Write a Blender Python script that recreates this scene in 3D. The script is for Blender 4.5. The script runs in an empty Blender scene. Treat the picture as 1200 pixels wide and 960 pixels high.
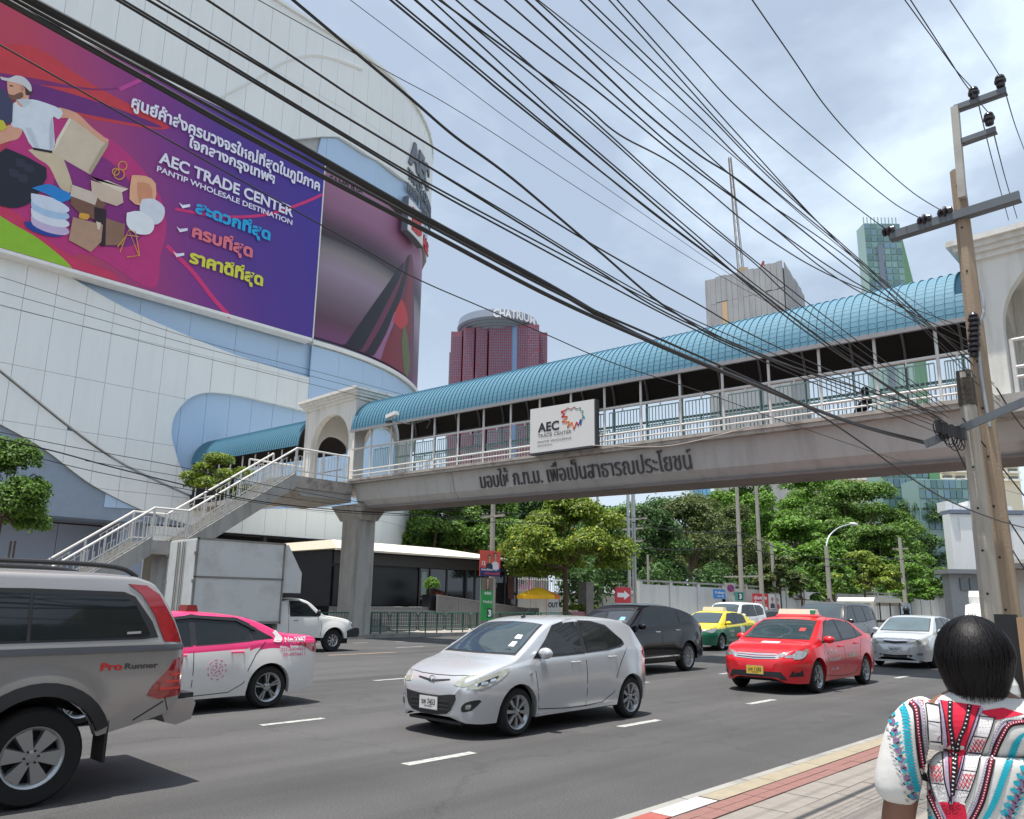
import bpy, bmesh, math, random
from math import sin, cos, pi, radians, sqrt, atan2, floor
from mathutils import Vector, Matrix
from mathutils.geometry import delaunay_2d_cdt
from mathutils.bvhtree import BVHTree
random.seed(7)
SC = bpy.context.scene
COL = SC.collection

# ------------------------------------------------------------------ camera
FOC = 905.0
CAMM = Matrix(((0.6877716529275665, -0.16334576757029703, -0.7073106203402814),
               (-0.7257982007011083, -0.13637192327329992, -0.6742549001689013),
               (0.013679374558688173, 0.9770981827634374, -0.21234880727725178)))
CAMC = Vector((0, 0, 1.65))
cd = bpy.data.cameras.new('camera'); cam = bpy.data.objects.new('camera', cd); COL.objects.link(cam)
cam.matrix_world = Matrix.Translation(CAMC) @ CAMM.to_4x4()
cd.sensor_fit = 'HORIZONTAL'; cd.sensor_width = 36.0; cd.lens = FOC / 1200.0 * 36.0
cd.shift_y = 30.0 / 1200.0; cd.clip_start = 0.1; cd.clip_end = 6000
SC.camera = cam

# ------------------------------------------------------------------ world, sun, exposure
SUN_DIR = Vector((-0.15, 0.03, 1.0)).normalized()      # towards the sun
SUN_EL = math.asin(SUN_DIR.z); SUN_AZ = atan2(SUN_DIR.x, SUN_DIR.y)
W = bpy.data.worlds.new('World'); SC.world = W; W.use_nodes = True
nt = W.node_tree; nt.nodes.clear()
out = nt.nodes.new('ShaderNodeOutputWorld'); bg = nt.nodes.new('ShaderNodeBackground')
sky = nt.nodes.new('ShaderNodeTexSky'); sky.sky_type = 'NISHITA'; sky.sun_disc = False
sky.sun_elevation = SUN_EL; sky.sun_rotation = SUN_AZ; sky.altitude = 0; sky.air_density = 1.2; sky.dust_density = 3.0; sky.ozone_density = 1.5
tc = nt.nodes.new('ShaderNodeTexCoord'); mp = nt.nodes.new('ShaderNodeMapping')
mp.inputs['Scale'].default_value = (1.0, 1.0, 1.9)
nt.links.new(tc.outputs['Generated'], mp.inputs['Vector'])
n1 = nt.nodes.new('ShaderNodeTexNoise'); n1.inputs['Scale'].default_value = 2.6; n1.inputs['Detail'].default_value = 9; n1.inputs['Roughness'].default_value = .55
n1.inputs['Distortion'].default_value = .25
nt.links.new(mp.outputs['Vector'], n1.inputs['Vector'])
rp = nt.nodes.new('ShaderNodeValToRGB'); rp.color_ramp.elements[0].position = .40; rp.color_ramp.elements[0].color = (.44, .44, .44, 1)
rp.color_ramp.elements[1].position = .62; rp.color_ramp.elements[1].color = (1, 1, 1, 1)
e_ = rp.color_ramp.elements.new(.5); e_.color = (.60, .60, .60, 1)
nt.links.new(n1.outputs['Fac'], rp.inputs['Fac'])
mx = nt.nodes.new('ShaderNodeMixRGB'); mx.inputs['Color2'].default_value = (7.5, 8.8, 10.3, 1)
sz = nt.nodes.new('ShaderNodeSeparateXYZ'); nt.links.new(tc.outputs['Generated'], sz.inputs['Vector'])
hz = nt.nodes.new('ShaderNodeMapRange'); hz.inputs['From Min'].default_value = .02; hz.inputs['From Max'].default_value = .62; hz.inputs['To Min'].default_value = .9; hz.inputs['To Max'].default_value = 0
nt.links.new(sz.outputs['Z'], hz.inputs['Value']); ad = nt.nodes.new('ShaderNodeMath'); ad.operation = 'MAXIMUM'
nt.links.new(rp.outputs['Color'], ad.inputs[0]); nt.links.new(hz.outputs['Result'], ad.inputs[1]); nt.links.new(ad.outputs['Value'], mx.inputs['Fac']); nt.links.new(sky.outputs['Color'], mx.inputs['Color1'])
nt.links.new(mx.outputs['Color'], bg.inputs['Color']); bg.inputs['Strength'].default_value = 0.085
nt.links.new(bg.outputs['Background'], out.inputs['Surface'])
sl = bpy.data.lights.new('sun', 'SUN'); sl.energy = 5.0; sl.angle = radians(.6); sl.color = (1, .96, .9)
so = bpy.data.objects.new('sun', sl); COL.objects.link(so); so.rotation_euler = SUN_DIR.to_track_quat('Z', 'Y').to_euler(); so.location = (0, 0, 60)
SC.view_settings.view_transform = 'Standard'; SC.view_settings.look = 'None'; SC.view_settings.exposure = 0.42; SC.view_settings.gamma = 1
SC.cycles.max_bounces = 6; SC.cycles.transparent_max_bounces = 12

# ------------------------------------------------------------------ pixel ray helpers (true 3D planes)
def ray(px, py):
    return (CAMM @ Vector((px - 600.0, 510.0 - py, -FOC))).normalized()
def atx(px, py, x): r = ray(px, py); return CAMC + r * (x / r.x)
def aty(px, py, y): r = ray(px, py); return CAMC + r * (y / r.y)
def atz(px, py, z=0): r = ray(px, py); return CAMC + r * ((z - 1.65) / r.z)

# ------------------------------------------------------------------ materials
MATS = {}
def lin(c):
    return tuple(((v / 255.) / 12.92 if v / 255. <= .04045 else ((v / 255. + .055) / 1.055) ** 2.4) for v in c)
def mat(name, c, r=.6, metal=0., var=.12, scale=2.5, bump=0., bscale=40., coat=0., spec=.5, dirt=0., dirtc=(.05, .045, .04), dscale=1.2, streak=False, sheen=0):
    if name in MATS: return MATS[name]
    m = bpy.data.materials.new(name); m.use_nodes = True; n = m.node_tree; b = n.nodes['Principled BSDF']
    b.inputs['Roughness'].default_value = r; b.inputs['Metallic'].default_value = metal
    b.inputs['Coat Weight'].default_value = coat; b.inputs['Coat Roughness'].default_value = .04
    b.inputs['Specular IOR Level'].default_value = spec
    t = n.nodes.new('ShaderNodeTexCoord')
    src = None
    if var > 0:
        z = n.nodes.new('ShaderNodeTexNoise'); z.inputs['Scale'].default_value = scale; z.inputs['Detail'].default_value = 6
        n.links.new(t.outputs['Object'], z.inputs['Vector'])
        k = n.nodes.new('ShaderNodeMixRGB'); k.inputs['Color1'].default_value = tuple(x * (1 - var) for x in c) + (1,)
        k.inputs['Color2'].default_value = tuple(min(1, x * (1 + var)) for x in c) + (1,)
        n.links.new(z.outputs['Fac'], k.inputs['Fac']); src = k.outputs['Color']
    if dirt > 0:
        z = n.nodes.new('ShaderNodeTexNoise'); z.inputs['Scale'].default_value = dscale; z.inputs['Detail'].default_value = 8; z.inputs['Roughness'].default_value = .65
        if streak:
            q = n.nodes.new('ShaderNodeMapping'); q.inputs['Scale'].default_value = (3, 3, .35); n.links.new(t.outputs['Object'], q.inputs['Vector']); n.links.new(q.outputs['Vector'], z.inputs['Vector'])
        else: n.links.new(t.outputs['Object'], z.inputs['Vector'])
        w = n.nodes.new('ShaderNodeValToRGB'); w.color_ramp.elements[0].position = .48; w.color_ramp.elements[1].position = .72
        w.color_ramp.elements[0].color = (0, 0, 0, 1); w.color_ramp.elements[1].color = (dirt, dirt, dirt, 1)
        n.links.new(z.outputs['Fac'], w.inputs['Fac'])
        k = n.nodes.new('ShaderNodeMixRGB'); k.inputs['Color2'].default_value = dirtc + (1,)
        if src: n.links.new(src, k.inputs['Color1'])
        else: k.inputs['Color1'].default_value = tuple(c) + (1,)
        n.links.new(w.outputs['Color'], k.inputs['Fac']); src = k.outputs['Color']
    if src: n.links.new(src, b.inputs['Base Color'])
    else: b.inputs['Base Color'].default_value = tuple(c) + (1,)
    if bump > 0:
        z = n.nodes.new('ShaderNodeTexNoise'); z.inputs['Scale'].default_value = bscale; z.inputs['Detail'].default_value = 4
        n.links.new(t.outputs['Object'], z.inputs['Vector'])
        bp = n.nodes.new('ShaderNodeBump'); bp.inputs['Strength'].default_value = bump; bp.inputs['Distance'].default_value = .02
        n.links.new(z.outputs['Fac'], bp.inputs['Height']); n.links.new(bp.outputs['Normal'], b.inputs['Normal'])
    MATS[name] = m
    return m
def smat(name, srgb, **k): return mat(name, lin(srgb), **k)

# ------------------------------------------------------------------ objects
ORG = {}
def org(p): return ORG.get(p.name, Vector((0, 0, 0))) if p is not None else Vector((0, 0, 0))
def props(o, label=None, cat=None, group=None, kind=None):
    if label: o['label'] = label
    if cat: o['category'] = cat
    if group: o['group'] = group
    if kind: o['kind'] = kind
    return o
def thing(name, label, cat, loc=(0, 0, 0), group=None, rz=0.):
    o = bpy.data.objects.new(name, None); COL.objects.link(o); o.location = loc; o.rotation_euler = (0, 0, rz)
    o.empty_display_size = .2
    ORG[o.name] = Vector(loc)
    return props(o, label, cat, group)
class G:
    def __init__(s): s.v = []; s.f = []; s.m = []; s.k = 0
    def mi(s, i): s.k = i; return s
    def face(s, idx): s.f.append(tuple(idx)); s.m.append(s.k)
    def add(s, vs, fs):
        b = len(s.v); s.v.extend([tuple(v) for v in vs])
        for f in fs: s.face([b + i for i in f])
    def box(s, x0, x1, y0, y1, z0, z1):
        if x0 > x1: x0, x1 = x1, x0
        if y0 > y1: y0, y1 = y1, y0
        if z0 > z1: z0, z1 = z1, z0
        s.add([(x0, y0, z0), (x1, y0, z0), (x1, y1, z0), (x0, y1, z0), (x0, y0, z1), (x1, y0, z1), (x1, y1, z1), (x0, y1, z1)],
              [(0, 3, 2, 1), (4, 5, 6, 7), (0, 1, 5, 4), (1, 2, 6, 5), (2, 3, 7, 6), (3, 0, 4, 7)])
    def bar(s, p, q, w, h, up=(0, 0, 1)):
        p = Vector(p); q = Vector(q); d = (q - p)
        if d.length < 1e-6: return
        d.normalize(); u = Vector(up); a = d.cross(u)
        if a.length < 1e-4: a = d.cross(Vector((1, 0, 0)))
        a.normalize(); u = a.cross(d).normalized(); a = a * w / 2; u = u * h / 2
        vs = [p - a - u, p + a - u, p + a + u, p - a + u, q - a - u, q + a - u, q + a + u, q - a + u]
        s.add(vs, [(0, 1, 2, 3), (7, 6, 5, 4), (0, 4, 5, 1), (1, 5, 6, 2), (2, 6, 7, 3), (3, 7, 4, 0)])
    def tube(s, pts, r, n=6, cap=True, r2=None):
        pts = [Vector(p) for p in pts]; b = len(s.v); N = len(pts)
        for i, p in enumerate(pts):
            d = (pts[min(i + 1, N - 1)] - pts[max(i - 1, 0)])
            if d.length < 1e-7: d = Vector((0, 0, 1))
            d.normalize(); a = d.cross(Vector((0, 0, 1)))
            if a.length < .05: a = d.cross(Vector((1, 0, 0)))
            a.normalize(); u = a.cross(d).normalized()
            rr = r if not isinstance(r, (list, tuple)) else r[i]
            if r2 is not None: rr = r + (r2 - r) * i / (N - 1)
            for j in range(n):
                t = 2 * pi * j / n; s.v.append(tuple(p + a * (rr * cos(t)) + u * (rr * sin(t))))
        for i in range(N - 1):
            for j in range(n):
                k = (j + 1) % n; s.face((b + i * n + j, b + i * n + k, b + (i + 1) * n + k, b + (i + 1) * n + j))
        if cap:
            s.face([b + j for j in range(n)][::-1]); s.face([b + (N - 1) * n + j for j in range(n)])
    def lathe(s, c, prof, n=16, axis='z', cap=True):
        # prof: (radius, height)
        c = Vector(c); b = len(s.v)
        for (r, h) in prof:
            for j in range(n):
                t = 2 * pi * j / n
                if axis == 'z': v = (r * cos(t), r * sin(t), h)
                elif axis == 'y': v = (r * cos(t), h, r * sin(t))
                else: v = (h, r * cos(t), r * sin(t))
                s.v.append(tuple(c + Vector(v)))
        for i in range(len(prof) - 1):
            for j in range(n):
                k = (j + 1) % n; s.face((b + i * n + j, b + i * n + k, b + (i + 1) * n + k, b + (i + 1) * n + j))
        if cap:
            s.face([b + j for j in range(n)][::-1]); s.face([b + (len(prof) - 1) * n + j for j in range(n)])
    def extr(s, poly, fn0, fn1):
        # poly 2D list; fn0/fn1 map (u,v)->3D for the two caps
        n = len(poly); A = [fn0(*p) for p in poly]; B = [fn1(*p) for p in poly]
        s.add(A + B, [tuple(range(n)), tuple(range(2 * n - 1, n - 1, -1))] + [(i, n + i, n + (i + 1) % n, (i + 1) % n) for i in range(n)])
    def ell(s, c, rx, ry, rz, nu=12, nv=8):
        c = Vector(c); b = len(s.v)
        for i in range(nv + 1):
            ph = pi * i / nv
            for j in range(nu):
                t = 2 * pi * j / nu; s.v.append((c.x + rx * sin(ph) * cos(t), c.y + ry * sin(ph) * sin(t), c.z + rz * cos(ph)))
        for i in range(nv):
            for j in range(nu):
                k = (j + 1) % nu; s.face((b + i * nu + j, b + (i + 1) * nu + j, b + (i + 1) * nu + k, b + i * nu + k))
    def mesh(s, name, mats, off=Vector((0, 0, 0)), smooth=False, recalc=True, weld=False):
        me = bpy.data.meshes.new(name)
        me.from_pydata([(v[0] - off[0], v[1] - off[1], v[2] - off[2]) for v in s.v], [], s.f)
        if not isinstance(mats, (list, tuple)): mats = [mats]
        for m_ in mats: me.materials.append(m_)
        if len(mats) > 1: me.polygons.foreach_set('material_index', s.m)
        if smooth is True: me.polygons.foreach_set('use_smooth', [True] * len(me.polygons))
        if recalc and len(s.f) < 60000:
            bm = bmesh.new(); bm.from_mesh(me)
            if weld: bmesh.ops.remove_doubles(bm, verts=bm.verts, dist=1e-4)
            bmesh.ops.recalc_face_normals(bm, faces=bm.faces); bm.to_mesh(me); bm.free()
        if smooth == 'auto':
            me.polygons.foreach_set('use_smooth', [True] * len(me.polygons)); me.set_sharp_from_angle(angle=radians(38))
        me.update(); return me
    def obj(s, name, mats, parent=None, label=None, cat=None, group=None, kind=None, smooth=False, recalc=True, loc=None, weld=False):
        off = org(parent); lo = Vector((0, 0, 0))
        if loc is not None: lo = Vector(loc) - off; off = Vector(loc)
        me = s.mesh(name, mats, off, smooth, recalc, weld)
        o = bpy.data.objects.new(name, me); COL.objects.link(o); o.location = lo
        if parent is not None: o.parent = parent
        ORG[o.name] = off
        return props(o, label, cat, group, kind)
def copy_tree(o, parent=None):
    c = o.copy(); COL.objects.link(c); c.parent = parent
    ORG[c.name] = ORG.get(o.name, Vector((0, 0, 0)))
    for ch in o.children: copy_tree(ch, c)
    return c
def inst(me, name, loc, parent=None, rz=0, scale=None, label=None):
    o = bpy.data.objects.new(name, me); COL.objects.link(o); o.location = Vector(loc) - org(parent)
    o.rotation_euler = (0, 0, rz)
    if scale: o.scale = scale
    if parent is not None: o.parent = parent
    ORG[o.name] = Vector(loc)
    if label: o['label'] = label
    return o

# ------------------------------------------------------------------ lettering
TXT = {}
def text_geo(s, bold=0., ext=.0):
    key = (s, bold)
    if key in TXT: return TXT[key]
    c = bpy.data.curves.new('lettering', 'FONT'); c.body = s; c.size = 1; c.offset = bold; c.resolution_u = 3; c.fill_mode = 'FRONT' if hasattr(c, 'fill_mode') else 'BOTH'
    o = bpy.data.objects.new('lettering', c); COL.objects.link(o); bpy.context.view_layer.update()
    me = bpy.data.meshes.new_from_object(o.evaluated_get(bpy.context.evaluated_depsgraph_get()))
    vs = [v.co.copy() for v in me.vertices]; fs = [tuple(p.vertices) for p in me.polygons]
    bpy.data.objects.remove(o); bpy.data.curves.remove(c); bpy.data.meshes.remove(me)
    par = list(range(len(vs)))
    def fnd(a):
        while par[a] != a: par[a] = par[par[a]]; a = par[a]
        return a
    for f in fs:
        for a in f[1:]: par[fnd(a)] = fnd(f[0])
    ids = {}
    for i, v in enumerate(vs): v.z = .0011 * (ids.setdefault(fnd(i), len(ids)) % 4)
    x0 = min(v.x for v in vs); x1 = max(v.x for v in vs); y0 = min(v.y for v in vs); y1 = max(v.y for v in vs)
    TXT[key] = (vs, fs, x0, x1, y0, y1); return TXT[key]
def fit_text(s, A, B, up, hgt, name, m, parent, bold=.0, ext=.004, face=None, label=None, **kw):
    """text whose bottom-left is A and bottom-right B; up = direction, hgt = full height of glyph box"""
    vs, fs, x0, x1, y0, y1 = text_geo(s, bold)
    A = Vector(A); B = Vector(B); X = B - A; U = Vector(up).normalized(); N = X.cross(U).normalized()
    g = G(); n = len(vs)
    P = [A + X * ((v.x - x0) / (x1 - x0)) + U * (hgt * (v.y - y0) / (y1 - y0)) + N * v.z for v in vs]
    if ext > .012:
        from collections import Counter
        ec = Counter(); dr = {}
        for f in fs:
            for i in range(len(f)):
                e = (f[i], f[(i + 1) % len(f)]); k = tuple(sorted(e)); ec[k] += 1; dr[k] = e
        g.add([p + N * ext for p in P] + P, fs + [(dr[k][1], dr[k][0], n + dr[k][0], n + dr[k][1]) for k in ec if ec[k] == 1])
    else: g.add([p + N * ext for p in P], fs)
    return g.obj(name, m, parent, label=label, recalc=False, **kw)

def clip_poly(poly, x0, x1, y0, y1):
    def c(poly, ins, it):
        o = []
        for i in range(len(poly)):
            a = poly[i - 1]; b = poly[i]; ia = ins(a); ib = ins(b)
            if ia != ib: o.append(it(a, b))
            if ib: o.append(b)
        return o
    def ix(v): return lambda a, b: (v, a[1] + (b[1] - a[1]) * (v - a[0]) / (b[0] - a[0]))
    def iy(v): return lambda a, b: (a[0] + (b[0] - a[0]) * (v - a[1]) / (b[1] - a[1]), v)
    for ins, it in ((lambda p: p[0] >= x0, ix(x0)), (lambda p: p[0] <= x1, ix(x1)), (lambda p: p[1] >= y0, iy(y0)), (lambda p: p[1] <= y1, iy(y1))):
        if len(poly) < 3: return []
        poly = c(poly, ins, it)
    return poly
def area(p): return .5 * sum(p[i - 1][0] * p[i][1] - p[i][0] * p[i - 1][1] for i in range(len(p)))
def smooth_line(pts, n=8):
    """Catmull-Rom through 2D/3D points"""
    P = [Vector(p) for p in pts]; o = []
    for i in range(len(P) - 1):
        a = P[max(i - 1, 0)]; b = P[i]; c = P[i + 1]; d = P[min(i + 2, len(P) - 1)]
        for k in range(n):
            t = k / n; o.append(.5 * ((2 * b) + (c - a) * t + (2 * a - 5 * b + 4 * c - d) * t * t + (3 * b - a - 3 * c + d) * t ** 3))
    o.append(P[-1]); return [tuple(p) for p in o]
def interp(tab, x):
    if x <= tab[0][0]: return tab[0][1]
    for i in range(1, len(tab)):
        if x <= tab[i][0]:
            a = tab[i - 1]; b = tab[i]; return a[1] + (b[1] - a[1]) * (x - a[0]) / (b[0] - a[0])
    return tab[-1][1]
def sinterp(tab, x):
    """monotone-ish smooth interpolation (catmull)"""
    if x <= tab[0][0]: return tab[0][1]
    if x >= tab[-1][0]: return tab[-1][1]
    for i in range(1, len(tab)):
        if x <= tab[i][0]:
            p0 = tab[max(i - 2, 0)]; p1 = tab[i - 1]; p2 = tab[i]; p3 = tab[min(i + 1, len(tab) - 1)]
            def tang(a, b, c):
                if c[0] == a[0]: return 0
                s1 = (b[1] - a[1]) / (b[0] - a[0]) if b[0] > a[0] else 0; s2 = (c[1] - b[1]) / (c[0] - b[0]) if c[0] > b[0] else 0
                if b is a: return s2
                if b is c: return s1
                if s1 * s2 <= 0: return 0
                return 2 * s1 * s2 / (s1 + s2)
            m1 = tang(p0, p1, p2) if p0 is not p1 else (p2[1] - p1[1]) / (p2[0] - p1[0]); m2 = tang(p1, p2, p3) if p3 is not p2 else (p2[1] - p1[1]) / (p2[0] - p1[0])
            h = p2[0] - p1[0]; t = (x - p1[0]) / h
            return (2 * t ** 3 - 3 * t * t + 1) * p1[1] + (t ** 3 - 2 * t * t + t) * h * m1 + (-2 * t ** 3 + 3 * t * t) * p2[1] + (t ** 3 - t * t) * h * m2
# ================================================================== ground, road, pavements
M_asph = mat('asphalt', (.066, .064, .064), r=.82, var=.28, scale=.55, bump=.35, bscale=90, dirt=.35, dirtc=(.04, .04, .041), dscale=.35)
nt_ = M_asph.node_tree   # fine aggregate
_b = nt_.nodes['Principled BSDF']; _z = nt_.nodes.new('ShaderNodeTexNoise'); _z.inputs['Scale'].default_value = 55; _z.inputs['Detail'].default_value = 3
_t = nt_.nodes.new('ShaderNodeTexCoord'); nt_.links.new(_t.outputs['Object'], _z.inputs['Vector'])
_r = nt_.nodes.new('ShaderNodeMapRange'); _r.inputs['From Min'].default_value = .3; _r.inputs['From Max'].default_value = .7; _r.inputs['To Min'].default_value = .7; _r.inputs['To Max'].default_value = 1.35
nt_.links.new(_z.outputs['Fac'], _r.inputs['Value']); _m = nt_.nodes.new('ShaderNodeVectorMath'); _m.operation = 'SCALE'
_src = _b.inputs['Base Color'].links[0].from_socket; nt_.links.new(_src, _m.inputs[0]); nt_.links.new(_r.outputs['Result'], _m.inputs['Scale']); nt_.links.new(_m.outputs['Vector'], _b.inputs['Base Color'])
M_conc = mat('concrete', (.29, .28, .26), r=.85, var=.18, scale=1.5, bump=.25, bscale=30, dirt=.55, dirtc=(.13, .12, .11), dscale=1.4)
M_concd = mat('old_concrete', (.40, .385, .355), r=.9, var=.2, scale=2, bump=.3, bscale=25, dirt=.7, dirtc=(.15, .14, .125), dscale=.9, streak=True)
M_paint = mat('road_paint', (.40, .40, .38), r=.75, var=.2, scale=8, dirt=.95, dirtc=(.11, .11, .11), dscale=14)
M_painty = mat('faded_orange_paint', (.42, .30, .20), r=.8, var=.2, scale=5, dirt=.8, dirtc=(.15, .14, .13), dscale=6)
M_kerb_tan = mat('kerb_faded', (.30, .255, .18), r=.85, var=.25, scale=6, bump=.3, dirt=.7, dirtc=(.22, .2, .17), dscale=12)
M_kerb_red = mat('kerb_red', (.32, .075, .06), r=.75, var=.15, scale=5, dirt=.5, dirtc=(.3, .2, .17), dscale=9)
M_kerb_white = mat('kerb_white', (.52, .50, .47), r=.75, var=.1, scale=5, dirt=.5, dirtc=(.3, .28, .25), dscale=9)
M_redpave = mat('red_paver', (.23, .115, .098), r=.85, var=.18, scale=9, bump=.2, dirt=.6, dirtc=(.2, .12, .1), dscale=4)
M_paver = mat('grey_paver', (.24, .215, .19), r=.9, var=.2, scale=7, bump=.25, dirt=.6, dirtc=(.2, .18, .16), dscale=3)
M_soil = mat('ground_dirt', (.22, .2, .17), r=.95, var=.3, scale=.1)
def struct(o): o['kind'] = 'structure'; return o
g = G(); g.box(-900, 3000, -900, 3000, -.6, -.02); struct(g.obj('ground', M_soil))
# tyre-polished lanes, darker drips and hairline cracks of the asphalt
_n = M_asph.node_tree; _q = _n.nodes.new('ShaderNodeMapping'); _q.inputs['Scale'].default_value = (.045, .85, 1); _n.links.new(_t.outputs['Object'], _q.inputs['Vector'])
_w = _n.nodes.new('ShaderNodeTexNoise'); _w.inputs['Scale'].default_value = 1.0; _w.inputs['Detail'].default_value = 5; _n.links.new(_q.outputs['Vector'], _w.inputs['Vector'])
_v = _n.nodes.new('ShaderNodeMapRange'); _v.inputs['From Min'].default_value = .35; _v.inputs['From Max'].default_value = .65; _v.inputs['To Min'].default_value = .72; _v.inputs['To Max'].default_value = 1.22; _n.links.new(_w.outputs['Fac'], _v.inputs['Value'])
_c = _n.nodes.new('ShaderNodeTexVoronoi'); _c.feature = 'DISTANCE_TO_EDGE'; _c.inputs['Scale'].default_value = .27; _c.inputs['Randomness'].default_value = 1
_d = _n.nodes.new('ShaderNodeTexNoise'); _d.inputs['Scale'].default_value = 1.6; _d.inputs['Detail'].default_value = 6; _n.links.new(_t.outputs['Object'], _d.inputs['Vector'])
_a = _n.nodes.new('ShaderNodeVectorMath'); _a.operation = 'ADD'; _n.links.new(_t.outputs['Object'], _a.inputs[0]); _n.links.new(_d.outputs['Color'], _a.inputs[1]); _n.links.new(_a.outputs['Vector'], _c.inputs['Vector'])
_e = _n.nodes.new('ShaderNodeMapRange'); _e.inputs['From Min'].default_value = 0; _e.inputs['From Max'].default_value = .012; _e.inputs['To Min'].default_value = .80; _e.inputs['To Max'].default_value = 1; _n.links.new(_c.outputs['Distance'], _e.inputs['Value'])
_m1 = _n.nodes.new('ShaderNodeMath'); _m1.operation = 'MULTIPLY'; _n.links.new(_v.outputs['Result'], _m1.inputs[0]); _n.links.new(_e.outputs['Result'], _m1.inputs[1])
_m2 = _n.nodes.new('ShaderNodeVectorMath'); _m2.operation = 'SCALE'; _s = _b.inputs['Base Color'].links[0].from_socket; _n.links.new(_s, _m2.inputs[0]); _n.links.new(_m1.outputs['Value'], _m2.inputs['Scale']); _n.links.new(_m2.outputs['Vector'], _b.inputs['Base Color'])
g = G()
nx = [-120, -40, 0, 40, 120, 400, 1200]
for a, b in zip(nx[:-1], nx[1:]): g.add([(a, 3.58, 0), (b, 3.58, 0), (b, 29.58, 0), (a, 29.58, 0)], [(0, 1, 2, 3)])
road = struct(g.obj('road', M_asph, recalc=False))
def quad(g, x0, x1, y0, y1, z): g.add([(x0, y0, z), (x1, y0, z), (x1, y1, z), (x0, y1, z)], [(0, 1, 2, 3)])
def dash(x0, x1, y, w=.13, m_=M_paint, z=.004, dy=0):
    g = G()
    n = max(2, int((x1 - x0) / .12)); pts = []
    random.seed(int(x0 * 100 + y * 7))
    for i in range(n + 1):
        x = x0 + (x1 - x0) * i / n
        pts.append((x, y - w / 2 + random.uniform(-.006, .006)))
    for i in range(n, -1, -1):
        x = x0 + (x1 - x0) * i / n
        pts.append((x, y + w / 2 + random.uniform(-.006, .006)))
    g.add([(p[0], p[1], z) for p in pts], [tuple(range(len(pts)))])
    o = g.obj('lane_dash', m_, recalc=False, parent=road); return o
for x0 in [5.44, 9.2, 12.98]: dash(x0, x0 + .98, 6.65)
for k in range(3, 26): dash(5.44 + 3.77 * k, 6.42 + 3.77 * k, 6.65)
for k in range(-1, 26): dash(5.64 + 4.12 * k + (0.0), 6.62 + 4.12 * k, 9.95)
for k in range(-1, 24): dash(10.4 + 4.3 * k, 11.5 + 4.3 * k, 13.85)
for k in range(-1, 20): dash(9.5 + 4.4 * k, 10.8 + 4.4 * k, 23.1, w=.14)
for k in range(-1, 20): dash(14 + 6.2 * k, 16.6 + 6.2 * k, 21.0, w=.12, m_=M_painty)
for k in range(-2, 20): dash(8.2 + 2.1 * k, 8.9 + 2.1 * k, 26.4, w=.12)
# near pavement
PZ = .14
pav = G(); pav.box(-60, 400, -14, 3.10, -.3, PZ - .03); pav = struct(pav.obj('near_pavement', M_conc))
g = G()
for x in [i * 1.0 for i in range(-6, 60)]: pass
KY0, KY1 = 3.52, 3.60
x = -4.2; ki = 0
kerb = G(); kerb.box(-60, 400, KY0, KY1 - .02, -.3, PZ - .012); kerb = struct(kerb.obj('kerb', M_conc))
while x < 40:
    L = .995; g = G(); g.box(x, x + L - .012, KY0, KY1, -.05, PZ); g.obj('kerb_stone', M_conc, kerb); x += 1.0
def strip(nm, x0, x1, y0, y1, z, m_, par):
    g = G(); g.box(x0, x1, y0, y1, -.05, z); return g.obj(nm, m_, par)
for x0, x1, m_ in [(-3.2, -2.2, M_kerb_white), (-2.2, -.9, M_kerb_red), (-.9, .4, M_kerb_white), (.4, 1.7, M_kerb_red), (1.7, 3.0, M_kerb_white), (3.0, 4.2, M_kerb_red)]:
    strip('kerb_block', x0, x1 - .01, 3.335, 3.517, PZ + .002, m_, kerb)
strip('kerb_block', 4.2, 5.24, 3.335, 3.517, PZ + .002, M_kerb_red, kerb); strip('kerb_block', 5.25, 5.92, 3.335, 3.517, PZ + .002, M_kerb_white, kerb)
x = 5.96
while x < 40:
    strip('kerb_block', x, x + .99, 3.335, 3.517, PZ, M_kerb_tan, kerb); x += 1.0
g = G(); g.box(0, .296, 0, .105, -.06, PZ); me_r = g.mesh('red_paver', M_redpave)
g = G(); g.box(0, .591, 0, .296, -.06, PZ); me_g = g.mesh('paver', M_paver)
random.seed(3)
for i in range(-2, 78):
    for j in range(2):
        inst(me_r, 'red_paver', (3.0 + i * .30, 3.105 + j * .112, random.uniform(-.003, 0)), pav) if i < 75 else None
for j in range(9):
    yy = 3.095 - (j + 1) * .3
    for i in range(16):
        inst(me_g, 'paver', (3.6 + i * .6 + (.3 if j % 2 else 0), yy, random.uniform(-.004, 0)), pav)
g = G(); g.box(13.2, 400, -14, 3.095, -.1, PZ - .004); g.obj('paving_far', M_paver, pav)
# far pavement
fp = G(); fp.box(-60, 400, 29.62, 60, -.3, .15); fp = struct(fp.obj('far_pavement', mat('far_paving', (.32, .29, .26), r=.9, var=.15, scale=.8, dirt=.4, dirtc=(.2, .18, .16), dscale=.5)))
g = G(); g.box(0, .98, 29.4, 29.617, -.05, .17); me_k = g.mesh('kerb_stone', M_conc)
fk = G(); fk.box(-60, 400, 29.43, 29.6, -.3, .14); fk = struct(fk.obj('far_kerb', M_conc))
for i in range(44): inst(me_k, 'kerb_stone', (4 + i * 1.0, 0, 0), fk)
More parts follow.
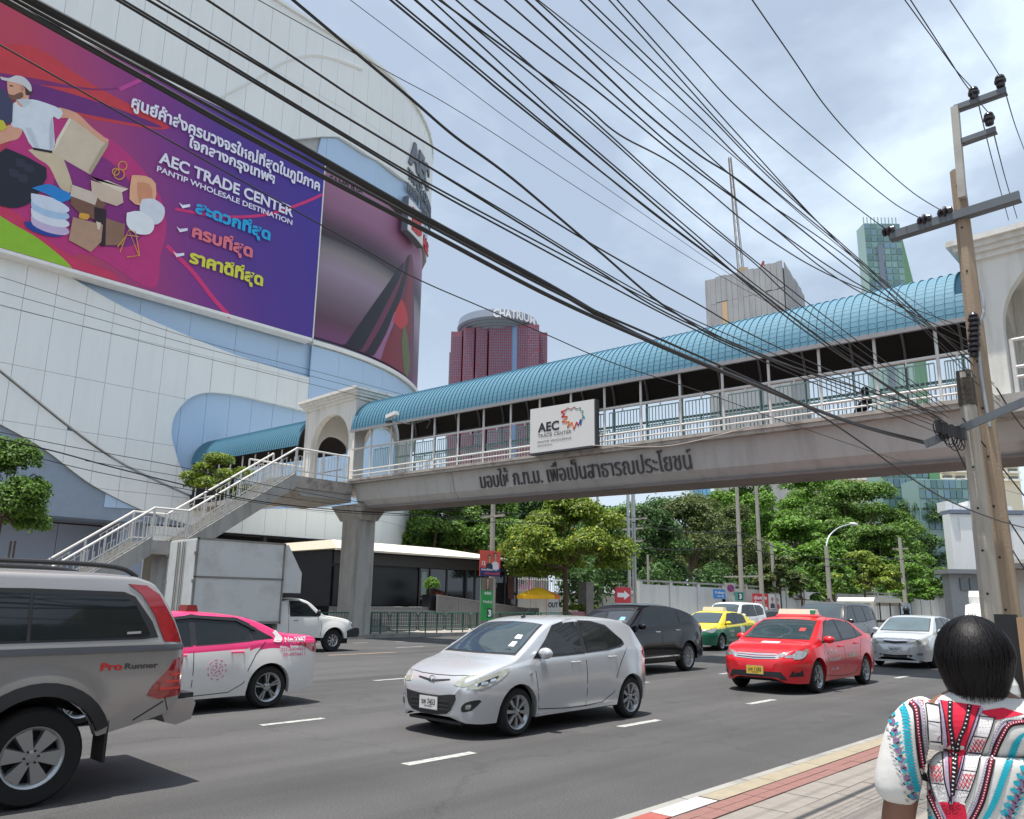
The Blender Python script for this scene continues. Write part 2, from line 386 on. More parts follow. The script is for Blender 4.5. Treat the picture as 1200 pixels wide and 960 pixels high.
# ================================================================== shopping mall
R0, Y0m, XC = 18.0, 46.5, 28.8
def facP(u, z, off=0.):
    if u <= XC: return Vector((u, Y0m - off, z))
    a = (u - XC) / R0; return Vector((XC + (R0 + off) * sin(a), Y0m + R0 - (R0 + off) * cos(a), z))
def facUV(px, py, off=0.):
    r = ray(px, py); p = CAMC + r * ((Y0m - off) / r.y)
    if p.x <= XC: return (p.x, p.z)
    c = Vector((XC, Y0m + R0)); d = Vector((r.x, r.y)); R = R0 + off
    A = d.dot(d); B = -2 * d.dot(c); Cc = c.dot(c) - R * R; D = B * B - 4 * A * Cc
    if D < 0:
        t = -B / (2 * A); q = CAMC + r * t; a = atan2(q.x - XC, Y0m + R0 - q.y); return (XC + R0 * a, q.z)
    t = (-B - sqrt(D)) / (2 * A); q = CAMC + r * t; a = atan2(q.x - XC, Y0m + R0 - q.y)
    return (XC + R0 * a, q.z)
M_cream = smat('cream_panel', (226, 229, 228), r=.4, var=.05, scale=.25, dirt=.12, dirtc=(.44, .45, .43), dscale=.55, streak=True)
M_blue = smat('blue_panel', (172, 198, 226), r=.5, var=.03, scale=.3, dirt=.1, dirtc=(.32, .4, .5), dscale=.5)
M_joint = mat('joint_grey', (.42, .43, .42), r=.8)
M_bluejoint = mat('joint_blue', (.24, .3, .38), r=.8)
M_glassd = mat('dark_glass', (.035, .045, .05), r=.08, var=.3, scale=.4, spec=.8)
M_frame = mat('dark_frame', (.06, .06, .065), r=.5)
M_soffit = mat('soffit_grey', (.25, .25, .245), r=.7)
M_lowgrey = smat('lower_cladding', (150, 160, 178), r=.4, var=.05, scale=.3)
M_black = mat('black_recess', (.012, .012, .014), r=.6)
M_white = mat('white_paint', (.78, .78, .76), r=.5, var=.04, scale=2, dirt=.2, dirtc=(.45, .44, .4), dscale=2)
mall = thing('shopping_mall', 'huge rounded shopping mall clad in cream and pale blue panels behind the footbridge stairs', 'building', (20, 46.5, 0.15))
# structural core following the footprint
def sheet(g, u0, u1, z0, z1, off, du=1.5):
    n = max(1, int((u1 - u0) / du)); P = [u0 + (u1 - u0) * i / n for i in range(n + 1)]
    if u0 < XC < u1: P = sorted(P + [XC])
    b = len(g.v)
    for u in P: g.v.append(tuple(facP(u, z0, off))); g.v.append(tuple(facP(u, z1, off)))
    for i in range(len(P) - 1): g.face((b + 2 * i, b + 2 * i + 2, b + 2 * i + 3, b + 2 * i + 1))
def band(g, u0, u1, z0, z1, offi, offo, du=1.5):
    n = max(1, int((u1 - u0) / du)); P = sorted(set([u0 + (u1 - u0) * i / n for i in range(n + 1)] + ([XC] if u0 < XC < u1 else [])))
    b = len(g.v)
    for u in P:
        for (z, o) in ((z0, offi), (z0, offo), (z1, offo), (z1, offi)): g.v.append(tuple(facP(u, z, o)))
    for i in range(len(P) - 1):
        for j in range(4):
            k = (j + 1) % 4; g.face((b + 4 * i + j, b + 4 * i + k, b + 4 * i + 4 + k, b + 4 * i + 4 + j))
    g.face((b, b + 1, b + 2, b + 3)); e = b + 4 * (len(P) - 1); g.face((e + 3, e + 2, e + 1, e))
UE = XC + R0 * 2.6
g = G(); band(g, -40, UE, 5.9, 20, -3.0, -.05); band(g, -40, UE, 20.2, 34, -3.0, -.05); g.obj('blue_wall_core', M_bluejoint, mall)
g = G(); band(g, -40, UE, 33.4, 43.2, -3.0, .55); g.obj('upper_wall_core', M_joint, mall)
g = G(); band(g, -40, UE, 43.2, 43.9, -1.2, .75); band(g, -40, UE, 43.9, 44.15, -1.4, .95); g.obj('parapet', M_cream, mall)
# roof deck and body behind
poly = [(-40, 49)] + [tuple(facP(XC + R0 * i * .13, 0, -2.8).xy) for i in range(0, 21)] + [(10, 100), (-40, 100)]
g = G(); g.extr(poly, lambda x, y: (x, y, 5.9), lambda x, y: (x, y, 43.0)); g.obj('main_block', M_joint, mall)

def panels(poly, off, thick, colw, rowh, u_ph, z_ph, m_, name, parent, gap=.009, cap=300, minA=.02, curve=True):
    if area(poly) < 0: poly = poly[::-1]
    us = [p[0] for p in poly]; zs = [p[1] for p in poly]
    i0 = floor((min(us) - u_ph) / colw); i1 = floor((max(us) - u_ph) / colw); j0 = floor((min(zs) - z_ph) / rowh); j1 = floor((max(zs) - z_ph) / rowh)
    out = []
    for i in range(i0, i1 + 1):
        for j in range(j0, j1 + 1):
            a0 = u_ph + i * colw + gap; a1 = a0 + colw - 2 * gap; b0 = z_ph + j * rowh + gap; b1 = b0 + rowh - 2 * gap
            q = clip_poly(poly, a0, a1, b0, b1)
            r_ = []
            for p in q:
                if not r_ or (abs(p[0] - r_[-1][0]) + abs(p[1] - r_[-1][1])) > 1e-3: r_.append(p)
            if len(r_) > 2 and (abs(r_[0][0] - r_[-1][0]) + abs(r_[0][1] - r_[-1][1])) < 1e-3: r_.pop()
            if len(r_) < 3 or abs(area(r_)) < minA: continue
            # flat facet: endpoints of the column in plan
            A0 = facP(a0, 0, off); A1 = facP(a1, 0, off); N = Vector((A1.y - A0.y, -(A1.x - A0.x), 0)).normalized()
            jt = random.uniform(-.006, .006)
            def fo(u, z, A0=A0, A1=A1, a0=a0, a1=a1, N=N, jt=jt): p = A0 + (A1 - A0) * ((u - a0) / (a1 - a0)); return p + N * jt + Vector((0, 0, z))
            def fi(u, z, A0=A0, A1=A1, a0=a0, a1=a1, N=N): p = A0 + (A1 - A0) * ((u - a0) / (a1 - a0)) - N * thick; return p + Vector((0, 0, z))
            g = G(); n_r = len(r_); E2 = [(r_[k], r_[(k + 1) % n_r]) for k in range(n_r)]; skip = set()
            for k in range(n_r):
                for l in range(k + 1, n_r):
                    for ax in (0, 1):
                        (p, q), (s_, t_) = E2[k], E2[l]
                        if abs(p[ax] - q[ax]) < 1e-6 and abs(s_[ax] - t_[ax]) < 1e-6 and abs(p[ax] - s_[ax]) < 1e-6:
                            o = 1 - ax; lo = max(min(p[o], q[o]), min(s_[o], t_[o])); hi = min(max(p[o], q[o]), max(s_[o], t_[o]))
                            if hi - lo > 1e-4: skip.add(k); skip.add(l)
            Af = [fo(*p) for p in r_]; Bf = [fi(*p) for p in r_]
            g.add(Af + Bf, [tuple(range(n_r)), tuple(range(2 * n_r - 1, n_r - 1, -1))] + [(k, n_r + k, n_r + (k + 1) % n_r, (k + 1) % n_r) for k in range(n_r) if k not in skip])
            g.obj(name, m_, parent, recalc=False); out.append(1)
    return len(out)
random.seed(5)
# --- main cream band (layer 2, proud) : outline read on the wall plane
top = [(-30, 118), (0, 281), (33, 297), (62, 312), (100, 335), (147, 361), (200, 385), (250, 406), (300, 424), (357, 441), (400, 452), (440, 459), (470, 465)]
topuv = [facUV(x, y, .35) for x, y in top[1:]]
UR = XC + R0 * 1.45
UV = lambda L, o=.35: [facUV(x, y, o) for x, y in L]
up_edge = [(-6, topuv[0][1] + .4)] + smooth_line(topuv, 4) + [(UR, topuv[-1][1])]
seam = UV([(0, 432), (38, 463), (80, 497), (115, 523), (150, 545), (185, 562), (218, 577), (240, 586)])
seam = [(-6, seam[0][1] + 5.5)] + smooth_line(seam, 4)
blob = UV([(240, 586), (227, 567), (213, 550), (205, 527), (201, 507), (205, 487), (217, 471), (230, 463), (247, 460), (277, 463), (313, 471), (355, 481), (400, 492), (440, 500), (470, 505)])
blob = smooth_line(blob, 4) + [(UR, blob[-1][1])]
poly2 = up_edge + blob[::-1] + seam[::-1][1:]
n2 = panels(poly2, .35, .36, 1.53, 3.0, 10.11 - 1.53 * 12, 1.6, M_cream, 'cream_panel', mall)
# --- lower cream layer under the diagonal shadow gap, sweeping right beneath the link
bot = UV([(0, 497), (50, 525), (100, 563), (135, 583), (167, 598)], .15)
bot = [(-6, bot[0][1] + 4.4)] + smooth_line(bot, 4)
zb = bot[-1][1] - .45
low_top = [(-6, seam[0][1] - .12)] + [(u, z - .12) for u, z in seam[1:]] + [(u + .0, z) for u, z in UV([(262, 592), (300, 597), (400, 594), (474, 592)], .15)]
low_top = low_top + [(UR, low_top[-1][1])]
low_bot = bot + [(20.5, 6.0), (22.5, 5.72), (XC, 5.75), (UR, 6.0)]
n1_ = panels(low_top + low_bot[::-1], .15, .16, 1.53, 3.0, 10.11 - 1.53 * 12, 1.6, M_cream, 'cream_panel', mall)
# --- blue recessed panels
zt = facUV(363, 397, .5)[1]
blue_a = [(7, zt - .25), (UR, zt - .25), (UR, 16.0)] + [(u, z - .35) for u, z in up_edge[::-1] if u > 9.0]
panels(blue_a, 0.02, .06, 3.06, 6.0, 10.11 - 1.53 * 12, 1.6 + 12, M_blue, 'blue_panel', mall)
blue_b = [(u, z) for u, z in blob if True]
bb = [(18.2, 6.0)] + [(19.3, z + .0) for z in (6.2,)]
blue_b = [(15.6, 6.6), (15.6, 15.6), (UR, 17.0), (UR, 8.3)]
panels(blue_b, 0.02, .06, 1.53, 9.0, 10.11 - 1.53 * 12, 5.9, M_blue, 'blue_panel', mall)
# --- projecting blue bay right of the billboard and the white rim under the screen
g = G(); band(g, 27.75, UE, zt - .32, zt - .02, -.4, .62, .8); g.obj('white_rim', M_white, mall)
bay = [(27.75, 15.6), (27.75, zt - .35), (UR, zt - .35), (UR, 15.6)]
g = G(); band(g, 27.9, UE, 15.2, zt - .36, -.2, .30, .8); g.obj('bay_core', M_bluejoint, mall)
panels([(27.8, 15.3), (27.8, zt - .38), (UR, zt - .38), (UR, 15.3)], .40, .09, 2.3, 6.0, 27.8, 15.3, M_blue, 'blue_panel', mall)
# --- upper cladding
bl = [facUV(x, y, .9) for x, y in [(300, 168), (345, 163), (378, 160), (397, 160), (430, 181), (470, 208), (502, 240)]]
zbl = lambda u: interp(bl, u)
up_lo = [(-6, 33.9), (bl[0][0] - 3, 33.9)] + bl + [(UR, bl[-1][1])]
panels(up_lo + [(UR, 43.15), (-6, 43.15)], .9, .3, 1.4, 4.9, 9.8, 33.4, M_cream, 'cream_panel', mall, cap=400)
panels([(26.9, 33.55), (27.2, 33.55), (UR, 33.55), (UR, bl[-1][1] - .05)] + [(u, z - .05) for u, z in bl[::-1] if u > 26], .72, .15, 4.6, 9, 27.63, 30, M_blue, 'blue_panel', mall)
# raised arched lip on the top panels
arc = smooth_line([facUV(x, y, 1.0) for x, y in [(250, 118), (275, 105), (300, 92), (333, 72), (365, 64), (390, 68), (408, 74), (425, 81)]], 5)
g = G()
n = len(arc); A = [facP(u, z, 1.04) for u, z in arc] + [facP(u, z - .16, .92) for u, z in arc]
g.add(A, [(i, i + 1, n + i + 1, n + i) for i in range(n - 1)]); B = [facP(u, z, .92) for u, z in arc]
g.add([facP(u, z, 1.04) for u, z in arc] + B, [(i, i + 1, n + i + 1, n + i) for i in range(n - 1)])
g.obj('arched_lip', M_cream, mall)
# --- entrance storey : soffit, dark glazing, lower cladding
g = G(); g.box(-40, 18.9, 46.6, 50.6, 9.0, 9.2)
sp = [(u, z) for u, z in bot]
n = len(sp); g.add([facP(u, z - .02, .1) for u, z in sp] + [facP(u, z + .1, -4.5) for u, z in sp], [(i, i + 1, n + i + 1, n + i) for i in range(n - 1)])
g.obj('soffit', M_soffit, mall)
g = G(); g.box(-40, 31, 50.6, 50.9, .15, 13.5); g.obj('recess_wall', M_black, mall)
for i in range(-4, 6):
    x0 = 8.2 + i * 2.75
    g = G(); g.box(x0 + .06, x0 + 2.69, 50.40, 50.46, 6.1, 9.4 if x0 < 14 else 7.4); g.obj('glass_pane', M_glassd, mall)
    g = G(); g.box(x0 - .06, x0 + .06, 50.3, 50.5, .2, 9.9); g.obj('mullion', M_frame, mall)
g = G(); g.box(-12, 19, 50.28, 50.5, 5.85, 6.05); g.obj('transom', M_frame, mall)
for i in range(-3, 4):
    g = G(); g.box(8.3 + i * 3.1, 8.3 + i * 3.1 + 3.07, 50.2, 50.42, .2, 5.8); g.obj('lower_cladding', M_lowgrey, mall)
g = G(); g.box(16.9, 18.3, 47.2, 50.5, .15, 7.6); g.obj('grey_pier', M_lowgrey, mall)
g = G(); g.bar((9, 48.6, 9.3), (18.5, 48.6, 6.7), .12, .16); g.obj('soffit_beam', M_cream, mall)
# right entrance beneath the low cream band
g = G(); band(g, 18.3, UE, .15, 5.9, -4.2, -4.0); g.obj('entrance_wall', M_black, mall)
for u in (22.6, 26.0, 29.4, 33.2):
    g = G(); band(g, u, u + .25, .15, 5.75, -1.2, -.9); g.obj('entrance_post', M_frame, mall)
g = G(); band(g, 18.3, 21.6, .15, 5.8, -1.0, .0); g.obj('white_pier', M_cream, mall)
g = G(); band(g, UR - 4, UE, .15, 5.9, -1.0, .0); g.obj('side_wall', M_blue, mall)
# --- big billboard
S = lambda *c: lin(c)
ZB0, ZB1 = 19.45, 33.3
BY = 45.35
bb_ = thing('billboard', 'giant purple billboard with white Thai slogan and man carrying a carton', 'billboard', (10, BY, ZB0))
M_bb = bpy.data.materials.new('billboard_print'); M_bb.use_nodes = True; n_ = M_bb.node_tree; b_ = n_.nodes['Principled BSDF']; b_.inputs['Roughness'].default_value = .7
t_ = n_.nodes.new('ShaderNodeTexCoord'); mp_ = n_.nodes.new('ShaderNodeMapping'); mp_.inputs['Rotation'].default_value = (0, radians(18), 0)
mp_.inputs['Location'].default_value = (0.03, 0, 0)
n_.links.new(t_.outputs['Object'], mp_.inputs['Vector']); sx = n_.nodes.new('ShaderNodeSeparateXYZ'); n_.links.new(mp_.outputs['Vector'], sx.inputs['Vector'])
mr_ = n_.nodes.new('ShaderNodeMapRange'); mr_.inputs['From Min'].default_value = -7; mr_.inputs['From Max'].default_value = 20; n_.links.new(sx.outputs['X'], mr_.inputs['Value'])
cr_ = n_.nodes.new('ShaderNodeValToRGB'); cr_.color_ramp.elements[0].color = S(196, 62, 72) + (1,); cr_.color_ramp.elements[1].color = S(66, 54, 150) + (1,)
for p, c in ((.34, (186, 66, 92)), (.46, (160, 62, 118)), (.58, (126, 54, 132)), (.74, (84, 54, 140))):
    e = cr_.color_ramp.elements.new(p); e.color = S(*c) + (1,)
n_.links.new(mr_.outputs['Result'], cr_.inputs['Fac']); n_.links.new(cr_.outputs['Color'], b_.inputs['Base Color'])
g = G(); g.box(-6, 27.3, BY, BY + .18, ZB0, ZB1); g.obj('print_sheet', M_bb, bb_)
M_whitetrim = mat('white_trim', (.75, .75, .74), r=.4)
g = G(); g.box(-6, 27.36, BY - .03, BY + .9, ZB0 - .22, ZB0 - .02); g.box(27.32, 27.4, BY - .03, BY + .9, ZB0 - .2, ZB1 + .1); g.box(-6, 27.36, BY - .03, BY + .9, ZB1 + .02, ZB1 + .14); g.obj('frame', M_whitetrim, bb_)
g = G(); g.box(-6, 27.2, BY + .2, BY + .85, ZB0, ZB1); g.obj('back_box', M_soffit, bb_)
LAY = [0]
def ink(name, pts, c, k=None, sm=0, lb=None, rough=.7, y=None):
    """flat print on the board; pts are read where the printed shape lies on the board plane"""
    LAY[0] += 1; yy = BY - .004 - .0016 * LAY[0]
    P = [aty(x, yq, BY) for x, yq in pts]
    if sm: P = [Vector(p) for p in smooth_line([tuple(p) for p in P] + [tuple(P[0])], sm)[:-1]]
    P = [(min(max(p.x, -6), 27.28), yy, min(max(p.z, ZB0 + .01), ZB1)) for p in P]
    Q = []
    for p in P:
        if not Q or (Vector(p) - Vector(Q[-1])).length > 1e-3: Q.append(p)
    g = G(); g.add(Q, [tuple(range(len(Q)))])
    me = g.obj(name, smat('inkm_%d_%d_%d' % c, c, r=rough, var=.14, scale=1.6), bb_, label=lb, recalc=False)
    return me
def ink_line(name, pts, w, c, sm=6):
    LAY[0] += 1; yy = BY - .004 - .0016 * LAY[0]
    P = [aty(x, y, BY) for x, y in pts]; P = [Vector(p) for p in smooth_line([tuple(p) for p in P], sm)]
    g = G(); A = []; B = []
    for i, p in enumerate(P):
        d = (P[min(i + 1, len(P) - 1)] - P[max(i - 1, 0)]); d.y = 0; d.normalize(); n = Vector((-d.z, 0, d.x))
        A.append((max(min((p + n * w / 2).x, 27.28), -6), yy, min((p + n * w / 2).z, ZB1))); B.append((max(min((p - n * w / 2).x, 27.28), -6), yy, min((p - n * w / 2).z, ZB1)))
    n = len(A); g.add(A + B, [(i, i + 1, n + i + 1, n + i) for i in range(n - 1)])
    g.obj(name, smat('ink_%d_%d_%d' % c, c, r=.7, var=0), bb_, recalc=False)
# background shapes
ink('printed_swoosh', [(-20, 55), (40, 55), (110, 100), (200, 150), (120, 142), (60, 125), (-20, 96)], (196, 60, 70), sm=4)
ink('printed_swoosh', [(-20, 92), (30, 96), (90, 112), (150, 132), (190, 150), (120, 138), (60, 125), (30, 118), (-20, 104)], (106, 42, 118), sm=4)
ink('printed_swoosh', [(-20, 82), (40, 92), (110, 104), (160, 100), (120, 106), (60, 101), (-20, 90)], (124, 44, 112), sm=4)
ink('printed_swoosh', [(0, 180), (50, 130), (100, 145), (150, 180), (185, 225), (195, 265), (188, 300), (178, 338), (110, 300), (60, 300), (-20, 270)], (186, 52, 122), sm=5)
ink('printed_swoosh', [(80, 170), (130, 190), (168, 240), (160, 285), (110, 285), (60, 240)], (132, 44, 124), sm=5)
ink('printed_swoosh', [(-30, 225), (20, 250), (60, 285), (100, 308), (135, 322), (140, 345), (60, 320), (-30, 290)], (200, 56, 96), sm=5)
ink('printed_green_corner', [(-20, 240), (14, 262), (45, 280), (79, 308), (79, 318), (20, 304), (-20, 290)], (142, 190, 50), sm=4)
ink_line('printed_ribbon', [(140, 105), (175, 88), (190, 70), (196, 58)], .22, (188, 70, 150))
ink_line('printed_ribbon', [(195, 288), (225, 318), (250, 350), (270, 372)], .30, (206, 54, 120))
ink_line('printed_ribbon', [(205, 245), (260, 254), (310, 252), (350, 240), (378, 228)], .2, (206, 54, 120))
# printed courier
skin = (214, 160, 134); khaki = (206, 188, 158); shirt = (214, 222, 230)
ink('printed_leg', [(33, 176), (60, 172), (72, 182), (84, 214), (83, 226), (70, 220), (58, 196), (44, 186)], khaki, sm=3)
ink('printed_arm', [(3, 150), (14, 146), (26, 150), (22, 162), (10, 166), (-4, 170), (-4, 160)], skin, sm=3)
ink('printed_carton', [(81, 138), (66, 164), (62, 180), (106, 205), (126, 172), (127, 164)], (206, 190, 168))
ink('printed_carton_side', [(81, 138), (66, 164), (62, 180), (66, 172), (83, 141)], (226, 216, 200))
ink('printed_arm', [(69, 126), (90, 133), (108, 150), (124, 163), (126, 169), (118, 165), (96, 148), (82, 139), (68, 138)], skin, sm=3)
ink('printed_shirt', [(31, 117), (44, 118), (72, 129), (69, 140), (62, 137), (63, 152), (62, 176), (38, 173), (26, 152), (13, 147), (15, 122)], shirt, sm=3)
ink('printed_belt', [(38, 173), (61, 177), (61, 180), (39, 176)], (40, 36, 40))
ink('printed_neck', [(18, 106), (33, 104), (33, 118), (25, 126), (18, 118)], skin, sm=2)
ink('printed_head', [(8, 94), (20, 92), (34, 98), (34, 108), (26, 116), (14, 114), (9, 108)], skin, sm=3)
ink('printed_hair', [(24, 98), (37, 100), (37, 110), (30, 112), (29, 104)], (70, 50, 44), sm=2)
ink('printed_cap', [(0, 90), (10, 92), (18, 89), (28, 91), (36, 100), (36, 108), (26, 100), (12, 96), (2, 94)], (206, 204, 208), sm=3)
ink('printed_beard', [(9, 110), (16, 112), (25, 108), (27, 114), (18, 118), (11, 116)], (120, 84, 68), sm=2)
ink('printed_eye', [(11, 100), (15, 100.6), (15, 102), (11, 101.6)], (60, 40, 36)); ink('printed_ear', [(24, 101), (27, 101), (28, 106), (25, 107)], (196, 136, 112), sm=2)
ink('printed_collar', [(19, 117), (32, 116), (37, 120), (28, 126), (24, 122)], (196, 204, 214)); ink('printed_fold', [(60, 138), (63, 152), (62, 174), (58, 176), (58, 150)], (184, 192, 204)); ink('printed_fold', [(30, 150), (40, 172), (46, 174), (36, 150)], (196, 204, 214))
ink('printed_shade', [(106, 205), (126, 172), (127, 166), (120, 172), (104, 200)], (176, 158, 134))
ink('printed_display', [(-8, 98), (4, 106), (15, 120), (14, 144), (-8, 150)], (62, 66, 96))
ink('printed_toys', [(-4, 140), (4, 142), (8, 150), (2, 154), (-4, 152)], (200, 190, 60))
# armchair, cushions, boxes
ink('printed_armchair', [(7, 174), (54, 197), (48, 220), (38, 236), (20, 244), (2, 242), (-8, 234), (-8, 190)], (30, 34, 50), sm=2)
for a, b in ((24, 190), (34, 196), (16, 202), (27, 208)): ink('printed_tuft', [(a - 6, b - 4), (a + 4, b - 2), (a + 5, b + 6), (a - 5, b + 5)], (46, 50, 68), sm=2)
ink('printed_cushion', [(28, 260), (50, 262), (74, 272), (70, 278), (50, 276), (32, 268)], (28, 66, 150), sm=2)
for k, (dy, c) in enumerate(((26, (196, 178, 212)), (17, (216, 222, 232)), (8, (168, 196, 226)), (0, (206, 216, 232)))):
    ink('printed_cushion', [(36, 227 + dy), (60, 232 + dy), (80, 244 + dy), (76, 250 + dy), (56, 247 + dy), (38, 238 + dy)], c, sm=3)
ink('printed_cushion', [(37, 221), (56, 216), (70, 222), (85, 230), (72, 238), (58, 230)], (34, 130, 206), sm=2)
ink('printed_carton', [(84, 217), (110, 226), (124, 240), (110, 258), (92, 250), (82, 240)], (120, 84, 70))
ink('printed_carton_flap', [(84, 217), (115, 228), (111, 241), (82, 230)], (206, 190, 176))
ink('printed_carton', [(106, 212), (142, 222), (144, 238), (136, 242), (118, 236), (107, 226)], (206, 184, 164))
ink('printed_carton_flap', [(100, 205), (112, 212), (125, 212), (150, 222), (142, 226), (120, 216)], (222, 208, 190))
ink('printed_carton', [(123, 256), (144, 263), (146, 262), (144, 288), (122, 288)], (140, 106, 88))
ink('printed_dark_gap', [(110, 243), (124, 246), (123, 288), (118, 290), (110, 262)], (44, 28, 36))
ink('printed_carton', [(85, 255), (120, 264), (118, 284), (106, 296), (80, 282)], (176, 142, 118))
ink('printed_tape', [(112, 260), (118, 262), (116, 270), (114, 269)], (214, 200, 180))
ink('printed_ribbon_bow', [(93, 250), (104, 252), (102, 258), (92, 256)], (214, 160, 60), sm=2)
ink('printed_roll', [(154, 206), (170, 207), (182, 216), (180, 240), (166, 242), (151, 234)], (224, 170, 136), sm=2)
ink('printed_roll_end', [(160, 214), (174, 216), (178, 226), (176, 240), (162, 238)], (206, 142, 108), sm=2)
ink('printed_pot', [(166, 234), (180, 234), (192, 244), (190, 258), (180, 264), (166, 256), (163, 244)], (210, 216, 226), sm=3)
ink('printed_pot', [(148, 250), (162, 248), (176, 256), (180, 266), (174, 275), (158, 274), (148, 264)], (226, 230, 236), sm=3)
gold = (206, 150, 70)
for pts in ([(140, 296), (150, 270), (162, 300)], [(150, 270), (158, 272), (163, 300), (148, 302)], [(137, 290), (148, 276), (162, 278)]): ink_line('printed_wire_ornament', pts, .06, gold, 1)
for cx, cy, rr in ((143, 195, 5), (135, 202, 4), (139, 205, 6)):
    ink_line('printed_wire_ornament', [(cx + rr * cos(a * pi / 5), cy + rr * sin(a * pi / 5)) for a in range(11)], .06, gold, 2)
def bbt(s, a, b, h, c, bold=.02, nm='slogan_lettering'):
    A = aty(a[0], a[1], BY); B = aty(b[0], b[1], BY); z = (A.z + B.z) / 2; A.z = B.z = z
    A.y = B.y = BY - .004 - .0016 * 76
    fit_text(s, A, B, (0, 0, 1), h, nm, smat('ink_%d_%d_%d' % c, c, r=.7, var=0), bb_, bold=bold)
wt = (226, 226, 240)
bbt('ศูนย์ค้าส่งครบวงจรใหญ่ที่สุดในภูมิภาค', (152, 131), (373, 230), 1.28, wt, .035)
bbt('ใจกลางกรุงเทพฯ', (219, 178), (320, 220), 1.15, wt, .035)
bbt('AEC TRADE CENTER', (185, 190), (342, 257), .80, wt, .03)
bbt('PANTIP WHOLESALE DESTINATION', (183, 199), (341, 267), .38, wt, .02)
bbt('สะดวกที่สุด', (227, 254), (315, 288), 1.25, (30, 166, 222), .045)
bbt('ครบที่สุด', (223, 282), (294, 309), 1.3, (222, 116, 130), .045)
bbt('ราคาดีที่สุด', (220, 310), (306, 344), 1.3, (214, 212, 70), .045)
for (x, y) in ((209, 239), (206, 267), (202, 296)):
    ink('printed_tick', [(x, y - 1), (x + 4, y + 2), (x + 13, y + 1), (x + 13, y + 4), (x + 4, y + 6)], wt)
# --- curved screen banner
zs0, zs1 = 19.95, facUV(380, 197, .3)[1]
scr = thing('advertising_screen', 'curved dusky pink screen with dark flowing ribbons wrapping the mall corner right of the billboard', 'screen', tuple(facP(30, zs0, .3)))
M_scr = bpy.data.materials.new('screen_print'); M_scr.use_nodes = True; n_ = M_scr.node_tree; b_ = n_.nodes['Principled BSDF']; b_.inputs['Roughness'].default_value = .5
t_ = n_.nodes.new('ShaderNodeTexCoord'); sx = n_.nodes.new('ShaderNodeSeparateXYZ'); n_.links.new(t_.outputs['Object'], sx.inputs['Vector'])
mr_ = n_.nodes.new('ShaderNodeMapRange'); mr_.inputs['From Min'].default_value = 0; mr_.inputs['From Max'].default_value = zs1 - zs0; n_.links.new(sx.outputs['Z'], mr_.inputs['Value'])
cr_ = n_.nodes.new('ShaderNodeValToRGB'); cr_.color_ramp.elements[0].color = S(118, 66, 108) + (1,); cr_.color_ramp.elements[1].color = S(160, 112, 142) + (1,)
for p, c in ((.12, (92, 58, 78)), (.25, (112, 94, 108)), (.42, (150, 132, 150)), (.52, (136, 126, 128)), (.585, (86, 80, 86)), (.60, (52, 40, 52)), (.68, (84, 58, 76)), (.80, (142, 96, 126))):
    e = cr_.color_ramp.elements.new(p); e.color = S(*c) + (1,)
n_.links.new(mr_.outputs['Result'], cr_.inputs['Fac']); n_.links.new(cr_.outputs['Color'], b_.inputs['Base Color'])
g = G(); band(g, 27.6, UR, zs0, zs1, .05, .3, .5); g.obj('screen_face', M_scr, scr, smooth=False)
def sink(pts, c, k, sm=4):
    P = [facUV(x, y, .3) for x, y in pts]; P = smooth_line([tuple(p) for p in P] + [tuple(P[0])], sm)[:-1]
    P = [(min(max(u, 27.6), UR), min(max(z, zs0), zs1)) for u, z in P]
    g = G(); us = [p[0] for p in P]; u = floor(min(us) / .5) * .5
    while u < max(us):
        q = clip_poly(P, u, u + .5, 0, 100)
        if len(q) > 2 and abs(area(q)) > 1e-4: g.add([facP(a, b, .304 + .004 * k) for a, b in q], [tuple(range(len(q)))])
        u += .5
    if g.f: g.obj('printed_ribbon', smat('ink_%d_%d_%d' % c, c, r=.5, var=0), scr, recalc=False)
sink([(402, 412), (430, 372), (452, 336), (470, 312), (484, 306), (484, 440), (478, 441), (440, 424)], (104, 44, 74), 1)
sink([(400, 411), (428, 370), (452, 336), (472, 308), (470, 322), (458, 346), (438, 384), (418, 416)], (28, 26, 38), 2)
sink([(426, 418), (450, 376), (468, 336), (478, 300), (479, 312), (470, 348), (452, 390), (434, 421)], (26, 22, 34), 3)
sink([(440, 425), (458, 390), (474, 350), (481, 310), (482, 350), (476, 440), (470, 436)], (126, 36, 50), 3)
sink([(436, 421), (452, 392), (462, 366), (464, 372), (452, 402), (444, 425)], (150, 100, 140), 4)
sink([(460, 376), (470, 350), (478, 376), (470, 386)], (190, 50, 56), 5, 2)
sink([(470, 400), (474, 380), (480, 420), (478, 440), (473, 436)], (96, 104, 60), 6, 2)
# screen surround fin (cream crescent)
fin = [facUV(x, y, .6) for x, y in [(446, 229), (462, 243), (476, 262), (485, 285), (485, 300)]]
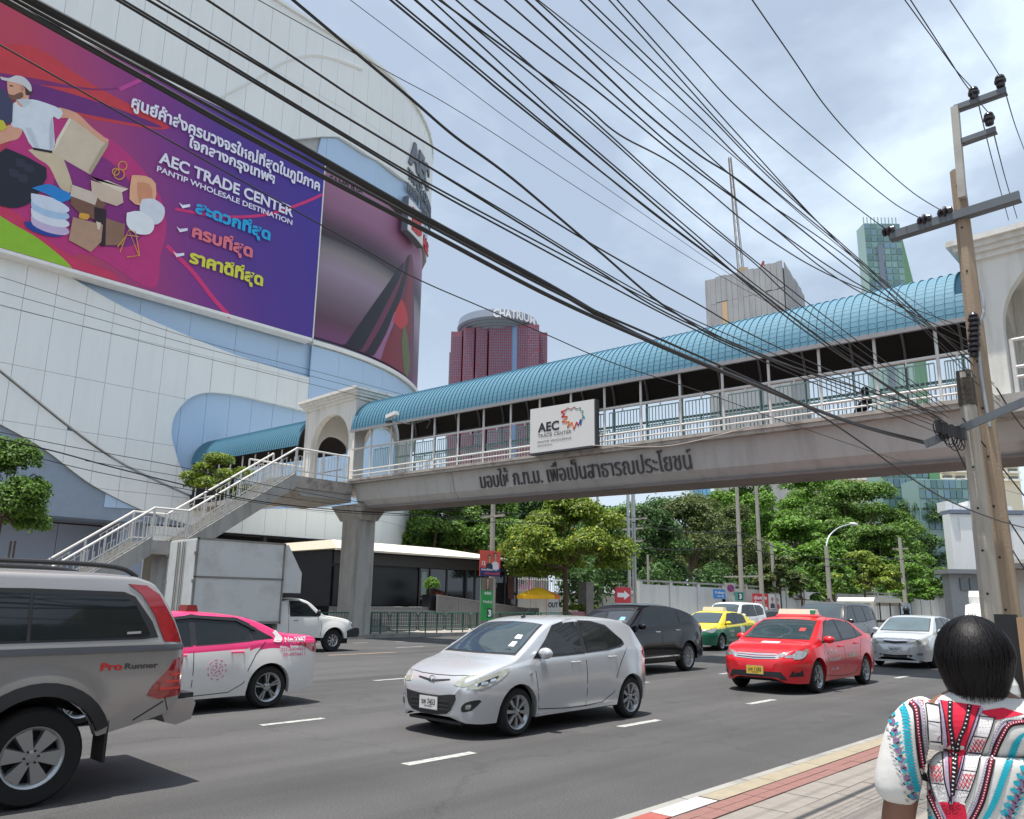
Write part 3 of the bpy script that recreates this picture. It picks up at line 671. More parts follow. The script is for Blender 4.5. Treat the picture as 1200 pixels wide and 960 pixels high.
# name on the screen
def arc_text(s, u0, u1, z, h, off, m_, parent, name, bold=.02, ext=.12):
    vs, fs, x0, x1, y0, y1 = text_geo(s, bold); g = G()
    F_ = lambda v, o: facP(u0 + (u1 - u0) * (v.x - x0) / (x1 - x0), z + h * (v.y - y0) / (y1 - y0), o)
    n = len(vs); from collections import Counter
    ec = Counter(); dr = {}
    for f in fs:
        for i in range(len(f)):
            e = (f[i], f[(i + 1) % len(f)]); k = tuple(sorted(e)); ec[k] += 1; dr[k] = e
    g.add([F_(v, off + ext) for v in vs] + [F_(v, off) for v in vs], fs + [(dr[k][1], dr[k][0], n + dr[k][0], n + dr[k][1]) for k in ec if ec[k] == 1])
    return g.obj(name, m_, parent, recalc=False)
sa = facUV(386, 213, .3); sb = facUV(424, 233, .3)
arc_text('SAMSUNG', sa[0], sb[0], sa[1] - .05, .62, .3, smat('ink_dark', (40, 36, 44)), scr, 'sign_lettering', .03, .02)
# --- rooftop sign letters on the corner
sg = thing('corner_sign_letters', 'large grey raised letters AEC TRADE CENTER on the rounded top corner of the mall', 'sign', tuple(facP(42, 37, .9)))
M_sgrey = mat('sign_grey', (.12, .14, .17), r=.5)
ua = facUV(478, 200, .95)[0]; ub = ua + 7.5
zA = facUV(480, 188, .95)[1]
arc_text('AEC', ua, ub - 2.6, zA - .35, 2.5, .9, M_sgrey, sg, 'letters', .05, .16)
arc_text('TRADE CENTER', ua, ub - .5, zA - 1.75, 1.0, .9, M_sgrey, sg, 'letters', .03, .12)
arc_text('PANTIP WHOLESALE', ua, ub - .5, zA - 3.0, .8, .9, M_sgrey, sg, 'letters', .03, .12)
sg2 = thing('red_corner_sign', 'red and white sign with an emblem below the grey letters on the mall corner', 'sign', tuple(facP(42, 33, .9)))
M_sred = smat('sign_red', (190, 40, 48), r=.5); M_swh = mat('sign_white', (.75, .75, .75), r=.5)
g = G(); band(g, ua - .2, ua + 2.9, zA - 6.6, zA - 3.7, .75, 1.25, .5); g.obj('sign_box', M_swh, sg2)
g = G(); band(g, ua - .3, ua - .2, zA - 6.7, zA - 3.6, .75, 1.3, .5); band(g, ua - .2, ua + 2.9, zA - 6.7, zA - 6.6, .75, 1.3, .5); g.obj('sign_edge', M_sgrey, sg2)
arc_text('B', ua + .5, ua + 2.4, zA - 6.2, 2.0, 1.25, M_sred, sg2, 'emblem', .06, .1)
arc_text('SALE', ua + 3.1, ua + 6, zA - 6.0, 1.2, .9, M_sred, sg2, 'letters', .04, .12)
# ================================================================== footbridge
BX = 20.3; BYR, BYL = 4.2, 29.6
def zl(a, b, y): return a + (b - a) * (y - 4.2) / (29.6 - 4.2)
z_slab = lambda y: zl(6.33, 6.89, y)      # underside edge of deck slab
z_deck = lambda y: zl(6.50, 7.05, y)
z_rail = lambda y: zl(7.71, 8.50, y)
z_eave = lambda y: zl(8.50, 9.36, y)
z_face = lambda y: zl(5.50, 6.15, y)
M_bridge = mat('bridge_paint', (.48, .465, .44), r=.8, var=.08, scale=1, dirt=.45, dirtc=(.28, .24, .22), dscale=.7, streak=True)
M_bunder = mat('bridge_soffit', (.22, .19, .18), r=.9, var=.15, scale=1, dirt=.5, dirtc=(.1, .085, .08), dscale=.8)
M_slabe = mat('slab_edge', (.42, .38, .34), r=.85, var=.2, scale=3, dirt=.8, dirtc=(.12, .09, .07), dscale=2.2)
M_railw = smat('rail_white', (214, 212, 208), r=.5, var=.06, scale=5, dirt=.35, dirtc=(.35, .3, .25), dscale=5)
M_railg = smat('rail_green', (150, 178, 174), r=.5, var=.08, scale=4, dirt=.3, dirtc=(.2, .25, .24), dscale=4)
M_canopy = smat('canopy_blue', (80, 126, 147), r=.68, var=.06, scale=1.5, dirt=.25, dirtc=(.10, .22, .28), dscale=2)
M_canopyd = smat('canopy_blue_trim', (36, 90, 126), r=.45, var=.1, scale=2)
M_under = mat('canopy_underside_shade', (.045, .038, .035), r=.8, var=.2, scale=2)  # shade under the canopy put into a near-black inner face
M_archf = mat('canopy_frame', (.28, .28, .29), r=.5)
M_stucco = mat('stucco', (.74, .73, .69), r=.85, var=.06, scale=1.5, bump=.2, bscale=12, dirt=.5, dirtc=(.4, .37, .31), dscale=1.0, streak=True)
br = thing('footbridge', 'long pedestrian footbridge with a blue barrel canopy and white railings crossing the road', 'footbridge', (BX, BYR, 0))
g = G()
def yprism(g, poly_at, y0, y1, n=1):
    for k in range(n):
        a = y0 + (y1 - y0) * k / n; b = y0 + (y1 - y0) * (k + 1) / n
        P = poly_at(a); Q = poly_at(b); m = len(P)
        g.add([(x, a, z) for x, z in P] + [(x, b, z) for x, z in Q], [(i, (i + 1) % m, m + (i + 1) % m, m + i) for i in range(m)] + ([tuple(range(m))] if k == 0 else []) + ([tuple(range(2 * m - 1, m - 1, -1))] if k == n - 1 else []))
# deck beam: tapered box girder
fy = 22.9
for a, b in ((3.3, fy), (fy + .03, BYL)):
    g = G(); yprism(g, lambda y: [(20.75, z_face(y)), (21.0, z_face(y) - .28), (22.3, z_face(y) - .28), (22.55, z_face(y)), (22.75, z_slab(y)), (20.55, z_slab(y))], a, b); g.obj('girder', M_bridge, br)
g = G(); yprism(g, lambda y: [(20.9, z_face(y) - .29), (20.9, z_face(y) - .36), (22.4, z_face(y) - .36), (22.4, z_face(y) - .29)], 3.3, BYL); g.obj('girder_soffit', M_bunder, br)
g = G(); yprism(g, lambda y: [(BX, z_slab(y)), (23.0, z_slab(y)), (23.0, z_deck(y)), (BX, z_deck(y))], BYR - .2, BYL + 4.4); g.obj('deck_slab', M_slabe, br)
g = G(); yprism(g, lambda y: [(BX - .05, z_deck(y) - .05), (BX + .1, z_deck(y) - .05), (BX + .1, z_deck(y) + .05), (BX - .05, z_deck(y) + .05)], BYR - .2, BYL); g.obj('slab_kerb', M_slabe, br)
# panels of canopy
XL, XR = BX - .12, 23.05; XM = (XL + XR) / 2; HW = (XR - XL) / 2; RISE = 1.62
def arcpt(t, y, dr=0., zoff=None):
    return (XM - (HW + dr) * cos(t), y, z_eave(y) + (RISE + dr) * sin(t))
NP = 112; DY = (BYL - BYR) / NP
def canopy_panel(dy, slope):
    g = G(); N = 32
    # stepped tile rows, each lower lip proud
    prof = []
    for i in range(N):
        t0 = pi * i / N; t1 = pi * (i + 1) / N
        if i < N / 2: prof += [(t0 + .003, .007), (t1 - .003, .002)]
        else: prof += [(t0 + .003, .002), (t1 - .003, .007)]
    b = len(g.v)
    for (t, d) in prof:
        for yy in (.022, dy - .008): g.v.append((XM - (HW + d) * cos(t), yy, (RISE + d) * sin(t) + slope * yy))
    for i in range(len(prof) - 1): g.face((b + 2 * i, b + 2 * i + 1, b + 2 * i + 3, b + 2 * i + 2))
    # rib
    M_ = 20
    for (d0, d1, ya, yb) in ((-.02, .042, -.008, .022),):
        b = len(g.v)
        for i in range(M_ + 1):
            t = pi * i / M_
            for (d, yy) in ((d0, ya), (d1, ya), (d1, yb), (d0, yb)): g.v.append((XM - (HW + d) * cos(t), yy, (RISE + d) * sin(t) + slope * yy))
        for i in range(M_):
            for j in range(4):
                k = (j + 1) % 4; g.face((b + 4 * i + j, b + 4 * i + k, b + 4 * i + 4 + k, b + 4 * i + 4 + j))
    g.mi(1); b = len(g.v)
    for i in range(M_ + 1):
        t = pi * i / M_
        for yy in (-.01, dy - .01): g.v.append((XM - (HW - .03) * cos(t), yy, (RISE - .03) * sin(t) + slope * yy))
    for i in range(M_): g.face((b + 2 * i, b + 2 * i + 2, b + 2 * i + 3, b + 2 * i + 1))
    return g
sl_ = (9.36 - 8.50) / (29.6 - 4.2)
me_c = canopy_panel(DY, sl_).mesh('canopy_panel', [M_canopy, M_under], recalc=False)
for i in range(NP):
    y = BYR + DY * i; inst(me_c, 'canopy_panel', (0, y, z_eave(y)), br)
M_canopy.use_backface_culling = False
g = G(); yprism(g, lambda y: [(XL - .04, z_eave(y) - .09), (XL + .05, z_eave(y) - .09), (XL + .05, z_eave(y) + .03), (XL - .04, z_eave(y) + .03)], BYR, BYL); g.obj('eave_beam', M_archf, br)
g = G(); yprism(g, lambda y: [(XR - .05, z_eave(y) - .09), (XR + .04, z_eave(y) - .09), (XR + .04, z_eave(y) + .03), (XR - .05, z_eave(y) + .03)], BYR, BYL); g.obj('eave_beam', M_archf, br)
g = G()
for s in (0, 1):
    b = len(g.v); M_ = 24
    for i in range(M_ + 1):
        t = pi * i / M_; yy = BYR + .0
        for (d, y_) in ((-.3, yy - .14), (.07, yy - .14), (.07, yy + .02), (.0, yy + .02)): g.v.append(arcpt(t, y_, d if s == 0 else d))
    for i in range(M_):
        for j in range(3): g.face((b + 4 * i + j, b + 4 * i + j + 1, b + 4 * i + 5 + j, b + 4 * i + 4 + j))
    break
g.obj('canopy_end_hood', M_canopyd, br, recalc=False)
# posts, rails, balusters
BAY = 1.452; ys = [4.96 + BAY * i for i in range(17)]
def tube_part(nm, pts, r, m_, par, n=8): g = G(); g.tube(pts, r, n); return g.obj(nm, m_, par, smooth='auto')
for side, X, mm in ((0, BX + .06, M_railw), (1, 22.9, M_railg)):
    for y in ys:
        g = G(); g.tube([(X, y, z_deck(y) - .05), (X, y, z_eave(y) - .05)], .042, 8); g.obj('post', mm, br, smooth='auto')
    E0, E1 = BYR - .2, BYL
    for dz0, r_ in ((None, .045), ('m', .038), ('l', .028)):
        zf = (lambda y: z_rail(y)) if dz0 is None else ((lambda y: z_deck(y) + .42) if dz0 == 'm' else (lambda y: z_deck(y) + .22))
        tube_part('rail', [(X, E0, zf(E0)), (X, E1, zf(E1))], r_, mm, br)
    for k in range(17):
        y0 = (ys[k - 1] if k > 0 else BYR - .1); y1 = ys[k] if k > 0 else ys[0]
        if k == 0: y0 = BYR - .1
        g = G(); n = 9
        for i in range(1, n + 1):
            y = y0 + (y1 - y0) * i / (n + 1); g.box(X - .008, X + .008, y - .008, y + .008, z_deck(y), z_deck(y) + .42)
        g.obj('lower_balusters', mm, br, kind='stuff')
        # inner green lattice panel
        Xi = X + .10 if side == 0 else X - .10
        a = y0 + .12; b = y1 - .12; g = G()
        zt0, zt1 = z_rail(a) - .13, z_rail(b) - .13; zb0, zb1 = z_deck(a) + .50, z_deck(b) + .50
        if b - a < .3: continue
        g.bar((Xi, a, zt0), (Xi, b, zt1), .03, .03); g.bar((Xi, a, zb0), (Xi, b, zb1), .03, .03); n = 10
        for i in range(n + 1):
            t = i / n; y = a + (b - a) * t; zt = zt0 + (zt1 - zt0) * t; zb = zb0 + (zb1 - zb0) * t
            g.box(Xi - .011, Xi + .011, y - .011, y + .011, zb, zt)
        g.obj('railing_panel', M_railg, br, kind='stuff')
        y = (y0 + y1) / 2; g = G(); g.box(X - .02, X + .02, y - .02, y + .02, z_rail(y) - .14, z_rail(y)); g.obj('rail_bracket', mm, br)
for y in ys[::1]:
    g = G(); M_ = 16; b = 0
    for i in range(M_ + 1):
        t = pi * i / M_
        for (d, yy) in ((-.05, y - .03), (-.12, y - .03), (-.12, y + .03), (-.05, y + .03)): g.v.append(arcpt(t, yy, d))
    for i in range(M_):
        for j in range(4):
            k = (j + 1) % 4; g.face((4 * i + j, 4 * i + k, 4 * i + 4 + k, 4 * i + 4 + j))
    g.obj('canopy_arch', M_archf, br)
# raised Thai inscription on the girder
def girder_text():
    A = Vector((20.72, 21.33, 5.96)); B = Vector((20.72, 12.05, 5.70))
    s = 'มอบให้ ก.ท.ม. เพื่อเป็นสาธารณประโยชน์'
    fit_text(s, A + Vector((0, 0, .02)), B + Vector((0, 0, .04)), (-.26, 0, 1), .70, 'inscription_lettering', mat('letter_dark', (.09, .08, .08), r=.7), br, bold=-.004, ext=.05)
girder_text()
# grey cable tray along the slab at the near end
# pillars
def pillar(name, x0, x1, y0, y1, ztop, label):
    t = thing(name, label, 'bridge pillar', ((x0 + x1) / 2, (y0 + y1) / 2, .15), 'concrete pillars of the footbridge')
    g = G(); c = .06; P = [(x0 + c, y0), (x1 - c, y0), (x1, y0 + c), (x1, y1 - c), (x1 - c, y1), (x0 + c, y1), (x0, y1 - c), (x0, y0 + c)]
    g.extr(P, lambda x, y: (x, y, .14), lambda x, y: (x, y, ztop)); g.obj('shaft', M_concd, t)
    g = G(); g.extr([(x0 - .3, y0 - .5), (x1 + .3, y0 - .5), (x1 + .3, y1 + .5), (x0 - .3, y1 + .5)], lambda x, y: (x, y, ztop + .45), lambda x, y: (x * .6 + (x0 + x1) / 2 * .4, y * .7 + (y0 + y1) / 2 * .3, ztop - .25))
    g.obj('capital', M_concd, t)
    return t
pillar('bridge_pillar', 20.95, 21.9, 29.6, 31.0, 5.55, 'weathered concrete pillar under the left end of the footbridge beside the green fence')
pillar('bridge_pillar', 20.95, 21.9, 1.9, 3.0, 4.9, 'grey concrete pillar under the right end of the footbridge behind the utility poles')
# gate towers
def gate_tower(label, y0, y1, x0, x1, zf, zc, nm='gate_tower'):
    t = thing(nm, label, 'gatehouse', (x0, (y0 + y1) / 2, zf))
    w = .3; H = zc - zf
    def arch_poly(a0, a1, o0, o1, zs):
        # wall a0..a1 with arched opening o0..o1 (points in (s,z)); returns outline as a single polygon
        r = (o1 - o0) / 2; c = (o0 + o1) / 2; P = [(a0, zf), (o0, zf), (o0, zs)]
        for i in range(1, 18): th = pi - pi * i / 18; P.append((c + r * cos(th), zs + r * .98 * sin(th)))
        return P + [(o1, zs), (o1, zf), (a1, zf), (a1, zc), (a0, zc)]
    fw = y1 - y0; fd = x1 - x0
    zs = zf + H * .50
    P = arch_poly(y0, y1, y0 + .5, y1 - .5, zs)
    for X in (x0, x1 - w):
        g = G(); g.extr(P, lambda s, z, X=X: (X, s, z), lambda s, z, X=X: (X + w, s, z)); g.obj('arch_wall', M_stucco, t)
    P = arch_poly(x0 + w + .002, x1 - w - .002, x0 + w + .25, x1 - w - .25, zs)
    for Y in (y0 + .004, y1 - w - .004):
        g = G(); g.extr(P, lambda s, z, Y=Y: (s, Y, z), lambda s, z, Y=Y: (s, Y + w, z)); g.obj('arch_wall', M_stucco, t)
    for X in (x0 - .06, x1 - .10):
        for Y in (y0 - .06, y1 - .10):
            g = G(); g.box(X, X + .16, Y, Y + .16, zf, zc - .02); g.obj('corner_pilaster', M_stucco, t)
    for k, (e, za, zb) in enumerate(((.10, 0, .14), (.2, .142, .26), (.3, .262, .38), (.42, .382, .52))):
        g = G(); g.box(x0 - e, x1 + e, y0 - e, y1 + e, zc + za, zc + zb); g.obj('cornice', M_stucco, t)
    g = G(); g.box(x0 + .1, x1 - .1, y0 + .1, y1 - .1, zc + .53, zc + .62); g.obj('roof_slab', M_concd, t)
    return t
gate_tower('cream arched gatehouse with moulded cornice at the top of the stairs', 29.75, 34.0, 20.55, 23.7, 6.95, 11.0)
gate_tower('cream arched gatehouse at the right edge behind the tall utility pole', -.6, 4.05, 20.55, 23.7, 6.4, 10.0)
g = G(); g.box(19.7, 23.7, -1.0, 4.05, 5.95, 6.38); g.obj('landing_slab', M_concd, br)
for zz in (6.75, 6.98, 7.62): tube_part('rail', [(19.8, -1.0, zz), (19.8, 3.3, zz)], .04, M_railw, br)
for y in (3.3, 1.9, .5): tube_part('post', [(19.8, y, 6.38), (19.8, y, 7.64)], .05, M_railw, br)
g = G()
for i in range(22): g.box(19.88, 19.90, -.9 + i * .18, -.88 + i * .18, 7.02, 7.5)
g.box(19.87, 19.91, -.95, 3.1, 7.48, 7.51); g.box(19.87, 19.91, -.95, 3.1, 7.0, 7.03); g.obj('railing_panel', M_railg, br, kind='stuff')
# link canopy to mall
lk = thing('link_canopy', 'shorter blue barrel canopy running from the left gatehouse into the mall wall', 'canopy', (20.3, 34.1, 9))
g = G()
me_l = me_c
zle = lambda y: 9.25 + (y - 34.1) * .035
nl = 52; dl = (46.3 - 34.1) / nl
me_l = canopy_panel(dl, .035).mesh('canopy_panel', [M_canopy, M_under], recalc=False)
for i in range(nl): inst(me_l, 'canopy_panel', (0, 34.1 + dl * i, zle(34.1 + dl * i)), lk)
g = G(); yprism(g, lambda y: [(BX + .1, 6.9), (22.9, 6.9), (22.9, 7.15), (BX + .1, 7.15)], 34.0, 46.4); g.obj('deck', M_slabe, lk)
for X in (BX + .1, 22.9):
    for k in range(9): tube_part('post', [(X, 34.6 + k * 1.4, 7.1), (X, 34.6 + k * 1.4, zle(34.6 + k * 1.4))], .04, M_railw, lk)
    for zz in (7.5, 8.4): tube_part('rail', [(X, 34.2, zz), (X, 46.3, zz)], .035, M_railw, lk)
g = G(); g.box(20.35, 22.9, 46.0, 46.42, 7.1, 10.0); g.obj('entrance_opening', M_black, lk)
# landing + stairs
st = thing('staircase', 'concrete staircase with white railings descending left from the gatehouse, with a mid landing', 'staircase', (6.5, 30.6, .15))
SY0, SY1 = 29.65, 31.75
LX = 17.55
g = G(); g.box(LX, 20.5, SY0, 34.0, 6.42, 6.93); g.obj('landing_slab', M_slabe, st)
g = G(); g.extr([(LX, 6.42), (18.2, 6.42), (18.7, 6.62), (19.4, 6.62), (19.9, 6.42), (20.5, 6.42), (20.5, 6.05), (20.1, 6.12), (17.95, 6.1)], lambda x, z: (x, SY0 + .06, z - .002), lambda x, z: (x, 33.9, z - .002)); g.obj('landing_haunch', M_concd, st)
def flight(x0, z0, x1, z1, n):
    # x0 lower, x1 upper
    for i in range(n):
        xa = x0 + (x1 - x0) * i / n; xb = x0 + (x1 - x0) * (i + 1) / n; zt = z0 + (z1 - z0) * (i + 1) / n
        g = G(); g.box(xa, xb - .004, SY0 + .16, SY1 - .16, zt - .26, zt); g.obj('step', M_conc, st)
    s = (z1 - z0) / (x1 - x0)
    for Y in (SY0, SY1 - .14):
        g = G(); g.extr([(x0, z0 - .55), (x0, z0 + .12), (x1, z1 + .12), (x1, z1 - .55)], lambda x, z: (x, Y, z), lambda x, z: (x, Y + .14, z)); g.obj('stringer', M_concd, st)
    g = G(); g.extr([(x0, z0 - .56), (x0, z0 - .3), (x1, z1 - .3), (x1, z1 - .56)], lambda x, z: (x, SY0 + .15, z), lambda x, z: (x, SY1 - .15, z)); g.obj('waist_slab', M_concd, st)
MZ = 3.75; MX0, MX1 = 11.76, 13.06; ZL = 6.93
flight(MX1, MZ, LX, ZL, 18); flight(6.9, .2, MX0, MZ, 20)
g = G(); g.box(MX0 + .002, MX1 - .002, SY0, SY1, MZ - .5, MZ + .002); g.obj('mid_landing', M_slabe, st)
g = G(); g.box(12.1, 12.7, 30.3, 31.1, .14, MZ - .5); g.obj('landing_support', M_concd, st)
def rail_run(Y, pts, hh=1.2):
    # pts: (x,z floor)
    for h, r_ in ((hh, .045), (.22, .03)):
        tube_part('rail', [(x, Y, z + h) for x, z in pts], r_, M_railw, st)
    for (xa, za), (xb, zb) in zip(pts[:-1], pts[1:]):
        L = xb - xa; n = max(1, round(L / 1.45))
        for i in range(n + (1 if xb == pts[-1][0] else 0)):
            t = i / n; x = xa + L * t; z = za + (zb - za) * t
            g = G(); g.box(x - .032, x + .032, Y - .032, Y + .032, z - .05, z + hh); g.obj('post', M_railw, st)
        for i in range(n):
            g = G(); m = 7
            x0 = xa + L * i / n + .1; x1 = xa + L * (i + 1) / n - .1
            zf = lambda x: za + (zb - za) * (x - xa) / L
            for k in range(m + 1):
                x = x0 + (x1 - x0) * k / m; top = hh - .15 if 0 < k < m else hh - .33
                if k in (1, m - 1): top = hh - .33
                g.box(x - .012, x + .012, Y - .012, Y + .012, zf(x) + .22, zf(x) + top)
            g.bar((x0 + L / n * .22, Y, zf(x0 + L / n * .22) + hh - .16), (x1 - L / n * .22, Y, zf(x1 - L / n * .22) + hh - .16), .024, .024)
            g.bar((x0, Y, zf(x0) + hh - .33), (x0 + .25, Y, zf(x0 + .25) + hh - .33), .02, .02)
            g.obj('balusters', M_railw, st, kind='stuff')
rail_run(SY0 + .05, [(6.9, .2), (MX0, MZ), (MX1, MZ), (LX, ZL), (20.25, ZL)], 1.22)
rail_run(SY1 - .05, [(6.9, .2), (MX0, MZ), (MX1, MZ), (LX, ZL)], 1.22)
rail_run(33.9, [(LX, ZL), (20.4, ZL)], 1.22)
# --- AEC sign on the railing
sg_ = thing('bridge_sign', 'white rectangular sign with a colourful starburst hung on the footbridge railing', 'sign', (19.95, 16.7, 7.6))
P4 = [atx(x, y, 19.98) for x, y in ((622, 478), (697, 468), (697, 521), (622, 531))]
yl, yr = 18.15, 15.27
slp = (P4[0].z - P4[1].z) / (yl - yr)
zB = lambda y: 6.79 + (y - yr) * .022; zT = lambda y: 8.36 + (y - yr) * .038
g = G(); g.add([(x, y, z) for x in (19.98, 20.12) for (y, z) in ((yl, zB(yl)), (yr, zB(yr)), (yr, zT(yr)), (yl, zT(yl)))], [(0, 1, 2, 3), (7, 6, 5, 4), (0, 4, 5, 1), (1, 5, 6, 2), (2, 6, 7, 3), (3, 7, 4, 0)]); g.obj('sign_panel', smat('sign_cream', (216, 214, 210), r=.45, var=.03), sg_)
g = G(); g.bar((20.05, yl, zB(yl) - .04), (20.05, yr, zB(yr) - .04), .2, .06); g.bar((20.08, yr - .03, zB(yr) - .05), (20.08, yr - .03, zT(yr)), .05, .2, (1, 0, 0)); g.obj('sign_frame', M_frame, sg_)
def spt(u, v, d=.006):  # u 0..1 left-right, v 0..1 bottom-top
    y = yl + (yr - yl) * u; return Vector((19.98 - d, y, zB(y) + (zT(y) - zB(y)) * v))
def sgt(s, u0, u1, v, h, m_, bold=.01): fit_text(s, spt(u0, v), spt(u1, v), (0, 0, 1), h, 'sign_lettering', m_, sg_, bold=bold, ext=.003)
M_ink = mat('sign_black', (.02, .02, .025), r=.6); M_ink2 = mat('sign_greyink', (.12, .12, .13), r=.6)
sgt('AEC', .13, .47, .44, .34, M_ink, .03); sgt('TRADE CENTER', .13, .665, .325, .12, M_ink2); sgt('PANTIP WHOLESALE', .13, .66, .20, .075, M_ink2); sgt('DESTINATION', .13, .36, .12, .055, M_ink2)
star = [((.50, .78), (.60, .82), (.55, .72), (.63, .73)), ((.50, .78), (.57, .66), (.50, .62), (.62, .60)), ((.62, .60), (.58, .50), (.68, .56), (.70, .40)), ((.70, .40), (.74, .56), (.79, .44), (.80, .58)), ((.80, .58), (.84, .50), (.82, .66), (.85, .66))]
def sribbon(pts, w, c):
    g = G(); P = [spt(u, v, .008) for u, v in pts]
    for a, b in zip(P[:-1], P[1:]): g.bar(a, b, .006, w, (0, (b - a).z, -(b - a).y))
    g.obj('emblem', smat('emb_%d_%d_%d' % c, c, r=.6, var=0), sg_)
sribbon([(.58, .86), (.50, .83), (.56, .77), (.51, .72), (.60, .70)], .045, (200, 40, 44))
sribbon([(.60, .70), (.52, .60), (.63, .58), (.60, .46)], .05, (224, 110, 40))
sribbon([(.60, .46), (.67, .56), (.70, .40)], .05, (230, 120, 40)); sribbon([(.70, .40), (.74, .55), (.765, .47)], .045, (190, 50, 60))
sribbon([(.765, .47), (.80, .60), (.80, .47)], .04, (50, 80, 160)); sribbon([(.80, .47), (.83, .64), (.86, .62), (.82, .72)], .03, (50, 130, 140))
sribbon([(.82, .72), (.84, .78), (.79, .80), (.80, .86), (.74, .84)], .02, (60, 140, 110)); sribbon([(.74, .84), (.70, .90), (.66, .85), (.60, .90), (.58, .86)], .025, (150, 60, 60))
# --- security camera on an arm
cc = thing('security_camera', 'white security camera on a curved bracket at the left end of the canopy edge', 'camera', tuple(atx(490, 400, 20.0)))



tube_part('bracket', smooth_line([tuple(atx(500, 502, 20.2)), tuple(atx(503, 492, 20.1)), tuple(atx(480, 497, 20.0)), tuple(atx(463, 493, 19.9))], 5), .022, M_frame, cc)
g = G(); g.bar(atx(454, 489, 19.85), atx(465, 484, 19.85), .22, .16); g.obj('camera_body', M_white, cc)
g = G(); g.bar(atx(453, 495, 19.85), atx(458, 494, 19.85), .14, .1); g.obj('lens_hood', M_frame, cc)
# distant walker on the bridge
# ================================================================== vehicles
def paint(name, srgb, metal=.0, r=.32, coat=.55, var=.02): return smat(name, srgb, r=r, metal=metal, coat=coat, var=var, scale=1, dirt=.05, dirtc=(.25, .24, .22), dscale=3)
M_tyre = mat('tyre', (.012, .012, .0125), r=.85, var=.2, scale=10)
M_alloy = mat('alloy', (.42, .43, .44), r=.32, metal=.8, var=.05)
M_dkm = mat('dark_wheel_well', (.012, .012, .013), r=.7)
M_trim = mat('black_trim', (.02, .02, .022), r=.45)
M_glass = mat('car_glass', (.012, .016, .018), r=.03, spec=.45, var=0)
M_wind = mat('windscreen_glass', (.035, .055, .065), r=.03, spec=.8, var=.5, scale=1.6, coat=.5)  # mottled teal base stands in for sky reflections on the glass
M_chrome = mat('chrome', (.72, .73, .74), r=.12, metal=.95, var=0)
M_lampw = mat('headlamp', (.34, .35, .35), r=.08, metal=.5, var=.6, scale=14, coat=1)
M_lampy = mat('hazed_headlamp', (.40, .40, .33), r=.12, metal=.35, var=.5, scale=12, coat=1)
M_lampr = mat('tail_lamp', (.33, .012, .02), r=.08, var=.35, scale=14, coat=1)
M_lampo = mat('indicator_lamp', (.6, .22, .04), r=.1, var=.1, coat=1)
M_platew = mat('plate_white', (.72, .72, .70), r=.5, var=.03); M_platey = mat('plate_yellow', (.72, .50, .06), r=.5, var=.03)
M_seam = mat('panel_gap', (.03, .03, .03), r=.7, var=0)

def wheel_meshes(key, r, w, rr, nsp, style):
    g = G(); hw = w / 2
    g.lathe((0, 0, 0), [(rr * .98, -hw + .01), (r - .035, -hw), (r - .008, -hw + .03), (r, -hw + .06), (r, hw - .06), (r - .008, hw - .03), (r - .035, hw), (rr + .01, hw - .005), (rr - .005, hw - .02), (rr - .02, hw - .05)], 40, 'y', cap=False)
    tyre = g.mesh('wheel', M_tyre, smooth='auto')
    g = G(); g.mi(1); g.lathe((0, 0, 0), [(.001, hw - .10), (rr - .01, hw - .10)], 28, 'y', cap=False); g.lathe((0, 0, 0), [(rr - .02, -hw + .02), (rr - .015, hw - .10)], 28, 'y', cap=False)
    g.mi(0); g.lathe((0, 0, 0), [(rr - .035, hw - .06), (rr - .012, hw - .012), (rr + .004, hw - .004), (rr + .004, hw - .02)], 40, 'y', cap=False)
    g.lathe((0, 0, 0), [(.001, hw - .02), (.035, hw - .022), (.062, hw - .035), (.07, hw - .09)], 18, 'y', cap=False)
    def spoke(a, w0, w1, r0, r1, y0, y1, off=0.):
        u = Vector((cos(a), 0, sin(a))); t = Vector((-sin(a), 0, cos(a))); Y = Vector((0, 1, 0))
        P = []
        for rr_, ww, yy in ((r0, w0, y0), (r1, w1, y1)):
            c = u * rr_ + t * off
            P += [c - t * ww + Y * (yy - .05), c - t * ww * .8 + Y * yy, c + t * ww * .8 + Y * yy, c + t * ww + Y * (yy - .05)]
        g.add(P, [(0, 1, 5, 4), (1, 2, 6, 5), (2, 3, 7, 6), (3, 0, 4, 7), (0, 3, 2, 1), (4, 5, 6, 7)])
    for i in range(nsp):
        a = 2 * pi * i / nsp + pi / 2
        if style == 'thick': spoke(a, .035, .078, .04, rr - .02, hw - .03, hw - .022)
        elif style == 'twin': spoke(a, .010, .012, .04, rr - .015, hw - .03, hw - .015, .022); spoke(a, .010, .012, .04, rr - .015, hw - .03, hw - .015, -.022)
        elif style == 'v':
            spoke(a + .13, .010, .017, .04, rr - .015, hw - .03, hw - .015); spoke(a - .13, .010, .017, .04, rr - .015, hw - .03, hw - .015)
        else: spoke(a, .018, .03, .04, rr - .015, hw - .03, hw - .015)
    g.mi(1)
    for i in range(5 if nsp != 6 else 6):
        a = 2 * pi * i / (5 if nsp != 6 else 6) + .3; g.lathe((.052 * cos(a), 0, .052 * sin(a)), [(.009, hw - .06), (.009, hw - .018)], 6, 'y')
    rim = g.mesh('rim', [M_alloy, M_dkm], smooth='auto')
    return tyre, rim
WH = {}
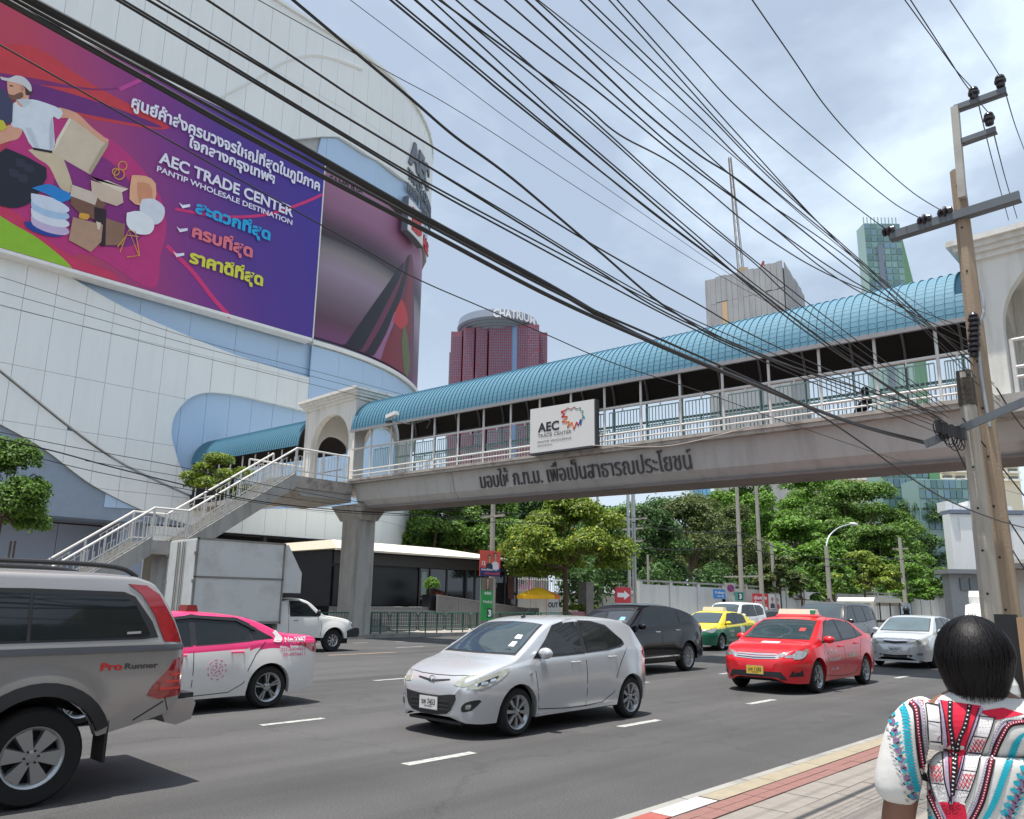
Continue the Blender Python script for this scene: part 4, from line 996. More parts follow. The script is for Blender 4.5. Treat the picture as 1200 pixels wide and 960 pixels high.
def add_wheels(root, xs, ytrack, r, w, rr, nsp, style):
    key = (r, w, rr, nsp, style)
    if key not in WH: WH[key] = wheel_meshes(key, *key)
    ty, rm = WH[key]
    for x in xs:
        for s in (1, -1):
            o = bpy.data.objects.new('wheel', ty); COL.objects.link(o); o.parent = root; o.location = (x, s * (ytrack - w / 2), r); o.rotation_euler = (0, radians(random.uniform(0, 70)), 0 if s > 0 else pi)
            q = bpy.data.objects.new('rim', rm); COL.objects.link(q); q.parent = o
class Loc:  # makes G.obj keep local coordinates
    pass
def lobj(g, name, m_, root, **k):
    me = g.mesh(name, m_, smooth=k.pop('smooth', False)); o = bpy.data.objects.new(name, me); COL.objects.link(o); o.parent = root; ORG[o.name] = Vector((0, 0, 0))
    return props(o, **k)

def build_body(sp):
    xs = set()
    xf, xr = sp['xf'], sp['xr']; wx = sp['axles']; ra = sp['ra']; zw = sp['r']
    n = 46
    for i in range(n + 1): xs.add(round(xr + (xf - xr) * i / n, 4))
    for e in (xf, xr):
        for d in (.008, .02, .035, .055, .08, .11, .15): xs.add(round(e + (-d if e == xf else d), 4))
    for w_ in wx:
        xs = {x for x in xs if not (abs(abs(x - w_) - ra) < .02)}
        for k in range(13): xs.add(round(w_ - ra * cos(pi * k / 12), 4))
        xs.add(round(w_ - ra - .006, 4)); xs.add(round(w_ + ra + .006, 4))
    for x, _ in sp['top']: xs.add(round(x, 4))
    xs = sorted(x for x in xs if xr - 1e-6 <= x <= xf + 1e-6)
    o = [xs[0]]
    for x in xs[1:]:
        if x - o[-1] > .004: o.append(x)
    xs = o; xs[-1] = xf
    NL, NU, NT = 9, 6, 8
    rings = []
    for x in xs:
        zt = sinterp(sp['top'], x); be = interp(sp['belt'], x); hw = sinterp(sp['hw'], x); zb0 = interp(sp['bot'], x)
        cr = interp(sp['crown'], x); ze = zt - cr; zbm = min(be, ze - .012)
        zb = zb0
        for w_ in wx:
            d = abs(x - w_)
            if d < ra + .0005: zb = max(zb, zw + sqrt(max(ra * ra - d * d, 0)) * sp.get('ay', 1.0))
        zb = min(zb, zbm - .02)
        wr = sp.get('wmid', .58); bw = sp.get('bw', .955); kt = sp['tumble']; sh = sp.get('shelf', .0)
        def yS(z):
            if z <= be:
                if z < wr: q = 1 - (1 - sp.get('lw', .93)) * ((wr - z) / (wr - .18)) ** 2 if wr > .18 else 1
                else: q = 1 - (1 - bw) * ((z - wr) / max(be - wr, .05)) ** 2
                y = hw * q
                fl = 0
                for w_ in wx:
                    d2 = sqrt((x - w_) ** 2 + (z - zw) ** 2)
                    if d2 < ra + .22: fl = max(fl, sp.get('flare', .018) * (1 - max(d2 - ra, 0) / .22))
                return y + fl * min(1, max(0, (xf - x) / .3)) * min(1, max(0, (x - xr) / .3))
            y = hw * bw - sh * min((z - be) / .02, 1) - kt * (z - be) - sp.get('kt2', .12) * (z - be) ** 2
            return y
        R = []
        R.append((yS(zb) * .90, zb)); 
        for i in range(NL + 1):
            z = zb + (zbm - zb) * i / NL; R.append((yS(z), z))
        for i in range(1, NU + 1):
            z = zbm + (ze - zbm) * i / NU; R.append((max(yS(z), .05), z))
        yE = R[-1][0]; p = sp.get('p', 2.6)
        for i in range(1, NT + 1):
            th = (pi / 2) * i / NT; c = max(cos(th), 0) ** (2 / p); s_ = sin(th) ** (2 / p); R.append((yE * c, ze + cr * s_))
        rings.append((x, R))
    V = []; F = []; M = len(rings[0][1])
    for x, R in rings:
        for y, z in R: V.append((x, y, z))
        for y, z in R[:-1]: V.append((x, -y, z))
    S = 2 * M - 1
    def idx(i, j, side):  # side 0 left,1 right
        return i * S + j if side == 0 or j == M - 1 else i * S + M + j
    for i in range(len(rings) - 1):
        for j in range(M - 1):
            F.append((idx(i, j, 0), idx(i + 1, j, 0), idx(i + 1, j + 1, 0), idx(i, j + 1, 0)))
            F.append((idx(i, j, 1), idx(i, j + 1, 1), idx(i + 1, j + 1, 1), idx(i + 1, j, 1)))
    for i in (0, len(rings) - 1):
        for j in range(M - 1):
            q = (idx(i, j, 0), idx(i, j + 1, 0), idx(i, j + 1, 1), idx(i, j, 1)); q = tuple(dict.fromkeys(q))
            F.append(q if i == 0 else q[::-1])
    return V, F
def patch_geo(bvh, poly, view, off=.006, side=1, step=.09, skirt=.02):
    if area(poly) < 0: poly = poly[::-1]
    P = []
    for i in range(len(poly)):
        a = poly[i]; b = poly[(i + 1) % len(poly)]; L = sqrt((a[0] - b[0]) ** 2 + (a[1] - b[1]) ** 2); n = max(1, int(L / step))
        for k in range(n): P.append((a[0] + (b[0] - a[0]) * k / n, a[1] + (b[1] - a[1]) * k / n))
    nb = len(P); E = [(i, (i + 1) % nb) for i in range(nb)]
    x0 = min(p[0] for p in P); x1 = max(p[0] for p in P); y0 = min(p[1] for p in P); y1 = max(p[1] for p in P)
    pts = [Vector(p) for p in P]
    def inside(x, y):
        c = False
        for i in range(nb):
            a = P[i]; b = P[i - 1]
            if (a[1] > y) != (b[1] > y) and x < (b[0] - a[0]) * (y - a[1]) / (b[1] - a[1]) + a[0]: c = not c
        return c
    x = x0 + step / 2
    while x < x1:
        y = y0 + step / 2
        while y < y1:
            if inside(x, y) and min((x - q[0]) ** 2 + (y - q[1]) ** 2 for q in P) > (step * .35) ** 2: pts.append(Vector((x, y)))
            y += step
        x += step
    vo, eo, fo, ov, oe, of = delaunay_2d_cdt(pts, E, [list(range(nb))], 1, 1e-5)
    T = []; ok = []
    for v in vo:
        if view == 'side': o = Vector((v.x, 5 * side, v.y)); d = Vector((0, -side, 0))
        elif view == 'front': o = Vector((8, v.x, v.y)); d = Vector((-1, 0, 0))
        elif view == 'rear': o = Vector((-8, v.x, v.y)); d = Vector((1, 0, 0))
        else: o = Vector((v.x, v.y, 5)); d = Vector((0, 0, -1))
        h, nrm, _, _ = bvh.ray_cast(o, d)
        if h is None: T.append(None)
        else:
            if nrm.dot(d) > 0: nrm = -nrm
            nrm = (nrm - d * .6).normalized()
            T.append((h, nrm))
    vs = []; mp_ = {}
    for i, t in enumerate(T):
        if t: mp_[i] = len(vs); vs.append(t[0] + t[1] * off)
    nv = len(vs); fs = []
    from collections import Counter
    ec = Counter(); dr = {}
    for f in fo:
        if all(i in mp_ for i in f):
            q = tuple(mp_[i] for i in f); fs.append(q)
            for i in range(len(q)):
                e = (q[i], q[(i + 1) % len(q)]); k = tuple(sorted(e)); ec[k] += 1; dr[k] = e
    low = [t[0] - t[1] * skirt for t in T if t]
    for k in ec:
        if ec[k] == 1: a, b = dr[k]; fs.append((b, a, nv + a, nv + b))
    return vs + low, fs
class Veh:
    def __init__(s, sp, name, label, cat, x, y, heading=pi, M=None, z=0.0, sub=None, group=None):
        s.sp = sp; s.root = thing(name, label, cat, (x, y, z), rz=heading, group=group)
        V, F = build_body(sp); s.bvh = BVHTree.FromPolygons(V, F)
        me = bpy.data.meshes.new('body'); me.from_pydata(V, [], F)
        for m_ in (M if isinstance(M, list) else [M]): me.materials.append(m_)
        if isinstance(M, list):   # two tone: second below split line
            for p in me.polygons:
                c = p.center
                if c.z < sp['split'](c.x): p.material_index = 1
        me.polygons.foreach_set('use_smooth', [True] * len(me.polygons)); me.set_sharp_from_angle(angle=radians(50)); me.update()
        s.body = bpy.data.objects.new('body', me); COL.objects.link(s.body); s.body.parent = s.root
        g = G(); xf, xr = sp['xf'], sp['xr']; hw = max(h for _, h in sp['hw']); a0, a1 = min(sp['axles']), max(sp['axles']); ra = sp['ra']
        g.box(a0 + ra + .02, a1 - ra - .02, -hw + .07, hw - .07, sp.get('ub', .2), .5)
        g.box(xr + sp.get('rb', .3), xf - .3, -hw + .30, hw - .30, sp.get('ub', .2) + .02, sp.get('wellz', .62)); g.box(xr + .3, a0 - ra - .03, -hw + .25, hw - .25, sp.get('rz', .3), sp.get('rz', .3) + .2); g.box(a1 + ra + .03, xf - .25, -hw + .25, hw - .25, .24, .45)
        lobj(g, 'underbody', M_dkm, s.root)
        add_wheels(s.root, sp['axles'], hw - sp.get('inset', .0), sp['r'], sp.get('ww', .2), sp['rr'], sp.get('nsp', 8), sp.get('style', 's'))
    def p(s, name, view, poly, m_, off=.006, both=True, skirt=.02, step=.09, label=None, kind=None):
        for sd in ((1, -1) if (view == 'side' and both) else ((1, 'm') if (both and view in ('front', 'rear', 'top') and both == 'm') else (1,))):
            q = poly
            if sd == 'm': q = [(-a, b) for a, b in poly] if view != 'top' else [(a, -b) for a, b in poly]
            v, f = patch_geo(s.bvh, q, view, off, 1 if sd == 'm' else sd, step, skirt)
            if not f: continue
            g = G(); g.add(v, f); lobj(g, name, m_, s.root, smooth='auto', label=label)
    def strip(s, pts, w=.011, m_=None, name='panel_gap', view='side', off=.0025):
        m_ = m_ or M_seam
        A = []; B = []
        for i, p in enumerate(pts):
            a = Vector(pts[max(i - 1, 0)]); b = Vector(pts[min(i + 1, len(pts) - 1)]); d = (b - a).normalized(); n = Vector((-d.y, d.x)) * w / 2
            A.append(tuple(Vector(p) + n)); B.append(tuple(Vector(p) - n))
        s.p(name, view, A + B[::-1], m_, off=off, skirt=.004, step=.12)
    def handle(s, x, z, m_, L=.17):
        for sd in (1, -1):
            h, n, _, _ = s.bvh.ray_cast(Vector((x, 5 * sd, z)), Vector((0, -sd, 0)))
            g = G(); g.tube([(x - L / 2, h.y + .0 * sd, z), (x - L / 2 + .02, h.y + .035 * sd, z), (x + L / 2 - .02, h.y + .035 * sd, z), (x + L / 2, h.y, z)], .014, 8); lobj(g, 'door_handle', m_, s.root, smooth='auto')
    def mirror(s, x, z, m_, r=(.07, .115, .075), out=.13, yb=None):
        for sd in (1, -1):
            h, n, _, _ = s.bvh.ray_cast(Vector((x, 5 * sd, z - .04)), Vector((0, -sd, 0)))
            y = abs(h.y); g = G(); g.ell((x - .02, sd * (y + out), z), r[0], r[1], r[2], 14, 10)
            o = lobj(g, 'wing_mirror', m_, s.root, smooth=True)
            g = G(); g.bar((x, sd * (y - .02), z - .05), (x - .01, sd * (y + out), z - .035), .05, .035); q = lobj(g, 'mirror_arm', M_trim, s.root)
            g = G(); g.ell((x - .055, sd * (y + out), z), .045, r[1] * .82, r[2] * .78, 12, 8); lobj(g, 'mirror_glass', M_glass, s.root, smooth=True)
    def plate(s, x, z, txt, m_=None, front=True, w=.34, h=.15, tcol=None, sub=None, tilt=0):
        m_ = m_ or M_platew; d = 1 if front else -1; hh = None
        r_ = s.bvh.ray_cast(Vector((9 * d, 0, z)), Vector((-d, 0, 0)))[0]; X = r_.x + .012 * d
        g = G(); g.box(X, X + .012 * d, -w / 2, w / 2, z - h / 2, z + h / 2); o = lobj(g, 'number_plate', m_, s.root)
        g = G(); g.box(X - .004 * d, X + .009 * d, -w / 2 - .008, w / 2 + .008, z - h / 2 - .008, z + h / 2 + .008); lobj(g, 'plate_frame', M_chrome, s.root)
        tm = tcol or mat('plate_ink', (.02, .02, .03), r=.6, var=0)
        def t_(st, z0, hh, ww):
            A = Vector((X + .014 * d, -ww / 2 * (-1 if not front else 1), z0)); B = Vector((X + .014 * d, ww / 2 * (-1 if not front else 1), z0))
            o = fit_text(st, A, B, (0, 0, 1), hh, 'plate_lettering', tm, None, bold=.02, ext=.001); o.parent = s.root
        t_(txt, z - .025, .07, w * .78)
        t_(sub or 'กรุงเทพ', z - .062, .028, w * .4)
    def text(s, st, x0, x1, z, h, m_, side=1, bold=.02, name='door_lettering', off=.006):
        # text on the left (near) side: reads along travel reversed
        vs, fs, a, b, c, d = text_geo(st, bold); g = G(); P = []
        for v in vs:
            x = x0 + (x1 - x0) * (v.x - a) / (b - a); zz = z + h * (v.y - c) / (d - c)
            hpt = s.bvh.ray_cast(Vector((x, 5 * side, zz)), Vector((0, -side, 0)))[0]
            P.append((x, (hpt.y if hpt else .8 * side) + off * side, zz))
        g.add(P, fs); me = g.mesh(name, m_, recalc=False); o = bpy.data.objects.new(name, me); COL.objects.link(o); o.parent = s.root
    def ring(s, cx, cz, ra, rb, m_, off, name='fender_flare', a0=-10, a1=190):
        P = [(cx + rb * cos(radians(a0 + (a1 - a0) * i / 20)), cz + rb * sin(radians(a0 + (a1 - a0) * i / 20))) for i in range(21)]
        Q = [(cx + ra * cos(radians(a0 + (a1 - a0) * i / 20)), cz + ra * sin(radians(a0 + (a1 - a0) * i / 20))) for i in range(21)]
        s.p(name, 'side', P + Q[::-1], m_, off=off, skirt=.03)
    def roof_box(s, x, z, w, l, h, m_, name='roof_sign', taper=.7):
        g = G(); P = []
        for zz, k in ((z, 1), (z + h, taper)):
            P += [(x - l / 2 * k, -w / 2 * (1 - (1 - k) * .2), zz), (x + l / 2 * k, -w / 2 * (1 - (1 - k) * .2), zz), (x + l / 2 * k, w / 2 * (1 - (1 - k) * .2), zz), (x - l / 2 * k, w / 2 * (1 - (1 - k) * .2), zz)]
        g.add(P, [(0, 3, 2, 1), (4, 5, 6, 7), (0, 1, 5, 4), (1, 2, 6, 5), (2, 3, 7, 6), (3, 0, 4, 7)]); return lobj(g, name, m_, s.root)

HATCH = dict(xf=2.02, xr=-1.86, axles=(1.245, -1.245), r=.295, ra=.345, rr=.205, ww=.185, nsp=8, style='s', inset=.012,
    top=[(-1.86, .62), (-1.855, .78), (-1.82, .90), (-1.74, 1.0), (-1.58, 1.19), (-1.42, 1.37), (-1.1, 1.45), (-.6, 1.475), (0, 1.472), (.28, 1.44), (.46, 1.385), (1.16, 1.0), (1.24, .965), (1.5, .90), (1.75, .82), (1.90, .74), (1.98, .66), (2.01, .58), (2.02, .50)],
    belt=[(-1.86, .98), (-1.3, 1.02), (-.2, .955), (.9, .90), (1.4, .84), (2.02, .60)],
    bot=[(-1.86, .36), (-1.75, .26), (-1.5, .22), (1.5, .20), (1.8, .185), (1.95, .20), (2.02, .26)],
    hw=[(-1.86, .52), (-1.82, .66), (-1.7, .77), (-1.4, .828), (-1.0, .84), (1.0, .842), (1.4, .838), (1.65, .81), (1.82, .745), (1.93, .65), (1.99, .54), (2.02, .44)],
    crown=[(-1.86, .03), (-1.4, .06), (0, .085), (.46, .06), (1.1, .035), (1.3, .06), (1.8, .06), (2.02, .03)], tumble=.30, kt2=.12, bw=.96, lw=.93, flare=.02, shelf=.012)
SEDAN = dict(xf=2.30, xr=-2.32, axles=(1.35, -1.35), r=.315, ra=.365, rr=.215, ww=.2, nsp=5, style='v', inset=.012,
    top=[(-2.32, .70), (-2.31, .92), (-2.27, 1.03), (-2.15, 1.085), (-1.9, 1.105), (-1.72, 1.12), (-1.05, 1.37), (-.85, 1.41), (-.4, 1.452), (0, 1.46), (.3, 1.44), (.52, 1.39), (1.28, 1.02), (1.38, .98), (1.7, .94), (2.0, .86), (2.15, .78), (2.24, .69), (2.29, .60), (2.30, .50)],
    belt=[(-2.32, 1.0), (-1.6, 1.02), (-.2, .955), (1.0, .91), (1.5, .87), (2.30, .62)],
    bot=[(-2.32, .42), (-2.2, .30), (-1.9, .22), (1.6, .20), (2.0, .20), (2.2, .22), (2.30, .30)],
    hw=[(-2.32, .60), (-2.28, .70), (-2.15, .80), (-1.85, .868), (-1.4, .885), (1.2, .888), (1.6, .87), (1.9, .82), (2.1, .72), (2.22, .58), (2.28, .45), (2.30, .34)],
    crown=[(-2.32, .03), (-1.8, .05), (-1.0, .06), (0, .085), (.5, .06), (1.2, .035), (1.5, .06), (2.1, .05), (2.30, .03)], tumble=.33, kt2=.14, bw=.955, lw=.93, flare=.02, shelf=.012)
CROSS = dict(xf=2.26, xr=-2.36, axles=(1.33, -1.33), r=.36, ra=.41, rr=.25, ww=.23, nsp=10, style='v', inset=.015, ub=.25,
    top=[(-2.36, .80), (-2.34, 1.02), (-2.26, 1.12), (-2.0, 1.31), (-1.7, 1.46), (-1.2, 1.59), (-.6, 1.67), (0, 1.69), (.25, 1.665), (.45, 1.60), (1.18, 1.17), (1.28, 1.13), (1.6, 1.10), (1.95, 1.02), (2.12, .92), (2.22, .78), (2.26, .62)],
    belt=[(-2.36, 1.10), (-1.6, 1.18), (-.2, 1.08), (1.0, 1.03), (1.5, .99), (2.26, .8)],
    bot=[(-2.36, .5), (-2.2, .36), (-1.9, .3), (1.6, .28), (2.0, .28), (2.15, .3), (2.26, .4)],
    hw=[(-2.36, .62), (-2.3, .76), (-2.1, .86), (-1.7, .91), (1.2, .918), (1.6, .90), (1.9, .84), (2.1, .72), (2.2, .58), (2.26, .42)],
    crown=[(-2.36, .03), (-1.6, .06), (0, .09), (.45, .06), (1.2, .04), (1.5, .08), (2.1, .1), (2.26, .05)], tumble=.28, kt2=.14, bw=.955, lw=.92, wmid=.65, flare=.03, wellz=.75, shelf=.012)
WAGON = dict(xf=2.36, xr=-2.38, axles=(1.42, -1.38), r=.38, ra=.43, rr=.255, ww=.25, nsp=6, style='v', inset=.015, ub=.3,
    top=[(-2.38, .80), (-2.36, 1.2), (-2.30, 1.45), (-2.18, 1.70), (-2.05, 1.79), (-1.5, 1.83), (-.5, 1.845), (0, 1.84), (.2, 1.82), (.40, 1.75), (.98, 1.24), (1.08, 1.20), (1.6, 1.18), (2.05, 1.10), (2.22, 1.0), (2.32, .85), (2.36, .65)],
    belt=[(-2.38, 1.16), (-1.6, 1.18), (-.2, 1.14), (1.0, 1.11), (1.5, 1.08), (2.36, .9)],
    bot=[(-2.38, .5), (-2.2, .40), (-1.9, .36), (1.6, .34), (2.1, .34), (2.25, .36), (2.36, .45)],
    hw=[(-2.38, .74), (-2.33, .83), (-2.1, .90), (-1.7, .925), (1.2, .93), (1.7, .915), (2.0, .86), (2.2, .76), (2.3, .64), (2.36, .5)],
    crown=[(-2.38, .03), (-1.6, .07), (0, .08), (.4, .06), (1.0, .04), (1.5, .09), (2.2, .1), (2.36, .05)], tumble=.2, kt2=.1, bw=.965, lw=.93, wmid=.7, flare=.035, wellz=.8, shelf=.012)
def smpoly(p, n=3): return [tuple(q) for q in smooth_line([tuple(x) for x in p] + [tuple(p[0])], n)[:-1]]
def greenhouse(v, front, rear, quarter=None, ws=None, bl=None, frame=.035, glass=None, wsm=None):
    glass = glass or M_glass
    allp = front + rear + (quarter or [])
    for nm, q in (('front_side_window', front), ('rear_side_window', rear), ('quarter_window', quarter)):
        if not q: continue
        c = (sum(a for a, _ in q) / len(q), sum(b for _, b in q) / len(q))
        big = [(a + (frame if a > c[0] else -frame) * .8, b + (frame if b > c[1] else -frame * .7)) for a, b in q]
        v.p('window_surround', 'side', big, M_trim, off=.004, skirt=.01); v.p(nm, 'side', q, glass, off=.008, skirt=.012)
    a_ = min(p[0] for p in front) + .01; b_ = max(p[0] for p in rear) - .01; zt_ = max(p[1] for p in front) - .004; zb_ = min(p[1] for p in front) + .02
    v.p('pillar_trim', 'side', [(b_, zb_), (a_, zb_), (a_, zt_), (b_, zt_)], M_trim, off=.006, skirt=.01)
    if ws: v.p('windscreen_surround', 'top', [(a + (.03 if a > .8 else -.025), b + (.03 if b > 0 else -.03)) for a, b in ws], M_trim, off=.004, both=False); v.p('windscreen', 'top', ws, wsm or M_wind, off=.009, both=False)
    if bl: v.p('rear_window', 'top', bl, M_glass, off=.008, both=False)

# ---------------------------------------------------------------- silver hatchback (foreground)
P_silver = paint('silver_paint', (204, 206, 209), metal=.5, r=.25)
h = Veh(HATCH, 'silver_hatchback', 'small silver hatchback with pale mottled windscreen in the middle of the road', 'car', 8.82, 7.87, pi, P_silver)
greenhouse(h, smpoly([(.90, .955), (.60, 1.17), (.36, 1.32), (.1, 1.385), (-.10, 1.40), (-.12, 1.18), (-.13, .985), (.3, .97)], 1),
           smpoly([(-.22, .99), (-.21, 1.2), (-.20, 1.385), (-.50, 1.375), (-.78, 1.31), (-1.10, 1.14), (-1.12, 1.09), (-1.0, 1.05), (-.7, 1.015)], 1), None,
           ws=[(1.14, -.66), (1.17, -.35), (1.18, 0), (1.17, .35), (1.14, .66), (.86, .61), (.50, .53), (.47, 0), (.50, -.53), (.86, -.61)])
h.p('rear_window', 'rear', [(-.52, 1.02), (.52, 1.02), (.47, 1.36), (-.47, 1.36)], M_glass, both=False)
h.p('headlight', 'side', smpoly([(1.95, .60), (1.91, .665), (1.76, .745), (1.56, .80), (1.40, .84), (1.47, .76), (1.63, .68), (1.80, .61)], 2), M_lampy, off=.008)
h.p('headlight_inner', 'front', smpoly([(.42, .64), (.56, .62), (.66, .66), (.70, .74), (.60, .76), (.48, .72)], 2), M_lampy, off=.007, both='m')
h.p('lamp_bezel', 'side', smpoly([(1.86, .64), (1.84, .67), (1.72, .715), (1.58, .755), (1.60, .73), (1.74, .67)], 1), M_trim, off=.011); h.p('lamp_lens', 'side', smpoly([(1.82, .65), (1.81, .68), (1.75, .69), (1.74, .665)], 2), M_chrome, off=.014); h.p('lamp_lens', 'side', smpoly([(1.71, .685), (1.70, .71), (1.64, .725), (1.64, .70)], 2), M_chrome, off=.014)
h.p('grille', 'front', smpoly([(-.47, .53), (-.2, .50), (.2, .50), (.47, .53), (.44, .40), (.33, .29), (0, .26), (-.33, .29), (-.44, .40)], 2), M_trim, off=.006, both=False)
for zz in (.33, .38, .43): h.p('grille_slat', 'front', [(-.36, zz), (.36, zz), (.36, zz + .012), (-.36, zz + .012)], M_seam, off=.012, both=False, skirt=.006)
h.p('upper_grille', 'front', [(-.30, .685), (-.06, .655), (.06, .655), (.30, .685), (.30, .70), (0, .675), (-.30, .70)], M_trim, off=.006, both=False)
h.p('fog_light_recess', 'front', smpoly([(.56, .33), (.66, .35), (.74, .46), (.70, .475), (.60, .44), (.55, .38)], 2), M_trim, off=.006, both='m')
h.p('fog_light', 'front', smpoly([(.60, .365), (.65, .37), (.66, .42), (.61, .415)], 2), M_lampw, off=.010, both='m')
r_ = h.bvh.ray_cast(Vector((9, 0, .67)), Vector((-1, 0, 0)))[0]
g = G(); g.lathe((r_.x + .0, 0, .672), [(.058, 0), (.058, .02), (.047, .022), (.047, .004)], 20, 'x', cap=False); g.bar((r_.x + .016, -.045, .69), (r_.x + .016, 0, .655), .012, .014, (1, 0, 0)); g.bar((r_.x + .016, .045, .69), (r_.x + .016, 0, .655), .012, .014, (1, 0, 0)); lobj(g, 'badge', M_chrome, h.root, smooth='auto')
h.plate(1, .40, 'งพ 7453', sub='กรุงเทพมหานคร')
h.p('tail_light', 'side', smpoly([(-1.86, .80), (-1.84, .98), (-1.70, 1.02), (-1.62, .96), (-1.72, .84)], 2), M_lampr, off=.008)
h.mirror(.80, 1.0, P_silver, out=.10)
h.handle(.08, .86, P_silver); h.handle(-.78, .90, P_silver)
for q in ([(.86, .30), (.90, .6), (.93, .92)], [(-.165, .26), (-.17, .6), (-.165, .98)], [(-.86, .62), (-.98, .80), (-1.18, 1.02)], [(.86, .30), (.3, .265), (-.16, .26)], [(-.16, .26), (-.55, .28), (-.80, .40), (-.86, .62)]): h.strip(q)
g = G(); g.box(1.62, 1.93, -.50, .50, .165, .20); lobj(g, 'front_lip', M_trim, h.root)
h.strip([(1.84, -.62), (1.90, -.3), (1.91, 0), (1.90, .3), (1.84, .62)], view='top', name='bonnet_gap')
g = G(); g.tube([(.25, 0, 1.46), (.12, 0, 1.58)], .006, 5); g.ell((.27, 0, 1.455), .05, .025, .03, 8, 6); lobj(g, 'aerial', M_trim, h.root)
h.p('side_indicator', 'side', smpoly([(1.0, .735), (1.04, .735), (1.04, .76), (1.0, .76)], 2), M_lampw, off=.012)
h.p('sticker', 'top', [(1.02, .42), (1.02, .52), (.92, .50), (.92, .41)], M_platew, off=.013, both=False); h.p('sticker', 'top', [(.86, .38), (.86, .50), (.78, .47), (.78, .37)], M_platew, off=.013, both=False)
g = G(); g.tube([(1.12, -.1, .995), (1.08, .52, 1.045)], .01, 5); lobj(g, 'wiper', M_trim, h.root)
h.p('side_skirt', 'side', [(.86, .21), (-.84, .22), (-.84, .255), (.86, .25)], P_silver, off=.014)
g = G(); g.add([(-1.40, -.56, 1.40), (-1.40, .56, 1.40), (-1.62, .50, 1.405), (-1.62, -.50, 1.405), (-1.40, -.56, 1.375), (-1.40, .56, 1.375), (-1.62, .50, 1.385), (-1.62, -.50, 1.385)], [(0, 1, 2, 3), (7, 6, 5, 4), (0, 4, 5, 1), (1, 5, 6, 2), (2, 6, 7, 3), (3, 7, 4, 0)]); lobj(g, 'rear_spoiler', P_silver, h.root)

# ---------------------------------------------------------------- taxis
SED_F = smpoly([(.96, .965), (.70, 1.14), (.42, 1.32), (.2, 1.375), (-.06, 1.40), (-.07, 1.18), (-.07, .985), (.4, .97)], 1)
SED_R = smpoly([(-.17, .99), (-.16, 1.2), (-.15, 1.40), (-.50, 1.385), (-.80, 1.33), (-1.0, 1.24), (-1.02, 1.04), (-.6, 1.01)], 1)
SED_Q = [(-1.07, 1.045), (-1.05, 1.225), (-1.38, 1.07)]
SED_WS = [(1.26, -.68), (1.29, -.35), (1.30, 0), (1.29, .35), (1.26, .68), (.9, .63), (.56, .56), (.53, 0), (.56, -.56), (.9, -.63)]
SED_BL = [(-1.66, -.60), (-1.69, 0), (-1.66, .60), (-1.08, .52), (-1.06, 0), (-1.08, -.52)]
def sedan_seams(v):
    for q in ([(.98, .32), (1.0, .6), (1.0, .94)], [(-.115, .26), (-.12, .6), (-.11, .98)], [(-.98, .60), (-1.1, .82), (-1.26, 1.0)], [(.98, .32), (.3, .265), (-.12, .26)], [(-.12, .26), (-.7, .28), (-.92, .40), (-.98, .60)]): v.strip(q)
    v.strip([(2.08, -.66), (2.16, -.3), (2.18, 0), (2.16, .3), (2.08, .66)], view='top', name='bonnet_gap')
def taxi_front(v, lamp):
    v.p('headlight', 'front', smpoly([(.40, .70), (.60, .68), (.76, .70), (.80, .78), (.72, .82), (.56, .78), (.42, .74)], 2), lamp, off=.008, both='m')
    v.p('headlight', 'side', smpoly([(2.10, .66), (2.04, .76), (1.80, .82), (1.64, .84), (1.80, .73), (1.96, .66)], 2), lamp, off=.008)
P_red = paint('red_taxi_paint', (208, 22, 34), r=.3)
t1 = Veh(SEDAN, 'red_taxi', 'bright red taxi with cream roof sign and yellow number plate', 'taxi', 17.05, 7.42, pi + radians(1.0), P_red)
greenhouse(t1, SED_F, SED_R, SED_Q, SED_WS, SED_BL); sedan_seams(t1); taxi_front(t1, M_lampw)
t1.p('grille', 'front', [(-.46, .66), (0, .64), (.46, .66), (.46, .715), (0, .70), (-.46, .715)], M_chrome, off=.008, both=False)
t1.p('grille', 'front', [(-.42, .725), (0, .715), (.42, .725), (.40, .75), (0, .745), (-.40, .75)], M_chrome, off=.010, both=False)
t1.p('grille_gap', 'front', [(-.40, .675), (0, .66), (.40, .675), (.40, .69), (0, .677), (-.40, .69)], M_trim, off=.012, both=False)
t1.p('lower_grille', 'front', [(-.60, .27), (.60, .27), (.50, .42), (-.50, .42)], M_trim, off=.007, both=False)
t1.p('fog_light_recess', 'front', [(.62, .33), (.80, .34), (.80, .46), (.68, .44)], M_trim, off=.007, both='m')
t1.plate(1, .44, 'มพ 1182', M_platey)
t1.mirror(.92, 1.01, P_red); t1.handle(.08, .86, P_red); t1.handle(-.86, .90, P_red)
M_wtext = mat('white_lettering', (.7, .68, .66), r=.6, var=0); M_cream2 = mat('taxi_sign_cream', (.70, .62, .48), r=.4, var=.05)
t1.roof_box(.05, 1.455, .92, .30, .04, P_red, 'sign_base'); t1.roof_box(.05, 1.496, .84, .22, .11, M_cream2)
g = G(); g.box(.135, .163, .30, .41, 1.505, 1.585); lobj(g, 'sign_badge', smat('badge_green', (40, 150, 110)), t1.root)
t1.text('แท็กซี่', .80, .35, .72, .10, M_wtext, name='door_lettering'); t1.text('สหกรณ์แท็กซี่', .85, .2, .58, .09, M_wtext); t1.text('มพ 1182', .70, .3, .40, .05, M_wtext); t1.text('02-880', -.3, -.75, .62, .09, M_wtext)
t1.p('bonnet_sticker', 'top', [(1.75, -.12), (1.75, .25), (1.60, .25), (1.60, -.12)], M_wtext, off=.008, both=False)
t1.p('taxi_light', 'top', [(1.0, .38), (1.0, .50), (.9, .50), (.9, .38)], smat('card_red', (200, 40, 40)), off=.013, both=False)
